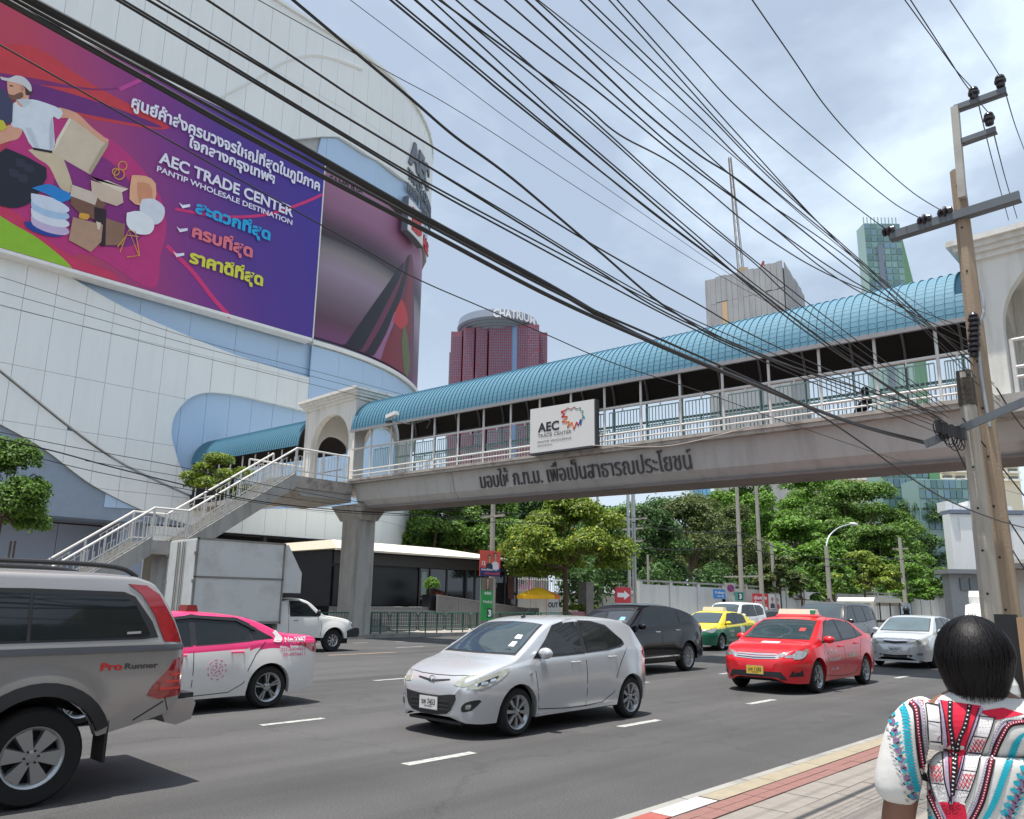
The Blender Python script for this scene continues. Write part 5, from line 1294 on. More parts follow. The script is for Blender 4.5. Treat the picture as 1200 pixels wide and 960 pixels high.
t1.p('tail_light', 'side', smpoly([(-2.3, .82), (-2.3, .95), (-2.05, .96), (-1.9, .92), (-2.1, .84)], 2), M_lampr, off=.008)

P_pink = paint('pink_taxi_paint', (232, 52, 118), r=.3); P_pw = paint('white_taxi_paint', (224, 222, 218), r=.35)
SP = dict(SEDAN); SP['split'] = lambda x: interp([(-2.4, .93), (-1.9, .925), (-1.2, .90), (0, .86), (1.2, .84), (2.4, .8)], x)
t2 = Veh(SP, 'pink_taxi', 'pink and white taxi seen from behind with its nose hidden by the pickup', 'taxi', 5.20, 12.30, pi, [P_pink, P_pw])
greenhouse(t2, SED_F, SED_R, SED_Q, SED_WS, SED_BL); sedan_seams(t2)
t2.p('window_visor', 'side', [(.5, 1.335), (-.1, 1.405), (-.8, 1.36), (-1.12, 1.20), (-1.10, 1.16), (-.8, 1.31), (-.1, 1.36), (.46, 1.30)], M_trim, off=.03)
t2.handle(.08, .84, P_pink); t2.handle(-.80, .86, P_pink, .2); t2.mirror(.92, 1.01, P_pink)
t2.p('tail_light', 'side', smpoly([(-2.31, .80), (-2.31, .93), (-2.12, .965), (-1.84, .96), (-2.0, .90), (-2.16, .82)], 2), M_lampr, off=.009)
t2.p('tail_light', 'rear', smpoly([(.35, .84), (.55, .80), (.74, .82), (.72, .94), (.5, .95), (.36, .93)], 2), M_lampr, off=.009, both='m')
t2.p('boot_trim', 'rear', [(-.5, .955), (.5, .955), (.5, .985), (-.5, .985)], M_chrome, off=.012, both=False)
t2.plate(1, .80, 'มล 2387', M_platey, front=False)
t2.p('rear_window', 'top', SED_BL, M_glass, off=.009, both=False)
t2.text('No.2387', -1.60, -2.02, .985, .08, M_wtext, bold=.04)
P_ptext = smat('pink_ink', (214, 120, 150), var=0)
t2.text('021-6904411', -1.52, -1.98, .845, .055, P_ptext); t2.text('08-4974411', -1.56, -1.98, .765, .055, P_ptext)
def seal(v, x, z, R, m_):
    for rr_ in (R, R * .62): 
        n = 20; P = [(x + rr_ * cos(2 * pi * i / n), z + rr_ * sin(2 * pi * i / n)) for i in range(n + 1)]
        for i in range(0, n, 2): v.strip([P[i], P[i + 1]], .012, m_, 'door_emblem', off=.006)
    for i in range(5):
        a = 2 * pi * i / 5; v.strip([(x + R * .15 * cos(a), z + R * .15 * sin(a)), (x + R * .45 * cos(a), z + R * .45 * sin(a))], .014, m_, 'door_emblem', off=.006)
seal(t2, -.48, .62, .145, P_ptext)
t2.p('side_figure', 'side', smpoly([(-1.40, 1.0), (-1.44, 1.08), (-1.40, 1.13), (-1.46, 1.17), (-1.50, 1.12), (-1.56, 1.06), (-1.52, .99)], 2), M_wtext, off=.006)
t2.roof_box(-.35, 1.45, .30, .20, .10, smat('beacon_brown', (110, 50, 44), r=.3), 'roof_lamp')

P_yel = paint('yellow_taxi_paint', (238, 214, 20), r=.35); P_grn = paint('green_taxi_paint', (10, 104, 72), r=.35)
SG = dict(SEDAN); SG['split'] = lambda x: interp([(-2.4, .86), (-1.6, .90), (0, .84), (1.4, .80), (1.8, .80), (2.4, .74)], x); SG['style'] = 'twin'
t3 = Veh(SG, 'green_yellow_taxi', 'green and yellow taxi with a pale roof sign behind the black car', 'taxi', 28.6, 15.9, pi + radians(4), [P_yel, P_grn])
greenhouse(t3, SED_F, SED_R, None, SED_WS, SED_BL); sedan_seams(t3); taxi_front(t3, M_lampw)
t3.p('lower_grille', 'front', [(-.45, .30), (.45, .30), (.40, .42), (-.40, .42)], M_trim, off=.007, both=False); t3.p('grille', 'front', [(-.34, .62), (.34, .62), (.38, .70), (-.38, .70)], M_chrome, off=.007, both=False)
t3.mirror(.92, 1.01, P_yel); t3.handle(.08, .84, P_grn); t3.handle(-.84, .86, P_grn); t3.roof_box(.05, 1.455, .9, .3, .15, M_cream2)
t3.text('สหกรณ์', .65, .25, .66, .12, M_wtext); t3.text('แท็กซี่', .6, .3, .52, .1, M_wtext); t3.text('02-424-2222', .75, .05, .34, .07, M_wtext)
t3.p('side_figure', 'side', smpoly([(-.42, .5), (-.40, .86), (-.5, .92), (-.62, .84), (-.78, .86), (-.74, .6), (-.6, .66), (-.58, .48)], 2), M_wtext, off=.006)
t3.plate(1, .50, 'ทว 3021', M_platey)

# ---------------------------------------------------------------- black SUV, white SUV, grey SUV
P_blk = mat('black_paint', (.004, .0035, .005), r=.1, coat=.2, var=0, spec=.35)
b1 = Veh(CROSS, 'black_suv', 'glossy black SUV half hidden behind the silver hatchback', 'car', 16.9, 11.85, pi, P_blk)
greenhouse(b1, smpoly([(.98, 1.08), (.66, 1.30), (.32, 1.52), (.1, 1.58), (-.06, 1.60), (-.07, 1.3), (-.07, 1.12)], 1), smpoly([(-.17, 1.13), (-.16, 1.35), (-.15, 1.60), (-.6, 1.58), (-.95, 1.52), (-1.0, 1.2)], 1),
           [(-1.06, 1.21), (-1.04, 1.47), (-1.40, 1.36), (-1.70, 1.25), (-1.6, 1.23)], ws=[(1.14, -.68), (1.17, 0), (1.14, .68), (.8, .63), (.48, .57), (.45, 0), (.48, -.57), (.8, -.63)], wsm=mat('dark_windscreen', (.02, .022, .03), r=.03, spec=.9, var=0))
b1.mirror(.88, 1.14, P_blk); b1.handle(.06, 1.0, M_chrome); b1.handle(-.86, 1.03, M_chrome)
b1.p('side_moulding', 'side', [(.86, .38), (-.84, .40), (-.84, .43), (.86, .41)], M_chrome, off=.02)
for q in ([(.90, .36), (.95, .7), (.96, 1.04)], [(-.12, .34), (-.12, 1.1)], [(-.95, .66), (-1.1, .95), (-1.2, 1.16)]): b1.strip(q, .012)
b1.p('tail_light', 'side', smpoly([(-2.34, .98), (-2.32, 1.12), (-2.05, 1.2), (-1.95, 1.14), (-2.2, 1.0)], 2), M_lampr, off=.008)
b1.p('headlight', 'side', smpoly([(2.0, .84), (1.96, .95), (1.68, 1.02), (1.6, 1.0), (1.85, .86)], 2), M_lampw, off=.008)
b1.p('sticker', 'top', [(1.02, .40), (1.02, .56), (.88, .52), (.88, .38)], smat('sticker_blue', (120, 170, 200)), off=.013, both=False)
b1.p('mirror_light', 'side', [(.98, .83), (1.05, .83), (1.05, .86), (.98, .86)], M_lampw, off=.01)
P_wht = paint('white_suv_paint', (232, 232, 230), r=.35)
w1 = Veh(WAGON, 'white_suv', 'white SUV following behind the green and yellow taxi', 'car', 36.3, 19.3, pi + radians(2), P_wht)
WGF = smpoly([(.80, 1.17), (.56, 1.40), (.30, 1.64), (.1, 1.69), (-.06, 1.70), (-.06, 1.4), (-.06, 1.18)], 1); WGR = [(-.16, 1.18), (-.16, 1.70), (-.95, 1.70), (-1.0, 1.20)]; WGQ = [(-1.08, 1.22), (-1.05, 1.69), (-1.65, 1.67), (-2.0, 1.5), (-1.9, 1.28)]
WGW = [(.94, -.72), (.97, 0), (.94, .72), (.7, .69), (.44, .66), (.41, 0), (.44, -.66), (.7, -.69)]
greenhouse(w1, WGF, WGR, WGQ, WGW); w1.mirror(.75, 1.22, P_wht); w1.handle(.05, 1.06, M_chrome); w1.handle(-.86, 1.08, M_chrome)
w1.p('headlight', 'side', smpoly([(2.14, .90), (2.1, 1.02), (1.85, 1.08), (1.9, .96)], 2), M_lampw, off=.008)
P_gry = paint('grey_paint', (74, 72, 71), r=.22, metal=.5)
g1 = Veh(WAGON, 'grey_suv', 'dark grey SUV directly behind the red taxi', 'car', 27.7, 11.0, pi, P_gry)
greenhouse(g1, WGF, WGR, WGQ, WGW); g1.mirror(.75, 1.22, P_gry); g1.handle(.05, 1.06, M_chrome); g1.handle(-.86, 1.08, M_chrome)
g1.p('side_moulding', 'side', [(.9, .62), (-.9, .64), (-.9, .68), (.9, .66)], M_chrome, off=.015)
for v in (w1, g1):
    for q in ([(.86, .46), (.88, .8), (.86, 1.12)], [(-.11, .4), (-.11, 1.14)], [(-.92, .74), (-1.05, 1.0), (-1.1, 1.16)]): v.strip(q, .014)
    v.p('headlight', 'front', smpoly([(.50, .92), (.78, .94), (.80, 1.04), (.56, 1.02)], 2), M_lampw, off=.008, both='m'); v.p('grille', 'front', [(-.42, .80), (.42, .80), (.46, .98), (-.46, .98)], M_chrome, off=.008, both=False); v.p('lower_grille', 'front', [(-.4, .48), (.4, .48), (.45, .66), (-.45, .66)], M_trim, off=.008, both=False)
# dark hatchback far behind with red car nose
P_dk = paint('dark_hatch_paint', (34, 36, 44), r=.25)
d1 = Veh(HATCH, 'dark_hatchback', 'small dark hatchback seen just past the red taxi roof', 'car', 45.5, 20.6, 0, P_dk)
greenhouse(d1, smpoly([(.90, .955), (.36, 1.32), (-.10, 1.40), (-.13, .985)], 1), [(-.22, .99), (-.20, 1.39), (-.82, 1.33), (-1.16, 1.12)], None)
d1.p('rear_window', 'rear', [(-.54, 1.0), (.54, 1.0), (.46, 1.36), (-.46, 1.36)], M_glass, both=False); d1.p('tail_light', 'rear', [(.55, .74), (.70, .76), (.68, .98), (.55, .96)], M_lampr, both='m', off=.01); d1.plate(1, .62, 'กข 1184', front=False)

# ---------------------------------------------------------------- silver sedan at right
SV = dict(SEDAN); SV['xf'] = 2.3; SV['style'] = 's'; SV['nsp'] = 7
P_sil2 = paint('pale_silver_paint', (206, 209, 211), metal=.4, r=.25)
v1 = Veh(SV, 'silver_sedan', 'pale silver sedan with body kit driving behind the red taxi near the kerb', 'car', 26.2, 7.75, pi, P_sil2)
v1.root.scale = (.93, .96, 1.0)
greenhouse(v1, SED_F, SED_R, SED_Q, SED_WS, SED_BL, wsm=mat('pale_windscreen', (.10, .14, .155), r=.05, spec=1, var=.5, scale=1.5)); sedan_seams(v1)
v1.p('headlight', 'front', smpoly([(.46, .66), (.62, .62), (.80, .66), (.80, .80), (.70, .84), (.56, .76)], 2), M_lampy, off=.008, both='m')
v1.p('grille', 'front', [(-.34, .70), (0, .66), (.34, .70), (.30, .74), (0, .72), (-.30, .74)], M_trim, off=.008, both=False); v1.p('grille_bar', 'front', [(-.36, .75), (0, .735), (.36, .75), (.34, .77), (0, .76), (-.34, .77)], M_chrome, off=.012, both=False)
v1.p('lower_grille', 'front', smpoly([(-.46, .38), (0, .36), (.46, .38), (.36, .28), (0, .26), (-.36, .28)], 2), M_trim, off=.008, both=False); v1.p('fog_light', 'front', smpoly([(.58, .36), (.70, .37), (.70, .43), (.58, .42)], 2), M_lampw, off=.01, both='m')
v1.plate(1, .50, 'ฎษ 5511'); v1.mirror(.92, 1.01, P_sil2); v1.handle(.08, .86, M_chrome); v1.handle(-.86, .90, M_chrome)
g = G(); g.box(2.0, 2.28, -.62, .62, .17, .22); lobj(g, 'front_lip', P_sil2, v1.root)
g = G()
for yy in (-.5, .5): g.bar((.1, yy, 1.46), (-.9, yy, 1.45), .03, .03)
# ---------------------------------------------------------------- bronze pickup with canopy (left edge)
PICK = dict(xf=2.55, xr=-2.72, axles=(1.545, -1.545), r=.385, ra=.47, rr=.232, ww=.265, nsp=6, style='thick', inset=.0, ub=.36,
    top=[(-2.72, 1.17), (-2.71, 1.22), (-2.64, 1.42), (-2.52, 1.66), (-2.42, 1.80), (-2.25, 1.86), (-1.6, 1.885), (-.7, 1.89), (0, 1.86), (.4, 1.78), (1.05, 1.26), (1.2, 1.20), (1.8, 1.16), (2.3, 1.05), (2.45, .95), (2.53, .8), (2.55, .6)],
    belt=[(-2.72, 1.22), (-1.6, 1.21), (0, 1.19), (1.2, 1.12), (2.55, .95)],
    bot=[(-2.72, .76), (-2.6, .64), (-2.3, .56), (-1.9, .48), (1.6, .42), (2.2, .40), (2.55, .5)],
    hw=[(-2.72, .84), (-2.69, .885), (-2.55, .915), (-1.7, .925), (1.3, .925), (1.9, .90), (2.3, .78), (2.55, .5)],
    crown=[(-2.72, .02), (-2.5, .05), (-1.6, .09), (0, .09), (.4, .06), (1.1, .04), (1.8, .1), (2.55, .05)], tumble=.17, kt2=.04, bw=.985, lw=.95, wmid=.85, flare=.03, wellz=.85, shelf=.012, p=3.2, rz=.62, rb=.95)
P_brz = paint('bronze_grey_paint', (168, 165, 163), metal=.5, r=.25)
pk = Veh(PICK, 'pickup_truck', 'bronze grey pickup with a hard canopy, rear half showing at the left edge', 'pickup', .61, 8.235, pi, P_brz)
pk.p('canopy_window_surround', 'side', smpoly([(-.62, 1.27), (-1.4, 1.275), (-2.32, 1.285), (-2.46, 1.30), (-2.40, 1.44), (-2.24, 1.66), (-2.14, 1.70), (-1.4, 1.715), (-.62, 1.71)], 1), M_trim, off=.006)
pk.p('canopy_window', 'side', [(-1.42, 1.30), (-2.34, 1.31), (-2.38, 1.34), (-2.24, 1.60), (-2.12, 1.665), (-1.42, 1.68)], M_glass, off=.012); pk.p('canopy_window', 'side', [(-.60, 1.30), (-1.39, 1.30), (-1.39, 1.68), (-.60, 1.68)], M_glass, off=.012)
pk.p('cab_window', 'side', [(-.50, 1.26), (-.50, 1.70), (.1, 1.70), (.1, 1.26)], M_glass, off=.012); pk.p('cab_window', 'side', [(.18, 1.26), (.18, 1.70), (.42, 1.66), (.86, 1.3)], M_glass, off=.012)
pk.p('bed_rail_strip', 'side', [(-.55, 1.175), (-2.70, 1.185), (-2.70, 1.235), (-.55, 1.225)], smat('strip_grey', (74, 76, 82), r=.5), off=.012)
pk.p('canopy_reflector', 'side', smpoly([(-2.68, 1.25), (-2.60, 1.44), (-2.46, 1.68), (-2.34, 1.76), (-2.18, 1.77), (-2.30, 1.68), (-2.42, 1.50), (-2.52, 1.26)], 1), M_lampr, off=.010)
pk.p('tail_light', 'side', smpoly([(-2.71, .78), (-2.715, 1.14), (-2.62, 1.10), (-2.56, 1.0), (-2.44, .88), (-2.40, .80), (-2.5, .765)], 1), M_lampr, off=.014)
for zz in (.84, .90, .96): pk.p('tail_light_bar', 'side', [(-2.68, zz), (-2.50 - (zz - .84) * .8, zz), (-2.50 - (zz - .84) * .8, zz + .018), (-2.68, zz + .018)], smat('lamp_bright', (230, 60, 50), r=.1), off=.02, skirt=.006)
pk.ring(-1.545, .385, .47, .575, M_trim, .035); pk.ring(1.545, .385, .47, .575, M_trim, .035)
pk.text('Pro', -1.98, -2.16, 1.03, .065, smat('ink_red', (220, 40, 36), var=0), bold=.03, name='side_lettering'); pk.text('Runner', -2.18, -2.47, 1.035, .05, smat('ink_dkgrey', (70, 66, 66), var=0), bold=.02, name='side_lettering')
pk.handle(-.38, 1.02, M_chrome, .24); pk.strip([(-.62, .46), (-.62, 1.2)], .012); pk.strip([(-2.60, .66), (-2.55, .8)], .01)
pk.p('fuel_flap', 'side', smpoly([(-.78, .92), (-.78, 1.10), (-1.0, 1.11), (-1.0, .93)], 1), M_chrome, off=.006)
for sd in (1, -1):
    g = G(); g.box(-2.10, -2.075, sd * .66, sd * .93, .28, .62); lobj(g, 'mudflap', M_trim, pk.root)
g = G(); P_ = [(-2.70, .52), (-2.84, .56), (-2.87, .70), (-2.84, .745), (-2.66, .745), (-2.56, .64), (-2.60, .55)]; g.extr(P_, lambda x, z: (x, -.88, z), lambda x, z: (x, .88, z)); lobj(g, 'rear_bumper', P_brz, pk.root)
g = G(); g.box(-2.86, -2.66, -.84, .84, .747, .79); lobj(g, 'bumper_step', M_trim, pk.root)
for sd in (1, -1):
    g = G(); g.tube(smooth_line([(.0, sd * .66, 1.84), (-.3, sd * .68, 1.92), (-1.5, sd * .68, 1.94), (-2.1, sd * .66, 1.92), (-2.3, sd * .64, 1.84)], 4), .022, 8); lobj(g, 'roof_rail', M_trim, pk.root, smooth='auto')
pk.p('sticker', 'side', [(-.86, 1.36), (-.93, 1.36), (-.93, 1.34), (-.86, 1.34)], M_platew, off=.014); pk.p('sticker', 'side', [(-2.18, 1.35), (-2.30, 1.355), (-2.30, 1.335), (-2.18, 1.33)], mat('plate_dim', (.3, .3, .3)), off=.014)
pk.p('canopy_rear_window', 'rear', [(-.62, 1.30), (.62, 1.30), (.56, 1.72), (-.56, 1.72)], M_glass, off=.008, both=False)
pk.strip([(-2.30, .60), (-2.55, .74)], .012)

# ---------------------------------------------------------------- white box truck
CAB = dict(xf=1.95, xr=-1.1, axles=(.98,), r=.36, ra=.43, rr=.19, ww=.2, nsp=8, style='s', inset=.02, ub=.35,
    top=[(-1.1, 1.6), (-.6, 1.70), (-.3, 1.72), (0, 1.66), (.58, 1.22), (.68, 1.18), (1.1, 1.14), (1.55, 1.06), (1.78, .98), (1.88, .86), (1.95, .66)],
    belt=[(-1.1, 1.16), (.4, 1.12), (1.0, 1.04), (1.95, .9)], bot=[(-1.1, .5), (.4, .46), (1.5, .42), (1.8, .42), (1.95, .5)],
    hw=[(-1.1, .84), (.9, .85), (1.3, .84), (1.6, .79), (1.8, .70), (1.9, .58), (1.95, .46)], crown=[(-1.1, .06), (0, .07), (.6, .04), (1.2, .08), (1.95, .05)], tumble=.2, kt2=.1, bw=.96, lw=.94, wmid=.75, flare=.05, wellz=.75, shelf=.01)
P_trk = paint('truck_white', (220, 220, 216), r=.4)
tk = Veh(CAB, 'box_truck', 'dented white box truck facing right in front of the stairs', 'truck', 14.08, 23.22, 0, P_trk)
tk.p('cab_window', 'side', [(.36, 1.15), (-.02, 1.50), (-.28, 1.60), (-.62, 1.60), (-.62, 1.16)], M_glass, off=.009)
tk.p('window_surround', 'side', [(.42, 1.13), (0.0, 1.53), (-.28, 1.63), (-.66, 1.63), (-.66, 1.13)], M_trim, off=.005)
tk.p('windscreen', 'top', [(.55, -.64), (.57, 0), (.55, .64), (.06, .60), (.04, 0), (.06, -.60)], M_wind, off=.009, both=False)
tk.handle(-.45, 1.02, M_chrome, .16); tk.mirror(.36, 1.24, M_trim, r=(.05, .09, .11), out=.12)
tk.p('headlight', 'side', smpoly([(1.84, .78), (1.80, .94), (1.62, 1.0), (1.6, .86)], 1), M_lampw, off=.008)
for q in ([(.46, .50), (.50, .8), (.46, 1.12)], [(-.70, .52), (-.70, 1.6)]): tk.strip(q, .014)
g = G(); P_ = [(1.55, .44), (1.98, .46), (2.03, .58), (2.0, .74), (1.86, .76), (1.52, .66)]; g.extr(P_, lambda x, z: (x, -.82, z), lambda x, z: (x, .82, z)); lobj(g, 'front_bumper', M_trim, tk.root)
M_box = smat('box_white', (206, 208, 206), r=.45, var=.05, scale=1, dirt=.45, dirtc=(.33, .31, .27), dscale=1.3, bump=.15, bscale=2.2)
M_boxt = mat('box_trim', (.28, .27, .25), r=.5, metal=.3, dirt=.4)
x0, x1, yb, zt_, zb_ = -3.94, -1.06, .93, 3.40, .92
g = G(); g.box(x0 + .02, x1 - .02, -yb + .02, yb - .02, zb_, zt_ - .02); lobj(g, 'cargo_box', M_box, tk.root)
for sd in (-1, 1):
    g = G(); g.box(x0 + .06, x1 - .06, sd * (yb - .02), sd * (yb - .005), 2.30, zt_ - .08); lobj(g, 'side_panel', M_box, tk.root)
    g = G(); g.box(x0 + .06, x1 - .06, sd * (yb - .02), sd * (yb - .005), zb_ + .08, 2.24); lobj(g, 'side_panel', M_box, tk.root)
    for (a, b, c, d) in ((x0, x1, zt_ - .06, zt_), (x0, x1, 2.25, 2.29), (x0, x1, zb_, zb_ + .06), (x0, x0 + .05, zb_, zt_), (x1 - .05, x1, zb_, zt_)):
        g = G(); g.box(a, b, sd * (yb - .01), sd * (yb + .02), c, d); lobj(g, 'box_trim', M_boxt, tk.root)
for a, b in ((-yb + .04, -.03), (.03, yb - .04)):
    g = G(); g.box(x0 - .01, x0 + .02, a, b, zb_ + .05, zt_ - .06); lobj(g, 'rear_door', M_box, tk.root)
    yy = b - .08 if b < 0 else a + .08
    for dy in (0, .12 if b > 0 else -.12): g = G(); g.tube([(x0 - .05, yy + dy, zb_), (x0 - .05, yy + dy, zt_ - .1)], .018, 6); lobj(g, 'door_rod', M_boxt, tk.root)
for zz in (1.3, 2.1, 2.9):
    for yy in (-yb, yb): g = G(); g.box(x0 - .05, x0 + .03, yy - .05, yy + .05, zz, zz + .09); lobj(g, 'hinge', M_boxt, tk.root)
# wind deflector over the cab
P_ = [(x1, 1.86), (x1, 3.36), (-.92, 3.36), (-.46, 2.62), (-.38, 2.50), (-.38, 1.86)]
g = G(); g.extr(P_, lambda x, z: (x, -yb + .06, z), lambda x, z: (x, yb - .06, z)); lobj(g, 'wind_deflector', M_box, tk.root)
g = G(); g.box(x1, -.36, -yb + .05, yb - .05, 1.80, 1.86); lobj(g, 'deflector_edge', M_trim, tk.root)
g = G(); g.box(x0 + .1, -.6, -.45, .45, .5, .9); lobj(g, 'chassis', M_dkm, tk.root)
g = G(); g.box(-4.1, -3.95, -.85, .85, .5, .66); lobj(g, 'rear_bar', M_boxt, tk.root)
add_wheels(tk.root, (-2.3,), .86, .36, .2, .19, 8, 's')
for sd in (1, -1):
    g = G(); g.box(-3.2, -1.3, sd * .6, sd * .88, .80, .90); lobj(g, 'mudguard', M_trim, tk.root)
# ================================================================== far buildings
FW = Vector((CAMM[0][2], CAMM[1][2], 0)) * -1; FW.normalize(); RT = Vector((FW.y, -FW.x, 0)); YAW = atan2(RT.y, RT.x)
def far_loc(px, py, d):
    r = ray(px, py); t = d / r.dot(FW); p = CAMC + r * t; return p.dot(RT), p.z
def far_root(name, label, px, d, cat='building', group=None):
    x, _ = far_loc(px, 700, d); loc = RT * x + FW * d; t = thing(name, label, cat, (loc.x, loc.y, 0), rz=YAW, group=group); t['_x'] = x; del t['_x']
    return t, x
M_mauve = smat('mauve_facade', (132, 78, 94), r=.7, var=.06, scale=.05); M_mauved = smat('mauve_dark', (92, 54, 68), r=.8)
M_slate = smat('slate_grey', (112, 122, 138), r=.7, var=.05); M_tblue = smat('tower_blue', (120, 150, 190), r=.4); M_win = smat('far_window', (110, 124, 146), r=.3, var=.2, scale=.3)
t, X0 = far_root('hotel_tower', 'tall mauve hotel tower with a round grey crown disc and white name letters', 583, 400)
D_ = 400
def fbox(t, X0, D, name, pxl, pxr, pyt, m_, y0=0, y1=18, zb=0, pyb=None):
    xl = far_loc(pxl, pyt, D)[0] - X0; xr = far_loc(pxr, pyt, D)[0] - X0; zt = far_loc((pxl + pxr) / 2, pyt, D)[1]
    if pyb: zb = far_loc((pxl + pxr) / 2, pyb, D)[1]
    g = G(); g.box(xl, xr, y0, y1, zb, zt); return lobj(g, name, m_, t), (xl, xr, zb, zt)
def fwin(t, X0, D, name, pxl, pxr, pyt, pyb, nc, nr, m_, y=-.25, w=.5, h=.45):
    xl = far_loc(pxl, pyt, D)[0] - X0; xr = far_loc(pxr, pyt, D)[0] - X0; zt = far_loc(pxl, pyt, D)[1]; zb = far_loc(pxl, pyb, D)[1]
    g = G(); cw = (xr - xl) / nc; ch = (zt - zb) / nr
    for i in range(nc):
        for j in range(nr):
            if random.random() < .06: continue
            cx = xl + cw * (i + .5); cz = zb + ch * (j + .5); g.box(cx - cw * w / 2, cx + cw * w / 2, y, y + .3, cz - ch * h / 2, cz + ch * h / 2)
    return lobj(g, name, m_, t, kind='stuff')
random.seed(11)
for a, b, ty, y0 in ((528, 541, 385, 5), (543, 556, 382, 3), (558, 571.5, 379, 1.5), (573.5, 600, 376, 0), (606.5, 632, 380, .5), (632.3, 642, 386, 5)):
    fbox(t, X0, D_, 'tower_block', a, b, ty, M_mauve, y0, 34)
    fwin(t, X0, D_, 'windows', a + 1, b - 1, ty + 4, 520, max(2, int((b - a) / 2.6)), 44, M_win, y=y0 - .2, w=.42, h=.5)
fbox(t, X0, D_, 'recess', 523, 532, 398, M_slate, 22, 36)
for a, b in ((541, 544), (556, 558), (572, 573.5)): fbox(t, X0, D_, 'recess', a, b, 384, M_mauved, 14, 34)
fbox(t, X0, D_, 'glass_stripe', 600, 606.5, 377, M_tblue, 1.0, 34)
cz = far_loc(583, 374, D_)[1]; cx = far_loc(583, 374, D_)[0] - X0; R_ = 48 / 905 * 437
g = G(); prof = []
for k in range(7): prof += [(R_ * (.45 + .55 * k / 7), -7 + k * 1.1), (R_ * (.45 + .55 * (k + .5) / 7), -7 + k * 1.1)]
prof += [(R_, .8), (R_ * .96, 5.2), (.1, 5.4)]
g.lathe((cx, R_ * .72, cz - 1.5), prof, 48); lobj(g, 'crown_disc', M_slate, t, smooth='auto')
ax = far_loc(578, 374, D_ - 6)[0] - X0 - 0; bx = far_loc(628, 374, D_ - 6)[0] - X0
v_ = text_geo('CHATRIUM', .03); g = G(); P = []
for p in v_[0]:
    u = (p.x - v_[2]) / (v_[3] - v_[2]); x = ax + (bx - ax) * u; yy = R_ * .72 - sqrt(max(R_ * R_ - (x - cx) ** 2, 1)) - .6
    P.append((x, yy, cz - 1.6 + 5.0 * (p.y - v_[4]) / (v_[5] - v_[4])))
g.add(P, v_[1]); me = g.mesh('letters', smat('letter_white', (236, 236, 236), r=.5), recalc=False); o = bpy.data.objects.new('letters', me); COL.objects.link(o); o.parent = t
# unfinished concrete tower
D_ = 330
M_raw = mat('raw_concrete', (.33, .335, .345), r=.9, var=.2, scale=.12, dirt=.6, dirtc=(.2, .2, .195), dscale=.12, streak=True)
t, X0 = far_root('unfinished_tower', 'grey concrete tower under construction with netting and a lattice mast', 890, D_)
xa = far_loc(833, 321, D_ + 0)[0] - X0; xc = far_loc(917, 306, D_ - 12)[0] - X0; xe = far_loc(945, 346, D_ + 22)[0] - X0
zt = far_loc(917, 306, D_ - 12)[1]; zl_ = far_loc(833, 322, D_)[1]
pts = [(xa, 10), (xc, -12), (xe, 26), (xa + (xe - xc), 48)]
g = G(); g.extr(pts, lambda x, y: (x, y, 0), lambda x, y: (x, y, zt - 3)); lobj(g, 'frame', M_raw, t)
random.seed(4)
for fi, (p, q, n) in enumerate(((pts[0], pts[1], 14), (pts[1], pts[2], 12))):
    p = Vector(p); q = Vector(q); nrm = Vector(((q - p).y, -(q - p).x)).normalized()
    for i in range(n):
        for j in range(3):
            a = p + (q - p) * (i / n) + nrm * (.3 + random.uniform(0, .12)); b = p + (q - p) * ((i + .96) / n) + nrm * (.3 + random.uniform(0, .12))
            z1 = zt + (random.uniform(-.8, .2) if j == 0 else 0) - j * 13; z0 = z1 - 12.6
            g = G(); g.add([(a.x, a.y, z0), (b.x, b.y, z0), (b.x, b.y, z1), (a.x, a.y, z1), (a.x + nrm.x * .3, a.y + nrm.y * .3, z0), (b.x + nrm.x * .3, b.y + nrm.y * .3, z0), (b.x + nrm.x * .3, b.y + nrm.y * .3, z1), (a.x + nrm.x * .3, a.y + nrm.y * .3, z1)], [(0, 1, 2, 3), (7, 6, 5, 4), (0, 4, 5, 1), (1, 5, 6, 2), (2, 6, 7, 3), (3, 7, 4, 0)])
            lobj(g, 'netting_sheet', M_raw if not (fi == 0 and i == 3 and j == 1) else smat('orange_sheet', (190, 160, 126)), t)
mx_ = far_loc(878, 300, D_)[0] - X0; g = G(); zb = zt - 3; zm = far_loc(872, 168, D_)[1]
for sx in (-1, 1):
    for sy in (-1, 1): g.bar((mx_ + sx * 1.2, 12 + sy * 1.2, zb), (mx_ - 3 + sx * .5, 12 + sy * .5, zm), .34, .34)
n = 30
for i in range(n):
    z0 = zb + (zm - zb) * i / n; z1 = zb + (zm - zb) * (i + 1) / n; k0 = 1.2 - .7 * i / n; o0 = -3 * i / n; s = 1 if i % 2 else -1
    g.bar((mx_ + o0 - s * k0, 12 - k0, z0), (mx_ + o0 + s * k0, 12 - k0, z1), .12, .12)
lobj(g, 'lattice_mast', smat('mast_paint', (128, 118, 108)), t)
g = G(); g.box(mx_ - 3.4, mx_ + 3.4, 9, 15, zb, zb + 5); g.box(mx_ - 1.6, mx_ + 2.4, 10, 14, zb + 5, zb + 10); lobj(g, 'mast_base', smat('mast_base', (168, 150, 124)), t)
dx_ = far_loc(897, 300, D_)[0] - X0; g = G(); g.bar((dx_ - 3, 10, zb), (dx_ + 2.4, 10, zb + 13), 1.0, 1.0); g.bar((dx_ + 2.4, 10, zb + 13), (dx_ + 3.6, 10, zb), .35, .35); lobj(g, 'derrick', smat('derrick_red', (150, 70, 60)), t)
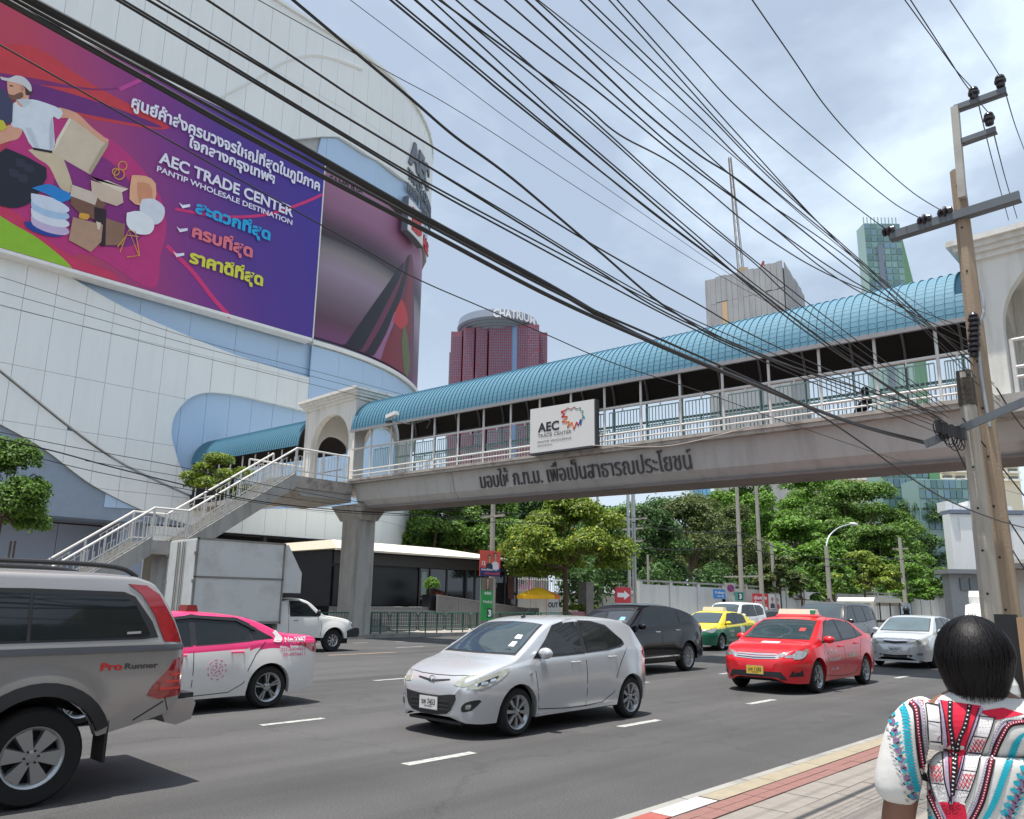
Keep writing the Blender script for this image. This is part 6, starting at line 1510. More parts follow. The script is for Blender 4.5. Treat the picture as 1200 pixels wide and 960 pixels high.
# green glass tower
def glass_tower(name, label, D, L, R, T, B, cols, rows, mg, ml, m2=None, yd=20, T2=None, cat='building'):
    t, X0 = far_root(name, label, (L + R) / 2, D, cat)
    o, (xl, xr, zb, zt) = fbox(t, X0, D, 'core', L, R, T, ml, 0, 6)
    for i in range(cols):
        for j in range(rows):
            x0 = xl + (xr - xl) * (i + .06) / cols; x1 = xl + (xr - xl) * (i + .94) / cols; zB = far_loc((L + R) / 2, B, D)[1]
            z0 = zB + (zt - zB) * (j + .10) / rows; z1 = zB + (zt - zB) * (j + .9) / rows
            g = G(); g.box(x0, x1, -.3, .05, z0, z1); lobj(g, 'glazing', mg[random.randrange(len(mg))], t)
    return t, X0, (xl, xr, zt)
Mg = [smat('glass_teal_%d' % i, c, r=.25, var=.15, scale=.1) for i, c in enumerate(((104, 136, 136), (122, 154, 154), (92, 122, 128), (112, 142, 158)))]
M_floor = smat('floor_band', (150, 176, 172), r=.6)
random.seed(9)
t, X0, (xl, xr, zt) = glass_tower('green_glass_tower', 'slim teal glass tower with a green side wall above the canopy right end', 260, 1012, 1054, 262, 352, 6, 12, Mg, M_floor)
g = G(); g.add([(xr, 0, 0), (xr + 9.5, 9, 0), (xr + 9.5, 9, zt - 30), (xr + 1.2, 2, zt - 2), (xr, 0, zt - 1), (xr, 20, 0), (xr, 20, zt - 1)], [(0, 1, 2, 3, 4), (1, 5, 6, 3, 2), (3, 6, 4)]); lobj(g, 'side_wall', smat('leaf_green', (100, 146, 104), r=.6), t)
g = G()
for i in range(10): x = xl + (xr - xl) * i / 10; g.box(x, x + .3, 0, .3, zt, zt + 2.5)
lobj(g, 'roof_screen', M_floor, t, kind='stuff')
g = G(); g.box(xl + (xr - xl) * .30, xl + (xr - xl) * .42, -1.2, -.35, 60, zt - 9); lobj(g, 'lift_shaft', M_slate, t)
# cream apartments and teal podium at right, seen under the bridge
M_apt = smat('apartment_cream', (226, 216, 190), r=.7, var=.04); M_aptw = smat('apartment_window', (110, 116, 116), r=.3); M_balc = smat('balcony_white', (236, 232, 222), r=.7)
def apartment(label, D, L, R, T, B, cols, rows):
    t, X0 = far_root('apartment_block', label, (L + R) / 2, D); o, (xl, xr, zb, zt) = fbox(t, X0, D, 'wall', L, R, T, M_apt, 0, 6)
    zB = far_loc((L + R) / 2, B, D)[1]
    for i in range(cols):
        for j in range(rows):
            x0 = xl + (xr - xl) * (i + .15) / cols; x1 = xl + (xr - xl) * (i + .85) / cols; z0 = zB + (zt - zB) * (j + .25) / rows; z1 = zB + (zt - zB) * (j + .8) / rows
            g = G(); g.box(x0, x1, -.1, .2, z0, z1); w = lobj(g, 'window', M_aptw, t)
            g = G(); g.box(x0 - .2, x1 + .2, -1.4, -.1, z0 - (zt - zB) * .12 / rows, z0 + (zt - zB) * .14 / rows); lobj(g, 'balcony', M_balc, t)
apartment('cream apartment block rising behind the big trees, left of the teal glass podium', 200, 946, 1034, 540, 580, 6, 5)
apartment('cream apartment block behind the teal podium, at the right under the bridge', 230, 1098, 1190, 520, 565, 6, 5)
t, X0, e = glass_tower('glass_podium', 'teal glass office podium with a green wall panel behind the large tree', 150, 1030, 1085, 536, 610, 8, 6, Mg, M_floor, yd=30)
fbox(t, X0, 150, 'green_wall', 1086, 1098, 540, smat('leaf_green', (96, 160, 96)), -.5, 10, pyb=562)
t, X0, e = glass_tower('glass_annex', 'lower teal glass annex beside the podium above the white warehouse', 140, 1075, 1175, 562, 622, 14, 5, Mg, M_floor, yd=25)
t, X0, e = glass_tower('blue_glass_building', 'small blue glass building glimpsed under the middle of the bridge', 220, 813, 832, 560, 592, 4, 3, [smat('glass_blue', (110, 170, 210), r=.25, var=.1)], M_floor)
# white warehouse and sheds, right
M_ww = smat('warehouse_white', (228, 228, 226), r=.7, var=.03, scale=.3, dirt=.15, dirtc=(.5, .5, .48))
t, X0 = far_root('white_warehouse', 'plain white warehouse wall behind the two utility poles', 1150, 95)
fbox(t, X0, 95, 'wall', 1112, 1200, 603, M_ww, 0, 1.5); fbox(t, X0, 95, 'roof_parapet', 1112, 1200, 598, M_slate, -.3, 2, pyb=602.5)
for i in range(9): fbox(t, X0, 95, 'roof_tank_frame', 1118 + i * 9, 1126 + i * 9, 585 + (i % 3) * 3, M_whitetrim, 2, 4, pyb=597)
for i in range(6): fbox(t, X0, 95, 'wall_panel', 1108 + i * 15, 1122.6 + i * 15, 606, M_ww, -.12, 0, pyb=700) if i else None
t, X0 = far_root('grey_shed', 'low grey shed with dark windows in front of the white warehouse', 1130, 88)
fbox(t, X0, 88, 'wall', 1112, 1200, 672, smat('shed_wall', (150, 150, 150)), 0, 1.5)
fbox(t, X0, 88, 'roof', 1105, 1200, 668, smat('shed_roof', (128, 130, 132)), -1, 1.8, pyb=673); 
for i in range(4): fbox(t, X0, 88, 'window', 1124 + i * 11, 1132 + i * 11, 678, M_aptw, -.2, .1, pyb=692)
t, X0 = far_root('dark_doorway_shop', 'shopfront with a tall black doorway just right of the paler pole', 1180, 42)
fbox(t, X0, 42, 'wall', 1158, 1300, 656, smat('shop_wall', (196, 190, 180)), 0, .5); fbox(t, X0, 42, 'doorway', 1163, 1187, 672, M_black, -.12, .05)
fbox(t, X0, 42, 'awning', 1156, 1240, 662, smat('awning_grey', (120, 118, 116)), -1.5, 0, pyb=668)
# ================================================================== compound wall
M_wall = smat('compound_wall', (206, 206, 202), r=.8, var=.05, scale=.6, dirt=.45, dirtc=(.35, .34, .31), dscale=.5, streak=True)
cw_ = thing('compound_wall', 'long white compound wall along the far pavement behind the traffic', 'wall', (100, 32.2, .15))
x = 47.0
while x < 170:
    if not (78 < x < 82):
        g = G(); g.box(x + .35, x + 3.98, 32.1, 32.3, .15, 3.1); g.obj('wall_panel', M_wall, cw_)
        g = G(); g.box(x, x + .34, 32.0, 32.4, .15, 3.3); g.obj('pilaster', M_wall, cw_)
        g = G(); g.box(x + .01, x + 3.99, 31.98, 32.42, 3.302, 3.42); g.obj('coping', M_concd, cw_)
    x += 4.0
g = G(); g.box(59, 60.5, 32.0, 32.09, .15, 2.2); g.obj('gate_door', smat('gate_cream', (190, 188, 182)), cw_)
# grey wall with picket top, behind the street tree
pw = thing('picket_wall', 'grey wall topped with white pickets behind the yellow flowering tree', 'wall', (42, 38.5, .15))
for i in range(9):
    g = G(); g.box(40 + i * 2.5, 42.44 + i * 2.5, 38.4, 38.6, .15, 2.5); g.obj('wall_panel', M_wall, pw)
    g = G()
    for k in range(12): g.box(40.05 + i * 2.5 + k * .2, 40.1 + i * 2.5 + k * .2, 38.48, 38.52, 2.5, 3.5)
    g.box(40 + i * 2.5, 42.4 + i * 2.5, 38.46, 38.54, 3.3, 3.34); g.obj('pickets', M_white, pw, kind='stuff')
# ================================================================== cafe pavilion
CY = 37.0
M_cwall = mat('cafe_charcoal', (.016, .018, .022), r=.45, var=.2); M_cglass = mat('cafe_glass', (.02, .025, .028), r=.05, spec=.8, var=.3)
M_croof = smat('cafe_roof', (226, 218, 200), r=.6, var=.04, dirt=.15, dirtc=(.5, .46, .4)); M_gran = mat('granite', (.2, .195, .19), r=.6, var=.25, scale=14, dirt=.3)
cf = thing('cafe_pavilion', 'low charcoal cafe pavilion with a cream flat roof, steps and ramp', 'cafe', (33, CY, .15))
zE = aty(436, 645, CY - 1.2).z; xRt = aty(607, 680, CY).x; xE = aty(617, 659, CY - 1.2).x
g = G(); g.box(24.5, xRt, CY, CY + 8, 1.35, zE - .05); g.obj('wall', M_cwall, cf)
g = G(); P_ = [(24.0, CY - 1.2), (xE, CY - 1.2), (xE - 1.2, CY + 8.2), (24.0, CY + 8.2)]; g.add([(x, y, zE) for x, y in P_] + [(24.2, CY - .4, zE + .5), (xE - 7, CY - .2, zE + .5), (xE - 7, CY + 7.6, zE + .5), (24.2, CY + 7.6, zE + .5)], [(3, 2, 1, 0), (4, 5, 6, 7), (0, 1, 5, 4), (1, 2, 6, 5), (2, 3, 7, 6), (3, 0, 4, 7)]); g.obj('roof', M_croof, cf)
g = G(); g.box(24.0, xE - .02, CY - 1.19, CY - 1.0, zE - .1, zE - .003); g.obj('fascia', M_croof, cf)
g = G(); g.box(24.6, xRt + .02, CY - .12, CY - .02, zE - .75, zE - .12); g.obj('lintel', M_frame, cf)
xs_ = [aty(p, 690, CY).x for p in (490, 502, 522, 545, 555, 566, 590, 604)]
for a, b in zip(xs_[:-1], xs_[1:]):
    g = G(); g.box(a + .05, b - .05, CY - .08, CY - .03, 1.4, zE - .8); g.obj('glass_pane', M_cglass, cf)
    g = G(); g.box(a - .05, a + .05, CY - .14, CY - .02, 1.35, zE - .76); g.obj('mullion', M_frame, cf)
g = G(); g.box(xs_[0] + .15, xs_[0] + .55, CY - .1, CY - .079, 2.0, zE - 1.0); g.obj('bright_door', smat('door_pale', (150, 168, 160), r=.3), cf)
g = G(); g.box(24.6, xs_[0] - .2, CY - .16, CY - .02, 1.4, zE - .9); g.obj('dark_screen', mat('screen_black', (.008, .009, .012), r=.35), cf)
g = G(); g.box(xs_[-1] - .9, xs_[-1] - .3, CY - .16, CY - .09, 1.9, zE - 1.0); g.obj('menu_poster', smat('menu_rust', (120, 72, 60), var=.5, scale=4), cf)
g = G(); g.box(24.5, xRt, CY - 2.0, CY - .01, .16, 1.34); g.obj('plinth', M_gran, cf)
for i in range(6):
    g = G(); g.box(24.5, aty(533, 720, CY - 3).x, CY - 2.0 - .34 * (i + 1), CY - 2.002 - .34 * i, .16, 1.34 - .19 * (i + 1)); g.obj('step', M_gran, cf)
rx0 = aty(514, 700, CY - 2.6).x; rx1 = aty(622, 712, CY - 2.6).x
for i in range(5):
    a = rx0 + (rx1 - rx0) * i / 5; b = rx0 + (rx1 - rx0) * (i + .99) / 5; za = 2.0 - .75 * i / 5; zb_ = 2.0 - .75 * (i + 1) / 5
    g = G(); g.extr([(a, .16), (b, .16), (b, zb_), (a, za)], lambda x, z: (x, CY - 2.6, z), lambda x, z: (x, CY - 2.4, z)); g.obj('ramp_wall', M_gran, cf)
    g = G(); g.extr([(a, za + .002), (b, zb_ + .002), (b, zb_ + .06), (a, za + .06)], lambda x, z: (x, CY - 2.63, z), lambda x, z: (x, CY - 2.37, z)); g.obj('coping', M_conc, cf)
# planter and topiary
M_leafd = None
def leaf_mat(name, c, tr=.35, v=.55, hue=(1.25, 1.1, .6), yellow=None):
    m = bpy.data.materials.new(name); m.use_nodes = True; n = m.node_tree; b = n.nodes['Principled BSDF']; b.inputs['Roughness'].default_value = .55; b.inputs['Specular IOR Level'].default_value = .35
    gi = n.nodes.new('ShaderNodeNewGeometry'); r_ = n.nodes.new('ShaderNodeValToRGB')
    r_.color_ramp.elements[0].color = tuple(x * (1 - v) for x in c) + (1,); r_.color_ramp.elements[1].color = tuple(min(.9, x * (1 + v * h)) for x, h in zip(c, hue)) + (1,)
    e = r_.color_ramp.elements.new(.55); e.color = tuple(c) + (1,)
    if yellow: e = r_.color_ramp.elements.new(.93); e.color = tuple(min(.9, x * (1 + v * h)) for x, h in zip(c, hue)) + (1,); r_.color_ramp.elements[-1].color = tuple(yellow) + (1,)
    n.links.new(gi.outputs['Random Per Island'], r_.inputs['Fac']); n.links.new(r_.outputs['Color'], b.inputs['Base Color'])
    t_ = n.nodes.new('ShaderNodeBsdfTranslucent'); n.links.new(r_.outputs['Color'], t_.inputs['Color']); mx = n.nodes.new('ShaderNodeMixShader'); mx.inputs['Fac'].default_value = tr
    n.links.new(b.outputs['BSDF'], mx.inputs[1]); n.links.new(t_.outputs['BSDF'], mx.inputs[2]); n.links.new(mx.outputs['Shader'], n.nodes['Material Output'].inputs['Surface'])
    return m
L_mid = leaf_mat('leaf_mid', (.115, .215, .038)); L_dark = leaf_mat('leaf_dark', (.06, .13, .034)); L_lime = leaf_mat('leaf_lime', (.17, .25, .035), yellow=(.62, .52, .04))
L_olive = leaf_mat('leaf_olive', (.105, .15, .045), hue=(1.5, 1.0, .8)); L_bright = leaf_mat('leaf_bright', (.13, .26, .035))
M_bark = mat('bark', (.13, .095, .07), r=.9, var=.3, scale=3, bump=.4, bscale=14)
import numpy as np
def leaf_cloud(name, clumps, n, size, m_, parent, seed=0, flat=.5, off=Vector((0, 0, 0)), aspect=.55):
    """clumps: (center, (rx,ry,rz), weight); leaves lie near each clump's skin"""
    rg = np.random.default_rng(seed); w = np.array([c[2] for c in clumps], float); w /= w.sum(); pick = rg.choice(len(clumps), n, p=w)
    C_ = np.array([tuple(c[0]) for c in clumps]); R_ = np.array([c[1] for c in clumps])
    d = rg.normal(size=(n, 3)); d /= np.linalg.norm(d, axis=1)[:, None]; d[:, 2] = np.where(d[:, 2] < -.35, -d[:, 2] * .8, d[:, 2])
    rad = rg.uniform(.25, 1.0, n) ** .45 * rg.uniform(.85, 1.12, n)
    P = C_[pick] + d * R_[pick] * rad[:, None] - np.array(tuple(off))
    nr = d * .8 + rg.normal(size=(n, 3)) * .55; nr[:, 2] += flat; nr /= np.linalg.norm(nr, axis=1)[:, None]
    a = np.cross(nr, rg.normal(size=(n, 3))); a /= np.linalg.norm(a, axis=1)[:, None]; b = np.cross(nr, a)
    s = size * rg.uniform(.6, 1.3, n)[:, None]
    V = np.stack([P - a * s, P - b * s * aspect + nr * s * .15, P + a * s, P + b * s * aspect + nr * s * .15], 1).reshape(-1, 3)
    me = bpy.data.meshes.new(name); me.vertices.add(n * 4); me.vertices.foreach_set('co', V.ravel()); me.loops.add(n * 4); me.loops.foreach_set('vertex_index', np.arange(n * 4, dtype=np.int32))
    me.polygons.add(n); me.polygons.foreach_set('loop_start', np.arange(0, n * 4, 4, dtype=np.int32)); me.polygons.foreach_set('loop_total', np.full(n, 4, dtype=np.int32)); me.materials.append(m_); me.update()
    o = bpy.data.objects.new(name, me); COL.objects.link(o); o.parent = parent; o['kind'] = 'stuff'
    ORG[o.name] = Vector(off); return o
def tree(name, label, base, h, rx, rz, m_, n=9000, size=.16, seed=0, trunk=.16, clumps=26, th=None, group=None, lean=0, ry=None, core=True, csz=.42):
    rnd = random.Random(seed); base = Vector(base); ry = ry or rx; t = thing(name, label, 'tree', tuple(base), group=group)
    cz = base.z + h - rz; c0 = Vector((base.x, base.y, cz)); th = th or (h - rz * 1.25)
    g = G(); top = base + Vector((lean, 0, max(th, h * .3)))
    g.tube([base - Vector((0, 0, .1)), base + (top - base) * .5 + Vector((rnd.uniform(-.1, .1), 0, 0)), top], [trunk * 1.25, trunk, trunk * .8], 8); g.obj('trunk', M_bark, t, smooth='auto')
    CL = []
    for i in range(clumps):
        a = rnd.uniform(0, 2 * pi); e = math.asin(rnd.uniform(-.6, 1)); q = rnd.uniform(.6, .95)
        if i % 6 == 0: e = rnd.uniform(1.1, 1.5); q = .95
        if i % 6 == 1: e = rnd.uniform(-.3, .3); q = .92
        c = c0 + Vector((cos(a) * cos(e) * rx * q, sin(a) * cos(e) * ry * q, sin(e) * rz * q)); s = rnd.uniform(.75, 1.25) * csz
        CL.append((c, (rx * s * .8, ry * s * .8, rz * s * .62), s))
        if i < 9:
            g = G(); mid = top.lerp(c, .5) + Vector((0, 0, -.1 * rz)); g.tube([top - Vector((0, 0, trunk)), mid, c], [trunk * .6, trunk * .35, trunk * .12], 6); g.obj('limb', M_bark, t, smooth='auto')
    leaf_cloud('crown', CL, int(n * 1.55), size * .8, m_, t, seed, off=base)
    return t
def treepx(name, label, px, pytop, halfw, Y, m_, rzf=.8, n=9000, size=.16, seed=0, low=None, **k):
    p = aty(px, pytop, Y); dist = (p - CAMC).dot(Vector((CAMM[0][2], CAMM[1][2], CAMM[2][2])) * -1); rx = halfw * dist / FOC; h = p.z - .15
    rz = rx * rzf
    if low: zlow = aty(px, low, Y).z; rz = (p.z - zlow) / 2
    return tree(name, label, (p.x, Y, .15), h, rx, rz, m_, n, size, seed, **k)
treepx('street_tree', 'leafy street tree at the left edge in front of the mall', 14, 524, 50, 31.4, L_mid, n=16000, size=.085, seed=1, low=648, trunk=.09, group=None, clumps=34)
treepx('street_tree', 'yellow flowering street tree right of the poster pole', 662, 588, 66, 32.2, L_lime, n=26000, size=.15, seed=2, low=706, trunk=.17, clumps=40)
t_ = treepx('bushy_shrub', 'bright green shrub top showing between the stairs and the mall', 258, 538, 34, 33.2, L_lime, n=6500, size=.075, seed=3, low=600, trunk=.05, clumps=16)
treepx('background_tree', 'tall pale green tree rising behind the right concrete pole under the bridge', 872, 552, 50, 55, L_bright, n=16000, size=.3, seed=77, low=700, trunk=.4, clumps=40, csz=.34)
for i_, (px_, py_, lb_) in enumerate(((540, 580, 'far green tree between the pillar and the poster pole'), (640, 590, 'far dark tree behind the left part of the flowering tree'), (815, 590, 'far olive tree right of the twin steel poles'), (735, 600, 'far tree behind the twin steel poles'))):
    treepx('background_tree', lb_, px_, py_, 52, 58, (L_mid, L_dark, L_olive, L_mid)[i_], n=14000, size=.25, seed=80 + i_, low=705, trunk=.3, clumps=36)
for i_ in range(9):
    px_ = 480 + i_ * 75; Y_ = 64 + (i_ * 7) % 9
    treepx('background_tree', 'far green tree of the wood behind the white wall, %s from the left' % ['first', 'second', 'third', 'fourth', 'fifth', 'sixth', 'seventh', 'eighth', 'ninth'][i_], px_, 604 - (i_ % 3) * 8, 56, Y_, (L_mid, L_dark, L_bright)[i_ % 3], n=9000, size=.34, seed=120 + i_, low=712, trunk=.3, clumps=30, csz=.5)
hd_ = thing('hedge', 'dark mass of shrubs rising just behind the white compound wall', 'hedge', (90, 34.5, .15))
leaf_cloud('shrubs', [(Vector((44 + k * 3.0, 35 + (k % 3) * .8, 2.2 + (k * 7 % 5) * .35)), (2.4, 1.2, 2.3), 1) for k in range(38)], 42000, .17, L_dark, hd_, 9, off=org(hd_))
# wood behind the cafe and wall
for i, (lb, px, py, hw_, Y, m_, low, n) in enumerate([
    ('dark broad tree behind the cafe roof, nearest the bridge pillar', 510, 588, 52, 50, L_mid, 680, 15000),
    ('dense green tree behind the poster pole', 575, 584, 52, 47, L_mid, 690, 15000),
    ('dark tree standing behind the yellow flowering tree', 700, 610, 42, 44, L_dark, 715, 13000),
    ('tall dark tree directly behind the twin steel poles', 757, 603, 44, 40, L_dark, 715, 14000),
    ('olive brown thinning tree left of the two concrete poles', 806, 594, 40, 42, L_olive, 715, 14000),
    ('brownish tree between the two concrete poles', 862, 600, 36, 44, L_olive, 712, 13000)]):
    treepx('roadside_tree', lb, px, py, hw_, Y, m_, n=n, size=.19, seed=20 + i, low=low, trunk=.25, clumps=34)
for i, (lb, px, py, hw_, Y, m_, low, n) in enumerate([
    ('tallest light green tree at the top left of the big tree mass', 945, 560, 62, 62, L_bright, 690, 20000),
    ('large rounded dark tree in the middle of the big tree mass', 1000, 572, 72, 50, L_mid, 712, 26000),
    ('large dark tree at the right end of the big tree mass', 1078, 590, 52, 44, L_dark, 712, 22000),
    ('bright green spreading tree in front of the big tree mass', 930, 612, 54, 45, L_bright, 712, 18000),
    ('deep green tree low in the gap behind the street lamp', 1030, 620, 50, 42, L_mid, 715, 16000)]):
    treepx('large_tree', lb, px, py, hw_, Y, m_, n=n, size=.33, seed=40 + i, low=low, trunk=.45, clumps=60, csz=.30)
for i, (lb, px, py, hw_, Y, m_, low, n) in enumerate([
    ('low olive street tree in front of the wall, left of the street lamp', 912, 655, 28, 31.2, L_olive, 704, 8000),
    ('spreading street tree between the street lamp and the next pole', 1010, 650, 42, 31.2, L_lime, 712, 11000),
    ('small dark street tree near the white warehouse', 1108, 668, 28, 31.4, L_mid, 714, 8000),
    ('low bushy tree just behind the street lamp', 975, 662, 26, 32, L_mid, 712, 7000),
    ('low green kerb tree behind the grey pole with short arms', 1062, 664, 30, 31.6, L_bright, 718, 8000),
    ('low dark kerb tree behind the grey SUV roof', 938, 672, 22, 31.6, L_mid, 718, 6000)]):
    treepx('kerb_tree', lb, px, py, hw_, Y, m_, n=n, size=.22, seed=60 + i, low=low, trunk=.13, clumps=26, csz=.34)
# ================================================================== street furniture
M_gal = mat('galvanised', (.42, .45, .48), r=.45, metal=.4); M_pole = mat('pole_concrete', (.40, .37, .32), r=.85, var=.15, scale=3, bump=.2, dirt=.5, dirtc=(.18, .16, .13), dscale=2, streak=True)
M_polet = mat('pole_tan', (.34, .26, .185), r=.85, var=.15, scale=3, bump=.2, dirt=.5, dirtc=(.2, .14, .09), dscale=2, streak=True)
M_green = smat('fence_green', (26, 92, 72), r=.5, var=.1, dirt=.3, dirtc=(.1, .12, .1))
# topiary
tp = thing('topiary_planter', 'round clipped bush in a dark square planter beside the cafe steps', 'planter', tuple(aty(506, 707, 35.2)))
c_ = aty(506, 686, 35.2); pz = aty(506, 697, 35.2).z
g = G(); g.extr([(c_.x - .38, 34.85), (c_.x + .38, 34.85), (c_.x + .38, 35.6), (c_.x - .38, 35.6)], lambda x, y: (c_.x + (x - c_.x) * .8, y, .55), lambda x, y: (x, y, pz)); g.obj('pot', M_cwall, tp)
leaf_cloud('clipped_foliage', [(c_, (.48, .48, .46), 1)], 3500, .05, L_bright, tp, 5, off=org(tp))
# green railings
fx = [14.2, 16.6, 19.0, 21.7] + [aty(p, 730, 30.0).x for p in (456, 521, 578.5, 671)]
fx = sorted(fx); fx = [x for i, x in enumerate(fx) if i == 0 or x - fx[i - 1] > .8]
RL = ['farthest left, behind the truck', 'second from the left, at the truck cab', 'directly left of the bridge pillar', 'at the bridge pillar', 'just right of the bridge pillar', 'fourth from the right', 'left of the poster pole', 'in front of the poster pole', 'right of the poster pole', 'under the flowering tree', 'at the right end of the row', 'beyond the hatchback roof', 'last before the arrow sign', 'spare end']
for i, (a, b) in enumerate(zip(fx[:-1], fx[1:])):
    for (c, d) in ([(a, b)] if b - a < 3.4 else [(a, (a + b) / 2), ((a + b) / 2, b)]):
        lbn = thing('railing_section', 'green tubular railing section on the far kerb, ' + RL.pop(0), 'railing', ((c + d) / 2, 30.0, .15), 'green railings along the far kerb')
        g = G(); r_ = .028; pts = [(c + .05, 30, .35), (c + .05, 30, 1.0), (c + .16, 30, 1.12), (d - .16, 30, 1.12), (d - .05, 30, 1.0), (d - .05, 30, .35), (d - .16, 30, .28), (c + .16, 30, .28), (c + .05, 30, .35)]
        g.tube(pts, r_, 6); g.obj('frame', M_green, lbn)
        g = G(); g.tube([(c + .06, 30, .48), (d - .06, 30, .48)], .018, 6); g.obj('lower_rail', M_green, lbn)
        n = int((d - c) / .14)
        g = G()
        for k in range(1, n): x = c + (d - c) * k / n; g.box(x - .009, x + .009, 29.991, 30.009, .48, 1.1)
        g.obj('bars', M_green, lbn, kind='stuff')
        for x in (c + .5, d - .5): g = G(); g.tube([(x, 30, .14), (x, 30, 1.14)], .032, 6); g.obj('post', M_green, lbn)
# ---- poles
def pole(name, label, x, y, h, r, m_, arms=(), group=None, r2=None, z=.15, sides=8, cat='utility pole'):
    t = thing(name, label, cat, (x, y, z), group=group); g = G(); g.tube([(x, y, z - .1), (x, y, z + h)], r, sides, r2=r2 or r * .7); g.obj('shaft', m_, t, smooth='auto')
    for (dz, L, w) in arms:
        g = G(); g.box(x - .06, x + .06, y - L, y + L, z + dz - .06, z + dz + .06); g.obj('crossarm', M_gal if w else M_pole, t)
        for k in (-.9, -.5, .5, .9):
            g = G(); g.lathe((x, y + L * k, z + dz + .06), [(.03, 0), (.07, .04), (.04, .08), (.07, .12), (.03, .17)], 8); g.obj('insulator', M_frame, t)
    return t
def polepx(label, px, pytop, Y, r, arms=(), m_=None, name='utility_pole', **k):
    p = aty(px, pytop, Y); return pole(name, label, p.x, Y, p.z - .15, r, m_ or M_pole, arms, group='utility poles along the far pavement', **k), p
pp, p_ = polepx('concrete pole carrying two election posters behind the green railing', 578, 584, 30.4, .17, ((6.2, .9, 0),))
PX_, PY_ = p_.x, 30.4
polepx('dark pole with stacked crossarms behind the twin steel poles', 741, 572, 32.5, .14, ((7.6, 1.2, 0), (6.9, .9, 0), (6.0, .8, 0)))
polepx('leaning grey pole stub right of the twin steel poles', 759, 650, 33, .12)
polepx('left one of the two tall concrete poles with a crossarm', 863, 566, 31.0, .22, ((11.9, 1.6, 0), (3.9, 1.5, 0)))
polepx('right one of the two tall concrete poles with a crossarm', 886, 570, 31.0, .22, ((12.2, 1.8, 0),))
polepx('thin dark pole right of the two tall concrete poles', 904, 636, 31.0, .2)
polepx('concrete pole peeking over the yellow flowering tree', 700, 572, 36, .13)
polepx('grey pole with short top arms standing in front of the big trees', 1054, 630, 31.0, .28, ((8.6, .9, 0),))
for i, px in enumerate((735.5, 741.8)):
    p = aty(px, 560, 31.0); t = thing('steel_pole', 'left of the twin grey steel poles by the arrow sign' if i == 0 else 'right of the twin grey steel poles by the arrow sign', 'pole', (p.x, 31.0, .15)); g = G(); g.tube([(p.x, 31, .1), (p.x, 31, p.z)], .11, 10); g.obj('shaft', M_gal, t, smooth='auto'); g = G(); g.tube([(p.x, 31, .13), (p.x, 31, .5)], .15, 10); g.obj('collar', M_gal, t)
# street lamp
p = aty(968, 640, 31.0); t = thing('street_lamp', 'street lamp on a concrete pole with a curved arm reaching right', 'street lamp', (p.x, 31, .15))
g = G(); g.tube([(p.x, 31, .1), (p.x, 31, p.z)], .26, 8, r2=.2); g.obj('shaft', M_pole, t, smooth='auto')
q = aty(999, 614, 30.2); m_1 = aty(984, 618, 30.6); g = G(); g.tube(smooth_line([(p.x, 31, p.z - .1), tuple(aty(972, 628, 30.9)), tuple(m_1), tuple(q)], 4), .07, 8); g.obj('arm', M_gal, t, smooth='auto')
g = G(); g.ell(q + Vector((.4, 0, 0)), 1.0, .3, .17, 12, 8); g.obj('lamp_head', M_white, t, smooth=True)
# ---- posters and signs
def board(name, label, cat, pl, pr, pt, pb, Y, m_, d=.05):
    a = aty(pl, pt, Y); b = aty(pr, pt, Y); c = aty(pl, pb, Y); t = thing(name, label, cat, ((a.x + b.x) / 2, Y, c.z)); g = G(); g.box(a.x, b.x, Y, Y + d, c.z, a.z); g.obj('board', m_, t)
    W_ = b.x - a.x; H_ = a.z - c.z
    P = lambda u, v, k=1: (a.x + W_ * u, Y - .004 * k, c.z + H_ * v)
    def shape(nm, pts, col, k=1, sm=0):
        pts = [P(u, v, k) for u, v in pts]
        if sm: pts = smooth_line(pts + [pts[0]], sm)[:-1]
        g = G(); g.add(pts, [tuple(range(len(pts)))]); g.obj(nm, smat('pr_%d_%d_%d' % col, col, r=.6, var=0), t, recalc=False)
    def txt(s, u0, u1, v, hh, col, bold=.03, k=3): fit_text(s, P(u0, v, k), P(u1, v, k), (0, 0, 1), hh * H_, 'printed_lettering', smat('pr_%d_%d_%d' % col, col, r=.6, var=0), t, bold=bold, ext=.001)
    return t, shape, txt, P
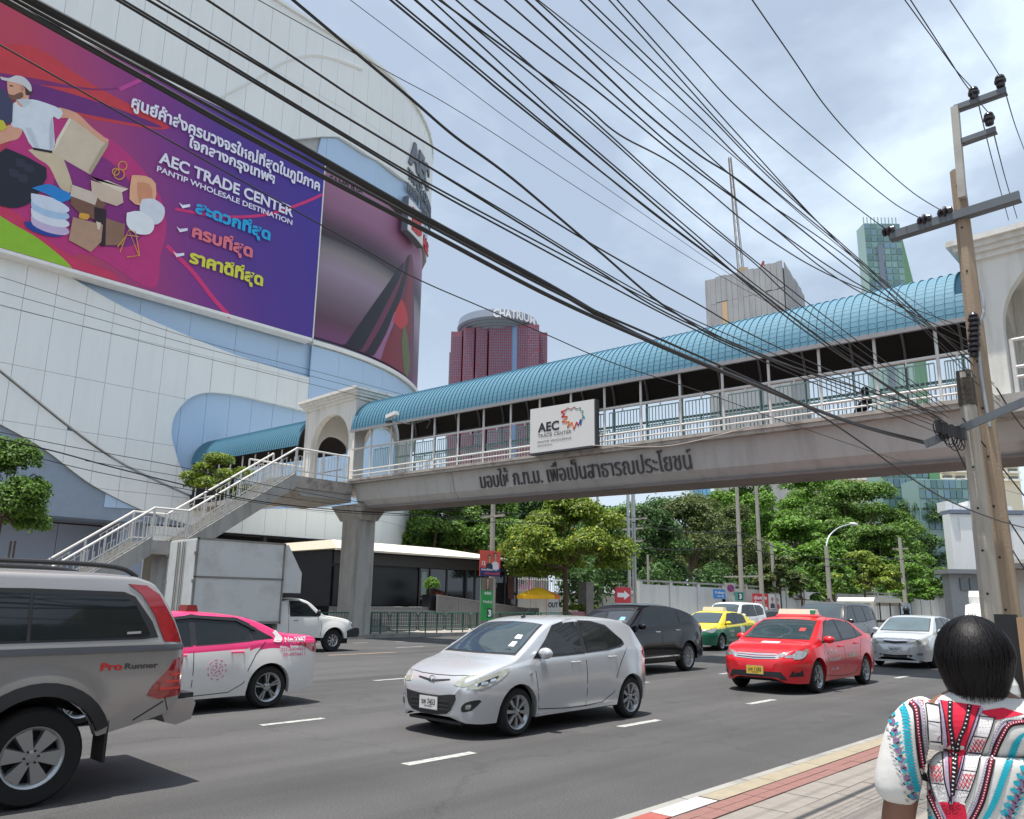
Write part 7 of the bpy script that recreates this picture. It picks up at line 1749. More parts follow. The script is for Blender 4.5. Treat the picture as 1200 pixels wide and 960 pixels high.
def portrait(shape, cx, cy, s, skin, top, k=2, long_=False):
    shape('printed_torso', [(cx - s * 1.3, cy - s * 3.6), (cx - s * 1.2, cy - s * 1.9), (cx - s * .4, cy - s * 1.35), (cx + s * .4, cy - s * 1.35), (cx + s * 1.2, cy - s * 1.9), (cx + s * 1.3, cy - s * 3.6)], top, k)
    shape('printed_neck', [(cx - s * .25, cy - s * 1.5), (cx + s * .25, cy - s * 1.5), (cx + s * .25, cy - s * .6), (cx - s * .25, cy - s * .6)], skin, k + 1)
    shape('printed_hair', [(cx - s * .62, cy - s * (.9 if long_ else .1)), (cx - s * .6, cy + s * .7), (cx, cy + s * 1.15), (cx + s * .6, cy + s * .7), (cx + s * .62, cy - s * (.9 if long_ else .1))], (34, 28, 28), k + 1, 3)
    shape('printed_face', [(cx - s * .45, cy + s * .3), (cx - s * .3, cy + s * .7), (cx + s * .3, cy + s * .7), (cx + s * .45, cy + s * .3), (cx + s * .3, cy - s * .6), (cx, cy - s * .85), (cx - s * .3, cy - s * .6)], skin, k + 2, 3)
    for dx in (-.18, .18): shape('printed_eye', [(cx + s * (dx - .08), cy + s * .12), (cx + s * (dx + .08), cy + s * .12), (cx + s * (dx + .08), cy + s * .2), (cx + s * (dx - .08), cy + s * .2)], (50, 34, 30), k + 3)
    shape('printed_mouth', [(cx - s * .15, cy - s * .42), (cx + s * .15, cy - s * .42), (cx + s * .12, cy - s * .34), (cx - s * .12, cy - s * .34)], (150, 80, 76), k + 3)
t, sh, tx, P = board('election_poster', 'red and navy election poster with two portraits, upper one on the pole', 'poster', 563, 586.5, 644.5, 675, 29.9, smat('poster_red', (222, 84, 66), r=.6, var=.03))
sh('printed_band', [(0, 0), (1, 0), (1, .34), (.6, .27), (0, .34)], (30, 44, 110), 1); portrait(sh, .45, .70, .13, (196, 150, 124), (30, 34, 60), 2); portrait(sh, .74, .78, .14, (200, 156, 130), (226, 222, 222), 2)
tx('พรรคเพื่อประชาชน', .04, .80, .22, .09, (236, 236, 240), k=8); tx('เลือกเบอร์นี้', .2, .95, .07, .1, (230, 80, 60), k=8); tx('12', .06, .24, .42, .16, (240, 240, 240), k=8)
t, sh, tx, P = board('green_banner', 'tall narrow green banner with a portrait on top and number 3', 'banner', 565, 578, 677, 727, 29.88, smat('poster_green', (40, 160, 76), r=.6, var=.03))
sh('printed_backdrop', [(0, .70), (1, .70), (1, 1), (0, 1)], (120, 106, 96), 1); portrait(sh, .5, .86, .17, (206, 158, 130), (40, 150, 70), 2, True)
tx('พรรค', .2, .8, .60, .06, (230, 240, 230), k=6); tx('ชีวิตใหม่', .1, .9, .40, .07, (230, 240, 230), k=6); sh('printed_number_box', [(.5, .06), (.92, .06), (.92, .28), (.5, .28)], (24, 44, 36), 3); tx('3', .56, .86, .08, .17, (240, 240, 240), k=6, bold=.06)
for px in (564, 580.5):
    a = aty(px, 680, 29.95); t2_ = thing('banner_stake', 'thin pale stake holding the green banner, %s side' % ('left' if px < 570 else 'right'), 'stake', (a.x, 29.95, .15)); g = G(); g.box(a.x - .03, a.x + .03, 29.94, 29.99, .14, a.z + .1); g.obj('stake', M_conc, t2_)
t, sh, tx, P = board('arrow_sign', 'red square sign with a white arrow pointing right', 'sign', 721, 739.5, 688, 706.5, 30.9, smat('sign_bright_red', (214, 44, 54), r=.5, var=.02))
sh('arrow', [(.12, .36), (.55, .36), (.55, .20), (.9, .5), (.55, .80), (.55, .64), (.12, .64)], (244, 244, 244), 2)
a = aty(730, 706, 31); g = G(); g.box(a.x - .04, a.x + .04, 30.96, 31.02, .14, a.z + .1); g.obj('post', M_gal, t)
t, sh, tx, P = board('blue_sign', 'small blue sign with white lettering by the compound wall', 'sign', 836, 850, 690.5, 701.5, 30.6, smat('sign_blue', (40, 130, 200), r=.5, var=.02)); tx('ที่ พักรถ', .12, .88, .52, .3, (240, 240, 240)); tx('รถ ตู้', .28, .8, .14, .26, (240, 240, 240))
a = aty(843, 702, 30.6); g = G(); g.box(a.x - .04, a.x + .04, 30.66, 30.72, .14, a.z + .1); g.obj('post', M_gal, t)
t, sh, tx, P = board('no_parking_sign', 'square board with a blue and red no parking disc', 'sign', 850.5, 861.5, 683, 698, 30.7, smat('sign_backing', (176, 176, 172), r=.5))
def disc(r, n=20): return [(.5 + r * cos(2 * pi * i / n), .58 + r * .78 * sin(2 * pi * i / n)) for i in range(n)]
sh('red_ring', disc(.40), (200, 50, 54), 2); sh('blue_disc', disc(.30), (40, 66, 140), 3); sh('red_bar', [(.26, .78), (.34, .84), (.74, .38), (.66, .32)], (200, 50, 54), 4)
a = aty(856, 698, 30.7); g = G(); g.box(a.x - .04, a.x + .04, 30.76, 30.82, .14, a.z + .1); g.obj('post', M_gal, t)
t, sh, tx, P = board('number_sign', 'small teal sign with number 3 beside the no parking board', 'sign', 861.5, 872, 693.5, 704, 30.6, smat('sign_teal', (70, 150, 130), r=.5)); sh('printed_box', [(.3, .1), (.8, .1), (.8, .9), (.3, .9)], (20, 40, 36), 2); tx('3', .4, .7, .2, .6, (240, 240, 240), bold=.06)
t, sh, tx, P = board('red_banner', 'red campaign banner with white lettering on the compound wall', 'banner', 882, 900, 695.5, 714, 30.9, smat('banner_red', (208, 40, 50), r=.6, var=.03)); tx('เลือกตั้ง', .05, .9, .62, .26, (240, 240, 240)); tx('ก้าวหน้า', .08, .72, .36, .2, (240, 240, 240)); portrait(sh, .8, .30, .10, (200, 150, 126), (236, 236, 236), 2)
t, sh, tx, P = board('white_poster', 'white poster with two portraits right of the red banner', 'poster', 900.5, 914, 696, 714, 30.9, smat('poster_white', (214, 210, 206), r=.6)); portrait(sh, .3, .6, .15, (190, 140, 120), (60, 60, 70), 2); portrait(sh, .72, .56, .15, (196, 146, 124), (180, 60, 60), 2)
t, sh, tx, P = board('portrait_placard', 'little placard with a portrait on the street lamp pole', 'placard', 965, 973, 701, 711, 30.6, smat('placard', (90, 80, 76), r=.6)); portrait(sh, .5, .6, .25, (200, 150, 126), (120, 40, 40), 2)
t, sh, tx, P = board('roadside_board', 'pale blue leaning board beside the grey pole in front of trees', 'board', 1056, 1067, 707, 722, 30.8, smat('board_pale', (176, 196, 214), r=.6)); tx('3', .3, .7, .3, .5, (120, 140, 170))
# umbrella + stand
c_ = aty(631, 688, 32.0); ux = c_.x; t = thing('market_umbrella', 'yellow and orange market umbrella over a street stall under the tree', 'umbrella', (ux, 32, .15))
M_u1 = smat('umbrella_yellow', (240, 186, 30), r=.6); M_u2 = smat('umbrella_orange', (232, 116, 36), r=.6)
zr = aty(631, 700, 32).z; Ru = 24 / FOC * 50
for i in range(8):
    a0 = 2 * pi * i / 8; a1 = 2 * pi * (i + 1) / 8; g = G()
    for k, (r0, z0, r1, z1) in enumerate(((0.02, c_.z, Ru * .5, c_.z - .22), (Ru * .5, c_.z - .22, Ru, zr + .12), (Ru, zr + .12, Ru * .99, zr - .1))):
        g.add([(ux + r0 * cos(a0), 32 + r0 * sin(a0), z0), (ux + r1 * cos(a0), 32 + r1 * sin(a0), z1), (ux + r1 * cos(a1), 32 + r1 * sin(a1), z1), (ux + r0 * cos(a1), 32 + r0 * sin(a1), z0)], [(0, 1, 2, 3)])
    g.obj('canopy_panel', M_u1 if i in (4, 5, 3) else M_u2, t, recalc=False)
g = G(); g.tube([(ux + .1, 32, .14), (ux + .1, 32, c_.z)], .03, 6); g.obj('umbrella_pole', M_white, t)
a = aty(641, 703, 32.4); b = aty(655, 703, 32.4); t = thing('out_sign', 'white gatepost panel reading OUT beneath the umbrella', 'sign', (a.x, 32.4, .15)); g = G(); g.box(a.x, b.x, 32.4, 32.5, .14, a.z + .3); g.obj('panel', M_white, t)
fit_text('OUT', (a.x + .1, 32.39, aty(641, 712, 32.4).z), (b.x - .1, 32.39, aty(641, 712, 32.4).z), (0, 0, 1), .32, 'lettering', M_ink, t, bold=.03)
# flower box
a = aty(665, 712, 33.0); t = thing('flower_trough', 'pink trough with pale green plants near the umbrella', 'planter', (a.x + 1, 33, .15)); g = G(); g.box(a.x, a.x + 3.4, 32.8, 33.3, .14, 1.15); g.obj('trough', smat('trough_pink', (190, 130, 130), r=.7), t); leaf_cloud('plants', [(Vector((a.x + 1.7, 33.05, 1.35)), (1.6, .3, .3), 1)], 2500, .07, L_lime, t, 8, off=org(t))
a = aty(683, 705, 33.0); t = thing('gate_pillar', 'plain grey gate pillar under the tree right of the flower trough', 'pillar', (a.x, 33, .15)); g = G(); g.box(a.x, a.x + .8, 32.7, 33.4, .14, 3.0); g.obj('shaft', M_conc, t); g = G(); g.box(a.x - .06, a.x + .86, 32.64, 33.46, 3.002, 3.1); g.obj('cap', M_conc, t)
# small box on cafe wall side
# tree stakes at far left
for i, px in enumerate((13, 18)):
    a = aty(px, 634, 31.2); t = thing('tree_stake', 'wooden stake beside the left street tree, %s of two' % ('left' if i == 0 else 'right'), 'stake', (a.x, 31.2, .15)); g = G(); g.tube([(a.x, 31.2, .1), (a.x, 31.2, a.z)], .035, 6); g.obj('stake', M_bark, t)
# ---- tuk-tuk like van, motorcyclist
a = aty(1010, 712, 13.2)
van = thing('covered_pickup', 'small cream roofed passenger pickup behind the grey SUV', 'minibus', (39.5, 13.6, 0))
M_cvan = smat('van_cream', (206, 200, 182), r=.5)
g = G(); P_ = [(-2.2, 1.0), (-2.2, 1.95), (-2.0, 2.12), (1.4, 2.12), (1.9, 1.9), (1.9, 1.75), (1.5, 1.9), (-1.9, 1.9), (-2.05, 1.75), (-2.05, 1.0)]; g.extr(P_, lambda x, z: (39.5 + x, 12.75, z), lambda x, z: (39.5 + x, 14.4, z)); g.obj('roof_shell', M_cvan, van)
g = G(); g.box(37.3, 41.6, 12.75, 14.4, .45, 1.0); g.obj('tub', M_cvan, van)
g = G(); g.box(37.15, 37.28, 12.9, 14.3, 1.05, 1.85); g.obj('front_glass', M_wind, van)
for X in (38.2, 39.6, 41.0):
    for Y in (12.8, 14.35): g = G(); g.tube([(X, Y, 1.0), (X, Y, 1.92)], .03, 6); g.obj('roof_post', M_trim, van)
ty_, rm_ = WH[list(WH)[0]]
for X in (37.9, 41.0):
    for s, Y in ((-1, 12.95), (1, 14.2)):
        o = bpy.data.objects.new('wheel', ty_); COL.objects.link(o); o.parent = van; o.location = (X - 39.5, Y - 13.6, .3); o.rotation_euler = (0, 0, pi if s < 0 else 0)
g = G(); g.box(38.4, 41.2, 13.0, 14.2, 1.0, 1.08); g.obj('bench', M_trim, van)
# white box van top by the pale pole
VX = 54.0; vy = atx(1135, 700, VX).y; t = thing('white_delivery_van', 'white box van far down the road beyond the pale pole', 'van', (VX + 2, vy - 1, 0))
bx_ = VX; g = G(); P_ = [(.0, 1.1), (.0, 2.4), (.2, 2.75), (4.2, 2.8), (4.3, 1.1)]
g.extr(P_, lambda x, z: (bx_ + x, vy - 1.9, z), lambda x, z: (bx_ + x, vy, z)); g.obj('box_body', P_trk, t)
g = G(); P_ = [(-1.7, .5), (-1.75, 1.1), (-1.3, 1.9), (-.02, 2.0), (-.02, .5)]; g.extr(P_, lambda x, z: (bx_ + x, vy - 1.8, z), lambda x, z: (bx_ + x, vy - .1, z)); g.obj('cab', P_trk, t)
g = G(); g.box(bx_ + .1, bx_ + 4.2, vy - 1.7, vy - .2, .5, 1.09); g.obj('chassis', M_dkm, t)
for X in (-1.0, 3.2):
    for s, Y in ((-1, vy - 1.75), (1, vy - .15)):
        o = bpy.data.objects.new('wheel', ty_); COL.objects.link(o); o.parent = t; o.location = (bx_ + X - t.location.x, Y - t.location.y, .3); o.rotation_euler = (0, 0, pi if s < 0 else 0)
# ================================================================== near utility poles
PXX = 11.0
def sq_pole(name, label, base, top, w0, w1, m_, holes=10):
    t = thing(name, label, 'utility pole', (base.x, base.y, PZ)); g = G(); b = []
    for (c, w) in ((base, w0), (top, w1)):
        for k in range(8):
            a = pi / 4 * k + pi / 8; b.append((c.x + w * .56 * cos(a), c.y + w * .56 * sin(a), c.z))
    g.add(b, [tuple(range(7, -1, -1)), tuple(range(8, 16))] + [(i, (i + 1) % 8, 8 + (i + 1) % 8, 8 + i) for i in range(8)]); g.obj('shaft', m_, t)
    for i in range(holes):
        k = (i + .6) / holes; c = base.lerp(top, k); w = w0 + (w1 - w0) * k
        g = G(); g.lathe((c.x - w * .53, c.y, c.z), [(.014, -.004), (.014, .01)], 8, 'x'); g.obj('bolt_hole', M_black, t)
    return t
tb = Vector((PXX, 2.22, PZ - .1)); tt = atx(1120, 201, PXX); tt.y = 2.2
tp1 = sq_pole('utility_pole', 'tall tan brown utility pole at the right with a steel extension and crossarms', tb, tt, .25, .155, M_polet, 12)
b2 = Vector((PXX - .5, 2.36, PZ - .1)); t2p = atx(1137, 436, PXX - .5); t2p.y = 2.28
tp2 = sq_pole('utility_pole', 'shorter pale concrete pole with a charred top just left of the tan pole', Vector((PXX - .5, 2.28, PZ - .1)), t2p, .23, .15, M_pole, 9)
g = G(); c = t2p; g.extr([(-.085, -.085), (.085, -.085), (.085, .085), (-.085, .085)], lambda x, y: (c.x + x, c.y + y, c.z - .42), lambda x, y: (c.x + x * .9, c.y + y * .9, c.z + .02)); g.obj('charred_cap', mat('charred', (.07, .06, .05), r=.95, var=.4, scale=8, bump=.6, bscale=20), tp2)
A = lambda px, py: atx(px, py, PXX - .12)
M_arm = mat('crossarm_steel', (.13, .145, .165), r=.6, metal=.2, dirt=.4, dirtc=(.1, .1, .1))
g = G(); g.bar(A(1128, 232), A(1119, 126), .09, .09); g.obj('extension', smat('pale_steel', (176, 172, 164), r=.5, dirt=.4), tp1)
for (p, q, w) in ((A(1118, 127), A(1179, 105), .075), (A(1125, 166), A(1167, 151), .07), (A(1042, 277), A(1195, 229), .115)):
    g = G(); g.bar(p, q, w * .5, w); g.obj('crossarm', M_arm, tp1)
    g = G(); g.bar(p + Vector((.06, 0, -w * .45)), q + Vector((.06, 0, -w * .45)), w * .9, .015); g.obj('crossarm_flange', M_arm, tp1)
def insul(p, horiz=False):
    g = G(); pr = [(.02, -.10), (.05, -.09), (.055, -.05), (.03, -.04), (.07, -.02), (.07, .01), (.035, .02), (.06, .04), (.05, .07), (.02, .09)]
    if horiz: g.lathe(p, [(r * 1.15, h) for r, h in pr], 12, 'y')
    else: g.lathe(p, [(r * 1.0, h) for r, h in pr], 12, 'z')
    g.obj('insulator', mat('insulator_black', (.03, .025, .03), r=.25), tp1, smooth='auto')
for p in ((1141, 109), (1172, 95), (1159, 139)): insul(A(*p))
for p in ((1041, 271), (1083, 258), (1107, 249)): insul(A(*p), True)
g = G(); g.bar(atx(1084, 521, PXX - .75), atx(1202, 470, PXX - .75), .05, .09); g.obj('lower_crossarm', M_arm, tp1)
for i in range(7): insul(atx(1141 + (i % 2), 374 + i * 6, PXX - .16))
g = G(); g.tube(smooth_line([tuple(A(1150, 340)), tuple(A(1153, 366)), tuple(A(1146, 388)), tuple(A(1150, 440)), tuple(A(1160, 500))], 4), .02, 8); g.obj('riser_conduit', M_gal, tp1)
# ---- overhead cables: each is a hanging line in its own vertical plane parallel to the road
M_cab = mat('cable_black', (.012, .012, .013), r=.5, var=0); M_cabt = mat('cable_thin', (.06, .055, .06), r=.5, var=0)
ORD = ['first', 'second', 'third', 'fourth', 'fifth', 'sixth', 'seventh', 'eighth', 'ninth', 'tenth', 'eleventh', 'twelfth', 'thirteenth', 'fourteenth', 'fifteenth', 'sixteenth', 'seventeenth', 'eighteenth', 'nineteenth', 'twentieth', 'twenty-first', 'twenty-second', 'twenty-third', 'twenty-fourth', 'twenty-fifth', 'twenty-sixth', 'twenty-seventh', 'twenty-eighth', 'twenty-ninth', 'thirtieth']
sq_pole('utility_pole', 'utility pole behind the camera carrying the near cables', Vector((-28, 2.5, PZ - .1)), Vector((-28, 2.5, 9)), .27, .18, M_polet, 2)
sq_pole('utility_pole', 'utility pole far left carrying the far side cables', Vector((-29, 29.2, .05)), Vector((-29, 29.2, 16)), .3, .2, M_pole, 2)
def cable(label, pts, Y, r, m_=M_cab, back=True, Y2=None, group='overhead cables along the near pavement', name='overhead_cable', n=8):
    Y2 = Y if Y2 is None else Y2; N = len(pts); P = []
    for i, (x, y) in enumerate(pts): P.append(aty(x, y, Y + (Y2 - Y) * i / (N - 1)))
    if back:
        d = P[0] - P[1]; d.normalize(); e = P[0] + d * 2.2; P = [e] + P
    P = smooth_line([tuple(p) for p in P], n)
    if back or pts[0][0] <= 0:   # run on, sagging, to the pole out of view on the left
        a = Vector(P[0]); X_ = -28 if back else -29; sl_ = min(max((a.z - P[1][2]) / max(P[1][0] - a.x, .01), .02), .5); L_ = a.x - X_
        P = [(a.x - L_ * t, a.y, a.z + (sl_ * L_ * t - (sl_ * L_ - 1.5) * t * t)) for t in (1, .8, .6, .4, .25, .12, .05)] + P
    mid = Vector(P[len(P) // 2]); g = G(); g.tube(P, r, 6)
    o = g.obj(name, m_, None, smooth=True, recalc=False, loc=P[-1]); props(o, label, 'cable', group); return o
W = []
W.append(([(112, 60), (300, 165), (500, 271), (675, 362), (850, 437), (1000, 497), (1092, 522)], 2.75, .012))
W.append(([(146, 60), (300, 143), (500, 257), (640, 333), (745, 392), (860, 441), (1000, 496), (1094, 520)], 2.78, .0165))
W.append(([(13, 60), (140, 132), (400, 277), (483, 324), (560, 358), (640, 392), (720, 426), (830, 462), (950, 505), (1080, 548), (1160, 570), (1215, 584)], 3.2, .0045))
W.append(([(237, 60), (400, 158), (500, 218), (600, 273), (787, 373), (900, 426), (1000, 468), (1096, 506)], 2.7, .0065))
W.append(([(243, 60), (400, 155), (500, 214), (650, 294), (800, 372), (920, 430), (1098, 500)], 2.66, .006))
W.append(([(275, 60), (400, 134), (500, 194), (600, 256), (700, 317), (800, 376), (960, 442), (1100, 496)], 2.7, .007))
W.append(([(281, 60), (420, 146), (600, 253), (760, 348), (900, 412), (1102, 492)], 2.64, .005))
W.append(([(333, 60), (420, 118), (500, 168), (600, 229), (700, 290), (810, 352), (920, 411), (1104, 490)], 2.6, .0065))
W.append(([(415, 60), (483, 117), (533, 160), (600, 209), (700, 293), (790, 366), (900, 420), (1106, 486)], 2.55, .009))
W.append(([(425, 68), (540, 132), (700, 235), (830, 315), (960, 390), (1107, 484)], 2.85, .0028, M_cabt))
W.append(([(490, 60), (600, 143), (700, 213), (850, 318), (1000, 420), (1108, 488)], 2.9, .0026, M_cabt))
W.append(([(530, 60), (600, 118), (767, 250), (885, 338), (940, 380), (1030, 447), (1109, 500)], 2.5, .007))
W.append(([(536, 60), (620, 130), (760, 246), (880, 335), (1000, 425), (1110, 496)], 2.52, .006))
W.append(([(556, 60), (600, 98), (700, 182), (800, 268), (930, 378), (1020, 440), (1111, 498)], 2.47, .008))
W.append(([(571, 60), (680, 160), (800, 262), (900, 345), (1010, 420), (1112, 490)], 2.5, .006))
W.append(([(590, 60), (700, 150), (800, 240), (880, 305), (960, 375), (1113, 484)], 2.45, .006))
W.append(([(600, 62), (684, 123), (726, 158), (800, 200), (900, 280), (1000, 335), (1134, 385)], 2.4, .0065))
W.append(([(603, 60), (700, 145), (800, 235), (900, 318), (1000, 396), (1114, 480)], 2.42, .006))
W.append(([(637, 60), (700, 107), (790, 180), (860, 232), (1000, 330), (1136, 400)], 2.38, .007))
W.append(([(660, 60), (740, 130), (800, 182), (900, 262), (1000, 338), (1136, 408)], 2.36, .0065))
W.append(([(680, 60), (760, 135), (820, 182), (880, 222), (1000, 318), (1060, 362), (1138, 418)], 2.34, .008))
W.append(([(695, 60), (790, 145), (880, 224), (1000, 308), (1138, 424)], 2.35, .006))
W.append(([(707, 60), (800, 133), (868, 190), (1000, 302), (1120, 390), (1160, 440)], 2.3, .0045, M_cabt))
W.append(([(741, 60), (820, 138), (893, 210), (1000, 300), (1080, 372), (1165, 450)], 2.28, .0065))
W.append(([(752, 60), (830, 135), (893, 200), (960, 262), (1060, 352), (1168, 455)], 2.26, .006))
W.append(([(768, 60), (860, 162), (930, 232), (1020, 322), (1100, 400), (1172, 470)], 2.24, .006))
W.append(([(777, 60), (873, 167), (960, 262), (1050, 352), (1110, 415), (1176, 480)], 2.22, .006))
W.append(([(803, 60), (860, 122), (930, 184), (1000, 240), (1041, 271)], 3.12, .0085))
W.append(([(845, 60), (920, 132), (1000, 200), (1050, 240), (1083, 258)], 2.86, .0085))
W.append(([(923, 60), (970, 128), (1020, 182), (1070, 226), (1107, 249)], 2.62, .0085))
for i, w in enumerate(W):
    r = w[2] * (.78 if w[2] < .012 else 1); m_ = w[3] if len(w) > 3 else M_cab
    th = 'thick' if r > .011 else ('thin' if r < .005 else 'black')
    cable('%s overhead cable, %s of the thirty counted left to right along the top' % (th, ORD[i]), w[0], w[1], r, m_)
for i, (pts, y) in enumerate((([(1104, 60), (1120, 82), (1141, 105)], 1.82), ([(1106, 60), (1132, 100), (1159, 133)], 1.66), ([(1153, 60), (1163, 75), (1172, 90)], 1.50))):
    cable('high black cable at the top right running to the %s insulator on the pole extension' % ('left', 'lower', 'right')[i], pts, y, .006, M_cab, True, group='high cables at the top right')
for i, (a, b) in enumerate((((1145, 115), (1182, 258)), ((1163, 150), (1192, 256)), ((1178, 108), (1202, 180)))):
    P = [atx(a[0], a[1], PXX), atx((a[0] + b[0]) / 2, (a[1] + b[1]) / 2 + 4, PXX + 4), atx(b[0], b[1], PXX + 9)]
    g = G(); g.tube(smooth_line([tuple(p) for p in P], 6), .008, 6); o = g.obj('overhead_cable', M_cab, None, recalc=False, loc=P[0]); props(o, 'cable leading away from the %s insulator of the pole extension' % ('left', 'lower', 'right')[i], 'cable', 'cables leaving the pole extension')
cable('single cable slanting under the right end of the bridge to the poles', [(128, 60), (300, 154), (500, 263), (660, 347), (770, 396), (860, 436), (940, 474), (1007, 517), (1060, 555), (1110, 586), (1170, 610), (1215, 622)], 2.72, .007, M_cab, True, Y2=2.0, group='low cables')
cable('slack pale cable drooping along the bridge girder', [(694, 522), (760, 524), (800, 520), (850, 508), (878, 500)], 11, .012, smat('cable_pale', (170, 160, 150)), False, group='low cables', Y2=8.5)
# coils and tangles at the crossarm
for i in range(9):
    c = atx(1098 + (i * 7) % 34, 500 + (i * 5) % 24, PXX - .8); R = .06 + .015 * (i % 4); g = G()
    g.tube([(c.x + .02 * k / 14, c.y + R * .7 * cos(2 * pi * k / 14), c.z + R * 1.3 * sin(2 * pi * k / 14)) for k in range(15)], .006, 5, cap=False)
    o = g.obj('cable_coil', M_cab, None, recalc=False, loc=c); props(o, 'loop of slack black cable at the lower crossarm, %s from the left' % ORD[i], 'cable coil', 'cable coils at the lower crossarm')
for i in range(5):
    c = atx(1100 + i * 7, 498 + i * 2, PXX - .85); g = G(); g.box(c.x - .04, c.x + .04, c.y - .03, c.y + .03, c.z - .10, c.z + .04); o = g.obj('splice_box', M_trim, None, loc=c); props(o, 'small black splice box among the cable coils, %s from the left' % ORD[i], 'splice box', 'splice boxes at the lower crossarm')
for i, (pts, y, y2) in enumerate((([(1112, 505), (1130, 545), (1165, 610), (1215, 690)], 2.6, 1.7), ([(1120, 505), (1150, 560), (1215, 660)], 2.5, 1.7), ([(1128, 490), (1160, 530), (1215, 600)], 2.4, 1.8), ([(1168, 455), (1190, 490), (1215, 520)], 2.2, 1.8))):
    P = [atx(x, yy, PXX - .8 + .8 * k) for k, (x, yy) in enumerate(pts)]; g = G(); g.tube(smooth_line([tuple(p) for p in P], 6), .009, 6); o = g.obj('overhead_cable', M_cab, None, recalc=False, loc=P[0]); props(o, 'cable descending to the right behind the poles, %s of four' % ORD[i], 'cable', 'cables descending behind the poles')
# ---- far side cables
F = [([(-30, 508), (60, 528), (130, 547), (210, 567), (300, 587), (400, 598), (480, 603), (578, 612), (660, 613)], .034, 'thick black cable sagging across the stairs and the bridge pillar'),
     ([(-30, 500), (80, 523), (200, 545), (300, 566), (400, 585), (480, 596), (578, 600)], .02, 'upper thin cable of the bundle crossing the stairs'),
     ([(-30, 516), (90, 548), (200, 570), (320, 592), (440, 603), (578, 606)], .02, 'lower thin cable of the bundle crossing the stairs'),
     ([(100, 540), (220, 560), (330, 582), (430, 594), (578, 597)], .016, 'thin cable between the bundle strands above the truck'),
     ([(-20, 318), (130, 366), (250, 404), (400, 443), (500, 470)], .014, 'top one of three thin wires crossing the mall facade'),
     ([(-20, 336), (130, 378), (250, 411), (400, 450), (500, 476)], .014, 'middle one of three thin wires crossing the mall facade'),
     ([(-20, 352), (130, 391), (250, 422), (400, 459), (500, 484)], .014, 'bottom one of three thin wires crossing the mall facade'),
     ([(578, 600), (650, 604), (741, 606), (800, 622), (864, 626)], .03, 'dark cable strung from the poster pole to the dark pole with crossarms'),
     ([(741, 612), (800, 624), (864, 624), (905, 640), (968, 655), (1054, 654)], .05, 'sagging cable linking the concrete poles to the street lamp'),
     ([(741, 640), (800, 645), (864, 639), (905, 650), (968, 664), (1054, 655), (1110, 672)], .05, 'lower sagging cable linking the concrete poles and the lamp')]
for pts, r, lb in F: cable(lb, pts, 29.2 if pts[0][0] < 560 else 30.6, r * .7, M_cab, False, group='cables along the far pavement', n=5)
# ================================================================== stall by the pole
t = thing('street_stall', 'dark street stall frame with tan wooden plank and hanging plastic bag beside the pole', 'stall', (6.3, 1.25, PZ))
a = atx(1166, 735, 6.3); b = atx(1192, 735, 6.3)
g = G(); g.box(6.3, 6.36, b.y, a.y, .6, 1.62); g.obj('dark_board', M_black, t)
M_wood = mat('plank_wood', (.34, .22, .13), r=.8, var=.25, scale=6)
g = G(); g.box(6.2, 6.28, b.y - .25, b.y - .02, PZ, 1.60); g.obj('upright', M_wood, t); g = G(); g.box(6.1, 6.4, b.y - .3, a.y + .14, .92, .97); g.obj('plank', M_wood, t)
g = G(); g.ell((6.05, (a.y + b.y) / 2, 1.12), .07, .09, .14, 10, 8); g.obj('plastic_bag', smat('bag_pale', (190, 196, 196), r=.3, var=.4, scale=9), t)
# ================================================================== people
def skin_mesh(name, nodes, edges, sub=2, root=0, relax=0):
    me = bpy.data.meshes.new(name); me.from_pydata([n[:3] for n in nodes], edges, []); o = bpy.data.objects.new(name, me); COL.objects.link(o)
    o.modifiers.new('s', 'SKIN'); 
    for i, n in enumerate(nodes):
        sv = me.skin_vertices[0].data[i]; sv.radius = (n[3], n[4] if len(n) > 4 else n[3]); sv.use_root = (i == root)
    m = o.modifiers.new('u', 'SUBSURF'); m.levels = sub; m.render_levels = sub
    bpy.context.view_layer.update(); ev = o.evaluated_get(bpy.context.evaluated_depsgraph_get()); out = bpy.data.meshes.new_from_object(ev)
    bpy.data.objects.remove(o); bpy.data.meshes.remove(me)
    if relax:
        bm = bmesh.new(); bm.from_mesh(out)
        for _ in range(relax): bmesh.ops.smooth_vert(bm, verts=bm.verts, factor=.5, use_axis_x=True, use_axis_y=True, use_axis_z=True)
        bm.to_mesh(out); bm.free()
    out.polygons.foreach_set('use_smooth', [True] * len(out.polygons)); return out
M_skin = mat('skin', (.20, .095, .06), r=.5, var=.08, scale=6); M_hair = mat('hair_black', (.006, .005, .006), r=.5, var=.2, scale=20, spec=.2)
M_shirt = mat('shirt_white', (.60, .59, .57), r=.85, var=.04, scale=4, bump=.08, bscale=30); M_trou = mat('trousers_dark', (.03, .03, .045), r=.9)
HP = Vector((2.27, .54, PZ)); FY = atan2(HP.y, HP.x) + radians(4)
wmn = thing('person', 'person with short black hair seen from behind in a white, red and teal patterned tunic', 'person', tuple(HP), rz=FY)
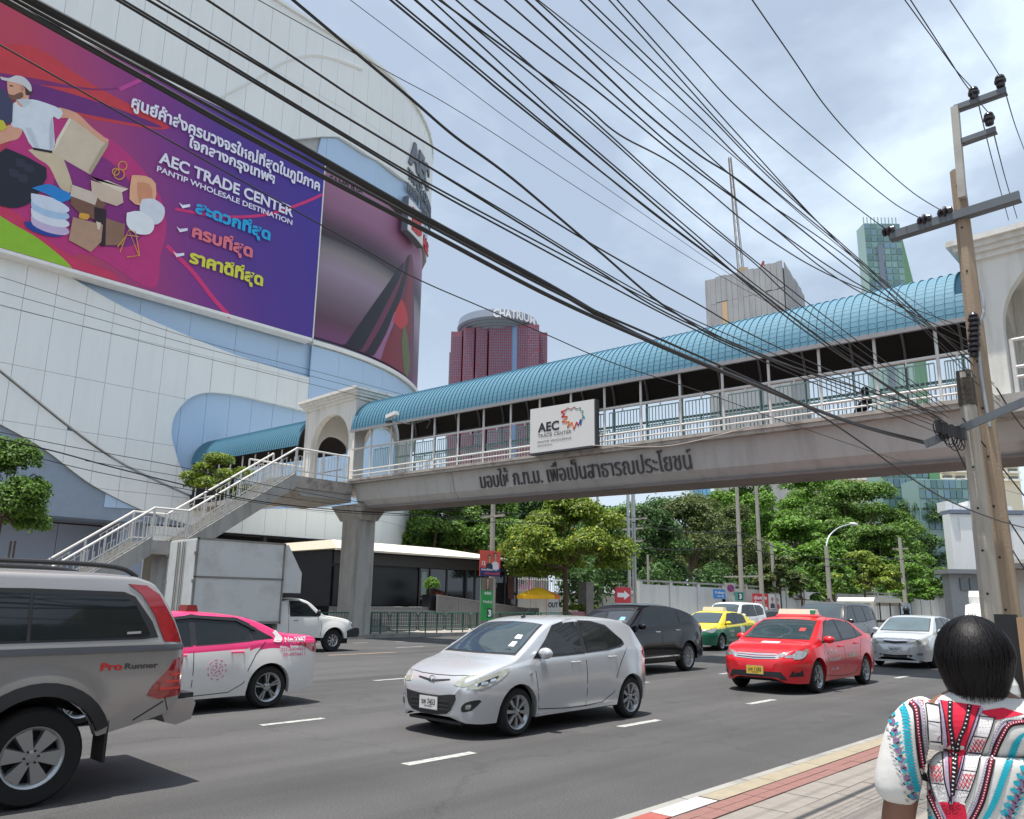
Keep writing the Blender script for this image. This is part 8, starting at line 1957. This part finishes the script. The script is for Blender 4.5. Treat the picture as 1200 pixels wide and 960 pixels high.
# local frame: +x forward (away from camera), +y left ; heights from pavement
H0 = 1.49
def addmesh(me, name, m_, parent):
    me.materials.clear(); me.materials.append(m_); o = bpy.data.objects.new(name, me); COL.objects.link(o); o.parent = parent; return o
N = [(0, 0, .90, .12, .14), (0, 0, 1.04, .09, .11), (-.005, 0, 1.17, .08, .10), (.0, 0, 1.268, .066, .088), (.005, 0, 1.315, .052, .058), (.015, 0, 1.36, .055, .058), (.015, .008, 1.42, .078, .068), (.015, 0, 1.47, .07, .065),
     (-.01, .15, 1.21, .04), (-.03, .21, 1.0, .042), (.0, .225, .80, .033), (.03, .22, .74, .03), (-.01, -.15, 1.21, .04), (-.03, -.21, 1.0, .042), (.0, -.225, .80, .033), (.03, -.22, .74, .03),
     (0, .085, .80, .085), (.02, .09, .46, .06), (0, .09, .09, .038), (.12, .095, .04, .035), (0, -.085, .80, .085), (.02, -.09, .46, .06), (0, -.09, .09, .038), (.12, -.095, .04, .035)]
E_ = [(0, 1), (1, 2), (2, 3), (3, 4), (4, 5), (5, 6), (6, 7), (3, 8), (8, 9), (9, 10), (10, 11), (3, 12), (12, 13), (13, 14), (14, 15), (0, 16), (16, 17), (17, 18), (18, 19), (0, 20), (20, 21), (21, 22), (22, 23)]
addmesh(skin_mesh('body', N, E_), 'body', M_skin, wmn)
for s in (1, -1):   # hands: palm plus five bent fingers
    nodes = [(.03, s * .22, .745, .026, .015), (.045, s * .222, .70, .030, .014), (.055, s * .222, .665, .028, .012)]; ed = [(0, 1), (1, 2)]
    for k, (dx, L) in enumerate(((.026, .055), (.009, .065), (-.009, .06), (-.025, .048))):
        b = len(nodes); nodes += [(.055 + dx, s * .222, .65, .0085), (.065 + dx, s * .216, .65 - L * .5, .008), (.062 + dx, s * .205, .65 - L, .0065)]; ed += [(2, b), (b, b + 1), (b + 1, b + 2)]
    b = len(nodes); nodes += [(.08, s * .21, .71, .010), (.092, s * .20, .68, .009), (.09, s * .195, .655, .0075)]; ed += [(1, b), (b, b + 1), (b + 1, b + 2)]
    addmesh(skin_mesh('hand', nodes, ed, 2), 'hand', M_skin, wmn)
g = G(); g.ell((.095, 0, 1.40), .02, .014, .025, 8, 6); lobj(g, 'nose', M_skin, wmn, smooth=True)
for s in (1, -1):
    g = G(); g.ell((.092, s * .032, 1.425), .008, .014, .008, 8, 6); lobj(g, 'eye', M_platew, wmn, smooth=True)
    g = G(); g.ell((.03, s * .074, 1.400), .018, .01, .026, 8, 6); lobj(g, 'ear', M_skin, wmn, smooth=True)
g = G(); g.ell((.092, 0, 1.362), .006, .024, .007, 8, 6); lobj(g, 'mouth', smat('lips', (130, 60, 56)), wmn, smooth=True)
N = [(0, 0, .78, .16, .20), (0, 0, .95, .125, .17), (-.01, 0, 1.08, .125, .165), (-.012, 0, 1.195, .115, .16), (-.008, 0, 1.252, .074, .116), (-.01, .16, 1.232, .066), (-.03, .20, 1.10, .062), (-.03, .215, 1.02, .068), (-.01, -.16, 1.232, .066), (-.03, -.20, 1.10, .062), (-.03, -.215, 1.02, .068)]
E_ = [(0, 1), (1, 2), (2, 3), (3, 4), (4, 5), (5, 6), (6, 7), (4, 8), (8, 9), (9, 10)]
shm = skin_mesh('tunic', N, E_, 3, relax=20); tunic = addmesh(shm, 'tunic', M_shirt, wmn)
N = [(0, 0, .80, .15, .17), (0, .09, .74, .10), (.02, .09, .42, .078), (0, .09, .10, .06), (0, -.09, .74, .10), (.02, -.09, .42, .078), (0, -.09, .10, .06)]
addmesh(skin_mesh('trousers', N, [(0, 1), (1, 2), (2, 3), (0, 4), (4, 5), (5, 6)]), 'trousers', M_trou, wmn)
# hair: cap plus many strands
rh = random.Random(12); g = G()
HC = Vector((.0, .004, 1.392)); RX, RY, RZ = .098, .087, .100
nv, nu = 18, 30
def hsurf(th, ph, k=1.0):   # th around, ph from crown(0) down
    z = cos(ph); r = sin(min(ph, pi / 2)) if ph < pi / 2 else 1 - .62 * ((ph - pi / 2) / (pi * .5)) ** 1.25
    drop = 0 if ph < pi / 2 else -(ph - pi / 2) * .10
    zz = RZ * (cos(ph) if ph < pi / 2 else 0) + drop
    return Vector((HC.x - .01 + RX * r * k * cos(th), HC.y + RY * r * k * sin(th), HC.z + zz * k))
b = 0
for i in range(nv + 1):
    ph = 2.45 * i / nv
    for j in range(nu): g.v.append(tuple(hsurf(2 * pi * j / nu, ph)))
for i in range(nv):
    for j in range(nu):
        th = 2 * pi * (j + .5) / nu; ph = 2.45 * (i + .5) / nv
        if abs(((th + pi) % (2 * pi)) - pi) < 1.0 and ph > 1.25: continue   # open face in front
        k = (j + 1) % nu; g.face((i * nu + j, (i + 1) * nu + j, (i + 1) * nu + k, i * nu + k))
hair = lobj(g, 'hair', M_hair, wmn, smooth=True)
g = G()
for i in range(2200):
    th = rh.uniform(.95, 2 * pi - .95) if rh.random() < .8 else rh.uniform(-pi, pi); p0 = rh.uniform(.02, 1.9); p1 = min(p0 + rh.uniform(.5, 1.2), 2.52 + rh.uniform(-.1, .12))
    if abs(((th + pi) % (2 * pi)) - pi) < .95: p1 = min(p1, 1.2)
    if p1 <= p0: continue
    P = []; dth = rh.uniform(-.12, .12); kk = rh.uniform(1.004, 1.045); fl = rh.uniform(-.006, .012)
    for s in range(6):
        q = s / 5; p = hsurf(th + dth * q * q, p0 + (p1 - p0) * q, kk + fl * q * q * 1.5); P.append(p)
    w = rh.uniform(.0008, .002); A_ = []; B_ = []
    T = Vector((-sin(th), cos(th), 0)) * w
    for s, p in enumerate(P): A_.append(p + T * (1 - s / 6)); B_.append(p - T * (1 - s / 6))
    g.add(A_ + B_, [(s, s + 1, 6 + s + 1, 6 + s) for s in range(5)])
for i in range(26):   # a few stray hairs at the crown
    th = rh.uniform(0, 2 * pi); p = hsurf(th, rh.uniform(.0, .5)); q = p + Vector((rh.uniform(-.02, .02), rh.uniform(-.025, .025), rh.uniform(.006, .02))); g.add([p, p + Vector((0, .0012, 0)), q], [(0, 1, 2)])
me = g.mesh('strands', M_hair, recalc=False); o = bpy.data.objects.new('strands', me); COL.objects.link(o); o.parent = hair; o['kind'] = 'stuff'
# printed pattern laid on the cloth of the back
bpy.context.view_layer.update()
MW = Matrix.Translation(HP) @ Matrix.Rotation(FY, 4, 'Z'); MI = MW.inverted()
tb_ = BVHTree.FromPolygons([v.co.copy() for v in shm.vertices], [tuple(p.vertices) for p in shm.polygons])
CL = MI @ CAMC; RI = MI.to_3x3(); LYR = [0]
PC = {'k': (26, 20, 26), 'r': (206, 26, 60), 'w': (226, 222, 222), 'l': (168, 150, 176), 't': (20, 156, 176), 'p': (120, 96, 128), 'g': (150, 148, 156), 'm': (150, 24, 60)}
PM = {k: smat('print_' + k, c, r=.85, var=.08, scale=30) for k, c in PC.items()}
PG = {k: G() for k in PC}
def cloth(c, pts, lay, step=7.0):
    """pts in hundredths: x/4+1000, y/4+720 picture coordinates of the printed motif, dropped onto the cloth"""
    P = []
    for i in range(len(pts)):
        a = Vector(pts[i]); b = Vector(pts[(i + 1) % len(pts)]); n = max(1, int((b - a).length / (step * 4)))
        for k in range(n): P.append(a + (b - a) * k / n)
    nb = len(P)
    if nb < 3: return
    x0 = min(p.x for p in P); x1 = max(p.x for p in P); y0 = min(p.y for p in P); y1 = max(p.y for p in P); ins = list(P)
    if x1 - x0 > step * 6 and y1 - y0 > step * 6:
        s4 = step * 4; x = x0 + s4 / 2
        while x < x1:
            y = y0 + s4 / 2
            while y < y1:
                cin = False
                for i in range(nb):
                    a = P[i]; b = P[i - 1]
                    if (a.y > y) != (b.y > y) and x < (b.x - a.x) * (y - a.y) / (b.y - a.y) + a.x: cin = not cin
                if cin: ins.append(Vector((x, y)))
                y += s4
            x += s4
    try: vo, _, fo, _, _, _ = delaunay_2d_cdt(ins, [(i, (i + 1) % nb) for i in range(nb)], [list(range(nb))], 1, 1e-4)
    except Exception: return
    T = []
    for v in vo:
        d = RI @ ray(v.x / 4 + 1000, v.y / 4 + 720); h, nn, _, _ = tb_.ray_cast(CL, d)
        T.append(None if h is None or h.x > .06 else h + (nn if nn.dot(d) < 0 else -nn) * (.0012 + .0009 * lay))
    g = PG[c]; mp_ = {}; vs = []
    for i, q in enumerate(T):
        if q is not None: mp_[i] = len(vs); vs.append(q)
    fs = [tuple(mp_[i] for i in f) for f in fo if all(i in mp_ for i in f)]
    if fs: g.add(vs, fs)
def ribbon(c, path, w, lay, sm=5):
    p = [Vector(q) for q in smooth_line(path, sm)]; A_ = []; B_ = []
    for i, q in enumerate(p):
        d = p[min(i + 1, len(p) - 1)] - p[max(i - 1, 0)]; d.normalize(); n = Vector((-d.y, d.x)) * w / 2; A_.append(tuple(q + n)); B_.append(tuple(q - n))
    for i in range(len(p) - 1): cloth(c, [A_[i], A_[i + 1], B_[i + 1], B_[i]], lay, 20)
def dots(c, path, n, a, b, lay, ang=None):
    p = [Vector(q) for q in smooth_line(path, 12)]; L = [0]
    for i in range(1, len(p)): L.append(L[-1] + (p[i] - p[i - 1]).length)
    for k in range(n):
        s = L[-1] * (k + .5) / n; i = max(j for j in range(len(L)) if L[j] <= s); i = min(i, len(p) - 2); q = p[i].lerp(p[i + 1], (s - L[i]) / max(L[i + 1] - L[i], 1e-6)); d = (p[i + 1] - p[i]).normalized(); n_ = Vector((-d.y, d.x))
        if ang is None: cloth(c, [tuple(q + d * a), tuple(q + n_ * b), tuple(q - d * a), tuple(q - n_ * b)], lay, 30)
        else: u = Vector((cos(ang), sin(ang))); v = Vector((-sin(ang), cos(ang))); cloth(c, [tuple(q + u * a), tuple(q + u * a * .5 + v * b), tuple(q - u * a * .5 + v * b), tuple(q - u * a), tuple(q - u * a * .5 - v * b), tuple(q + u * a * .5 - v * b)], lay, 30)
# central red yoke
cloth('r', [(395, 400), (600, 430), (560, 560), (510, 700), (470, 880), (445, 760), (430, 560), (415, 450)], 0)
cloth('r', [(285, 372), (345, 362), (405, 408), (330, 425)], 0); cloth('r', [(585, 455), (700, 438), (800, 468), (670, 496)], 0)
cloth('r', [(395, 880), (520, 880), (540, 980), (400, 980)], 0)
for pts in ([(470, 425), (430, 950)],): pass
for path in ([(405, 405), (425, 500), (440, 640), (445, 760), (456, 885)], [(600, 440), (570, 520), (528, 650), (498, 760), (458, 888)]): ribbon('l', path, 20, 2); ribbon('k', [(x + (9 if path[0][0] < 500 else -9), y) for x, y in path], 5, 3)
for path in ([(457, 408), (455, 500), (468, 600), (474, 700), (468, 850)], [(546, 425), (525, 520), (494, 600), (482, 700), (468, 850)]): ribbon('k', path, 22, 2); dots('w', path, 22, 4, 5, 4)
for path, hw_ in (([(372, 420), (380, 500), (384, 590), (390, 690), (400, 790), (425, 875)], 64), ([(628, 478), (598, 570), (568, 640), (545, 730), (515, 820), (490, 880)], 66)):
    ribbon('w', path, hw_ + 8, 1)
    p = smooth_line(path, 4); s_ = 1 if path[0][0] < 500 else -1
    for dx in (-hw_ / 2 - 2, hw_ / 2 + 2): ribbon('k', [(x + dx, y + (dx * .12 if s_ < 0 else 0)) for x, y in path], 6, 3)
    q = path
    for i, (x, y) in enumerate(q[:-1]):
        y2 = q[i + 1][1]; x2 = q[i + 1][0]
        cloth('k', [(x - hw_ / 2, y - 2), (x + hw_ / 2, y + 6), (x + hw_ / 2, y + 11), (x - hw_ / 2, y + 3)], 4, 30)
        if i % 2 == 1:
            for k in range(4):
                f = (k + .5) / 4; cy_ = y + (y2 - y) * (.12 + .76 * f) + 4; cx_ = x + (x2 - x) * f
                zz = []
                for j in range(7): zz.append((cx_ - hw_ * .42 + hw_ * .84 * j / 6, cy_ + (8 if j % 2 else -8)))
                for a, b in zip(zz[:-1], zz[1:]): cloth('r' if k % 2 == 0 else 'm', [a, b, (b[0], b[1] + 8), (a[0], a[1] + 8)], 3, 40)
        else:
            for k in range(3):
                f = (k + .6) / 3.4; cy_ = y + (y2 - y) * f + 6; cx_ = x + (x2 - x) * f
                for j in range(4): cloth('g', [(cx_ - hw_ * .36 + j * hw_ * .22, cy_), (cx_ - hw_ * .25 + j * hw_ * .22, cy_ + 4), (cx_ - hw_ * .36 + j * hw_ * .22, cy_ + 5)], 3, 40)
for path in ([(300, 395), (328, 450), (335, 600), (350, 740), (385, 860), (420, 960)], [(790, 492), (700, 500), (655, 590), (625, 700), (590, 830), (545, 930)]): ribbon('g', path, 12, 1); dots('w', path, 40, 3, 3, 2)
for path in ([(240, 388), (288, 430), (300, 480), (306, 580), (320, 700), (350, 820), (412, 960)], [(830, 500), (740, 512), (700, 560), (655, 660), (632, 760), (600, 880), (555, 970)]):
    ribbon('k', path, 34, 1); ribbon('m', path, 14, 2); dots('w', path, 46, 3.5, 4, 4); ribbon('l', [(x + (24 if path[0][0] < 500 else -24), y) for x, y in path], 9, 1)
dots('t', [(215, 400), (245, 470), (252, 560), (262, 660), (285, 780), (330, 900), (370, 960)], 40, 22, 6, 2, .15)
dots('t', [(850, 540), (780, 575), (740, 660), (700, 770), (660, 880), (620, 960)], 34, 27, 6.5, 2, -.5)
dots('t', [(840, 640), (790, 740), (740, 860), (700, 950)], 9, 24, 12, 2, .5)
rp_ = random.Random(3)
for path in ([(165, 440), (190, 520), (205, 600), (225, 690), (262, 800), (290, 900), (310, 960)], [(850, 680), (800, 770), (760, 870), (720, 960)]):
    dots('p', path, 12, 17, 14, 2, .3); dots('t', [(x + 22, y + 10) for x, y in path], 12, 12, 5, 3, -.8); dots('g', [(x - 30, y + 4) for x, y in path], 14, 9, 4, 2, .5); dots('t', [(x - 14, y - 24) for x, y in path], 9, 14, 6, 3, .8); dots('k', [(x + 8, y + 18) for x, y in path], 9, 10, 3, 3, -.4); dots('k', [(x - 12, y + 34) for x, y in path], 9, 9, 3, 3, .9)
for k in range(5):
    c_ = (430 + 16 * k, 905 + (k % 2) * 22); ring_ = [(c_[0] + 10 * cos(a * pi / 4), c_[1] + 9 * sin(a * pi / 4)) for a in range(8)]; ribbon('k', ring_, 3, 2, 2)
for k, g in PG.items():
    if g.f:
        me = g.mesh('printed_pattern', PM[k], recalc=False); o = bpy.data.objects.new('printed_pattern', me); COL.objects.link(o); o.parent = tunic; o['kind'] = 'stuff'
        o['label'] = {'k': 'black lines and bands of the print', 'r': 'red yoke and zigzags of the print', 'w': 'white boxes and dots of the print', 'l': 'lavender bands of the print', 't': 'teal feather motifs of the print', 'p': 'purple blossoms of the print', 'g': 'grey stitches of the print', 'm': 'dark crimson bands of the print'}[k]
# ---- person sitting / leaning on the footbridge
yb = atx(1018, 460, 21.6).y; zd = z_deck(yb)
p2 = thing('person', 'person in dark clothes sitting low behind the footbridge railing', 'person', (21.5, yb, zd), rz=radians(100))
N = [(0, 0, .32, .13, .12), (.0, 0, .5, .12, .10), (.03, 0, .68, .13, .10), (.05, 0, .78, .06), (.07, 0, .88, .085), (.07, 0, .95, .07), (.04, .16, .72, .055), (.18, .2, .5, .045), (.3, .12, .42, .035), (.04, -.16, .72, .055), (.18, -.2, .5, .045), (.3, -.12, .42, .035), (.3, .12, .42, .07), (.36, .12, .08, .05), (.46, .12, .05, .04), (.3, -.12, .42, .07), (.36, -.12, .08, .05), (.46, -.12, .05, .04)]
E_ = [(0, 1), (1, 2), (2, 3), (3, 4), (4, 5), (3, 6), (6, 7), (7, 8), (3, 9), (9, 10), (10, 11), (0, 12), (12, 13), (13, 14), (0, 15), (15, 16), (16, 17)]
addmesh(skin_mesh('body', N, E_), 'body', mat('dark_cloth', (.02, .022, .035), r=.9), p2)
g = G(); g.ell((.06, 0, .93), .105, .10, .11, 12, 8); lobj(g, 'hair', M_hair, p2, smooth=True)
g = G(); g.ell((.14, 0, .89), .04, .06, .07, 10, 8); lobj(g, 'face', M_skin, p2, smooth=True)
g = G(); g.box(-.25, .3, -.3, .3, 0, .28); lobj(g, 'stool', M_frame, p2)
# ---- motorcyclist beyond the silver sedan
mc = thing('motorcycle', 'motorcycle with a helmeted rider glimpsed above the silver sedan', 'motorcycle', (33.6, 10.3, 0), rz=pi)
ty_, rm_ = WH[list(WH)[0]]
for x in (.62, -.62):
    o = bpy.data.objects.new('wheel', ty_); COL.objects.link(o); o.parent = mc; o.location = (x, 0, .3); o.scale = (1, .5, 1)
g = G(); g.tube([(.62, 0, .3), (.45, 0, .95), (.35, 0, 1.05)], .04, 8); g.tube([(.40, -.3, 1.05), (.40, .3, 1.05)], .02, 6); lobj(g, 'handlebar', M_trim, mc)
g = G(); g.ell((-.05, 0, .6), .5, .14, .22, 14, 8); g.ell((-.35, 0, .78), .36, .14, .08, 12, 6); lobj(g, 'bike_body', smat('bike_red', (120, 30, 30), r=.3), mc, smooth=True)
g = G(); g.ell((.5, 0, .9), .1, .12, .12, 10, 8); lobj(g, 'headlight', M_lampw, mc, smooth=True)
p3 = thing('person', 'motorcycle rider in dark clothes and black helmet above the silver sedan', 'person', (33.75, 10.3, .0), rz=pi)
N = [(-.1, 0, .86, .14, .13), (-.08, 0, 1.08, .13, .10), (-.02, 0, 1.30, .14, .10), (0, 0, 1.42, .06), (.03, 0, 1.53, .09), (.03, 0, 1.60, .08), (-.02, .18, 1.36, .055), (.14, .26, 1.16, .045), (.36, .26, 1.08, .035), (-.02, -.18, 1.36, .055), (.14, -.26, 1.16, .045), (.36, -.26, 1.08, .035), (.28, .16, .82, .075), (.18, .16, .42, .05), (.3, .16, .36, .04), (.28, -.16, .82, .075), (.18, -.16, .42, .05), (.3, -.16, .36, .04)]
addmesh(skin_mesh('body', N, E_), 'body', mat('dark_cloth', (.02, .022, .035), r=.9), p3)
g = G(); g.ell((.03, 0, 1.60), .14, .125, .14, 14, 10); lobj(g, 'helmet', M_trim, p3, smooth=True)
g = G(); g.ell((.13, 0, 1.585), .05, .09, .05, 12, 8); lobj(g, 'visor', M_glass, p3, smooth=True)
# ================================================================== shophouses behind the camera (unseen row added to darken reflections)
M_sh = [smat('added_shophouse_%d' % i, c, r=.8, var=.06, scale=.5, dirt=.4, dirtc=(.2, .19, .17), dscale=.6) for i, c in enumerate(((150, 140, 126), (132, 136, 134), (160, 148, 130)))]
for i in range(9):
    x0 = -30 + i * 8.0; t = thing('added_shophouse', '%s shop building of the unseen row added to darken reflections' % ORD[i], 'building', (x0 + 4, -14, 0), 'unseen shophouses added behind the near pavement')
    h_ = 9 + (i * 5) % 4
    g = G(); g.box(x0, x0 + 7.96, -24, -14, 0, h_); g.obj('wall', M_sh[i % 3], t)
    g = G(); g.box(x0 + .5, x0 + 7.4, -14.05, -13.98, .2, 3.1); g.obj('shutter', M_frame, t)
    g = G(); g.box(x0 + .1, x0 + 7.86, -14, -12.6, 3.4, 3.55); g.obj('awning', M_sh[(i + 1) % 3], t)
    for k in range(3):
        for z in (4.6, 7.2): g = G(); g.box(x0 + .8 + k * 2.4, x0 + 2.5 + k * 2.4, -14.04, -13.97, z, z + 1.5); g.obj('window', M_glassd, t)
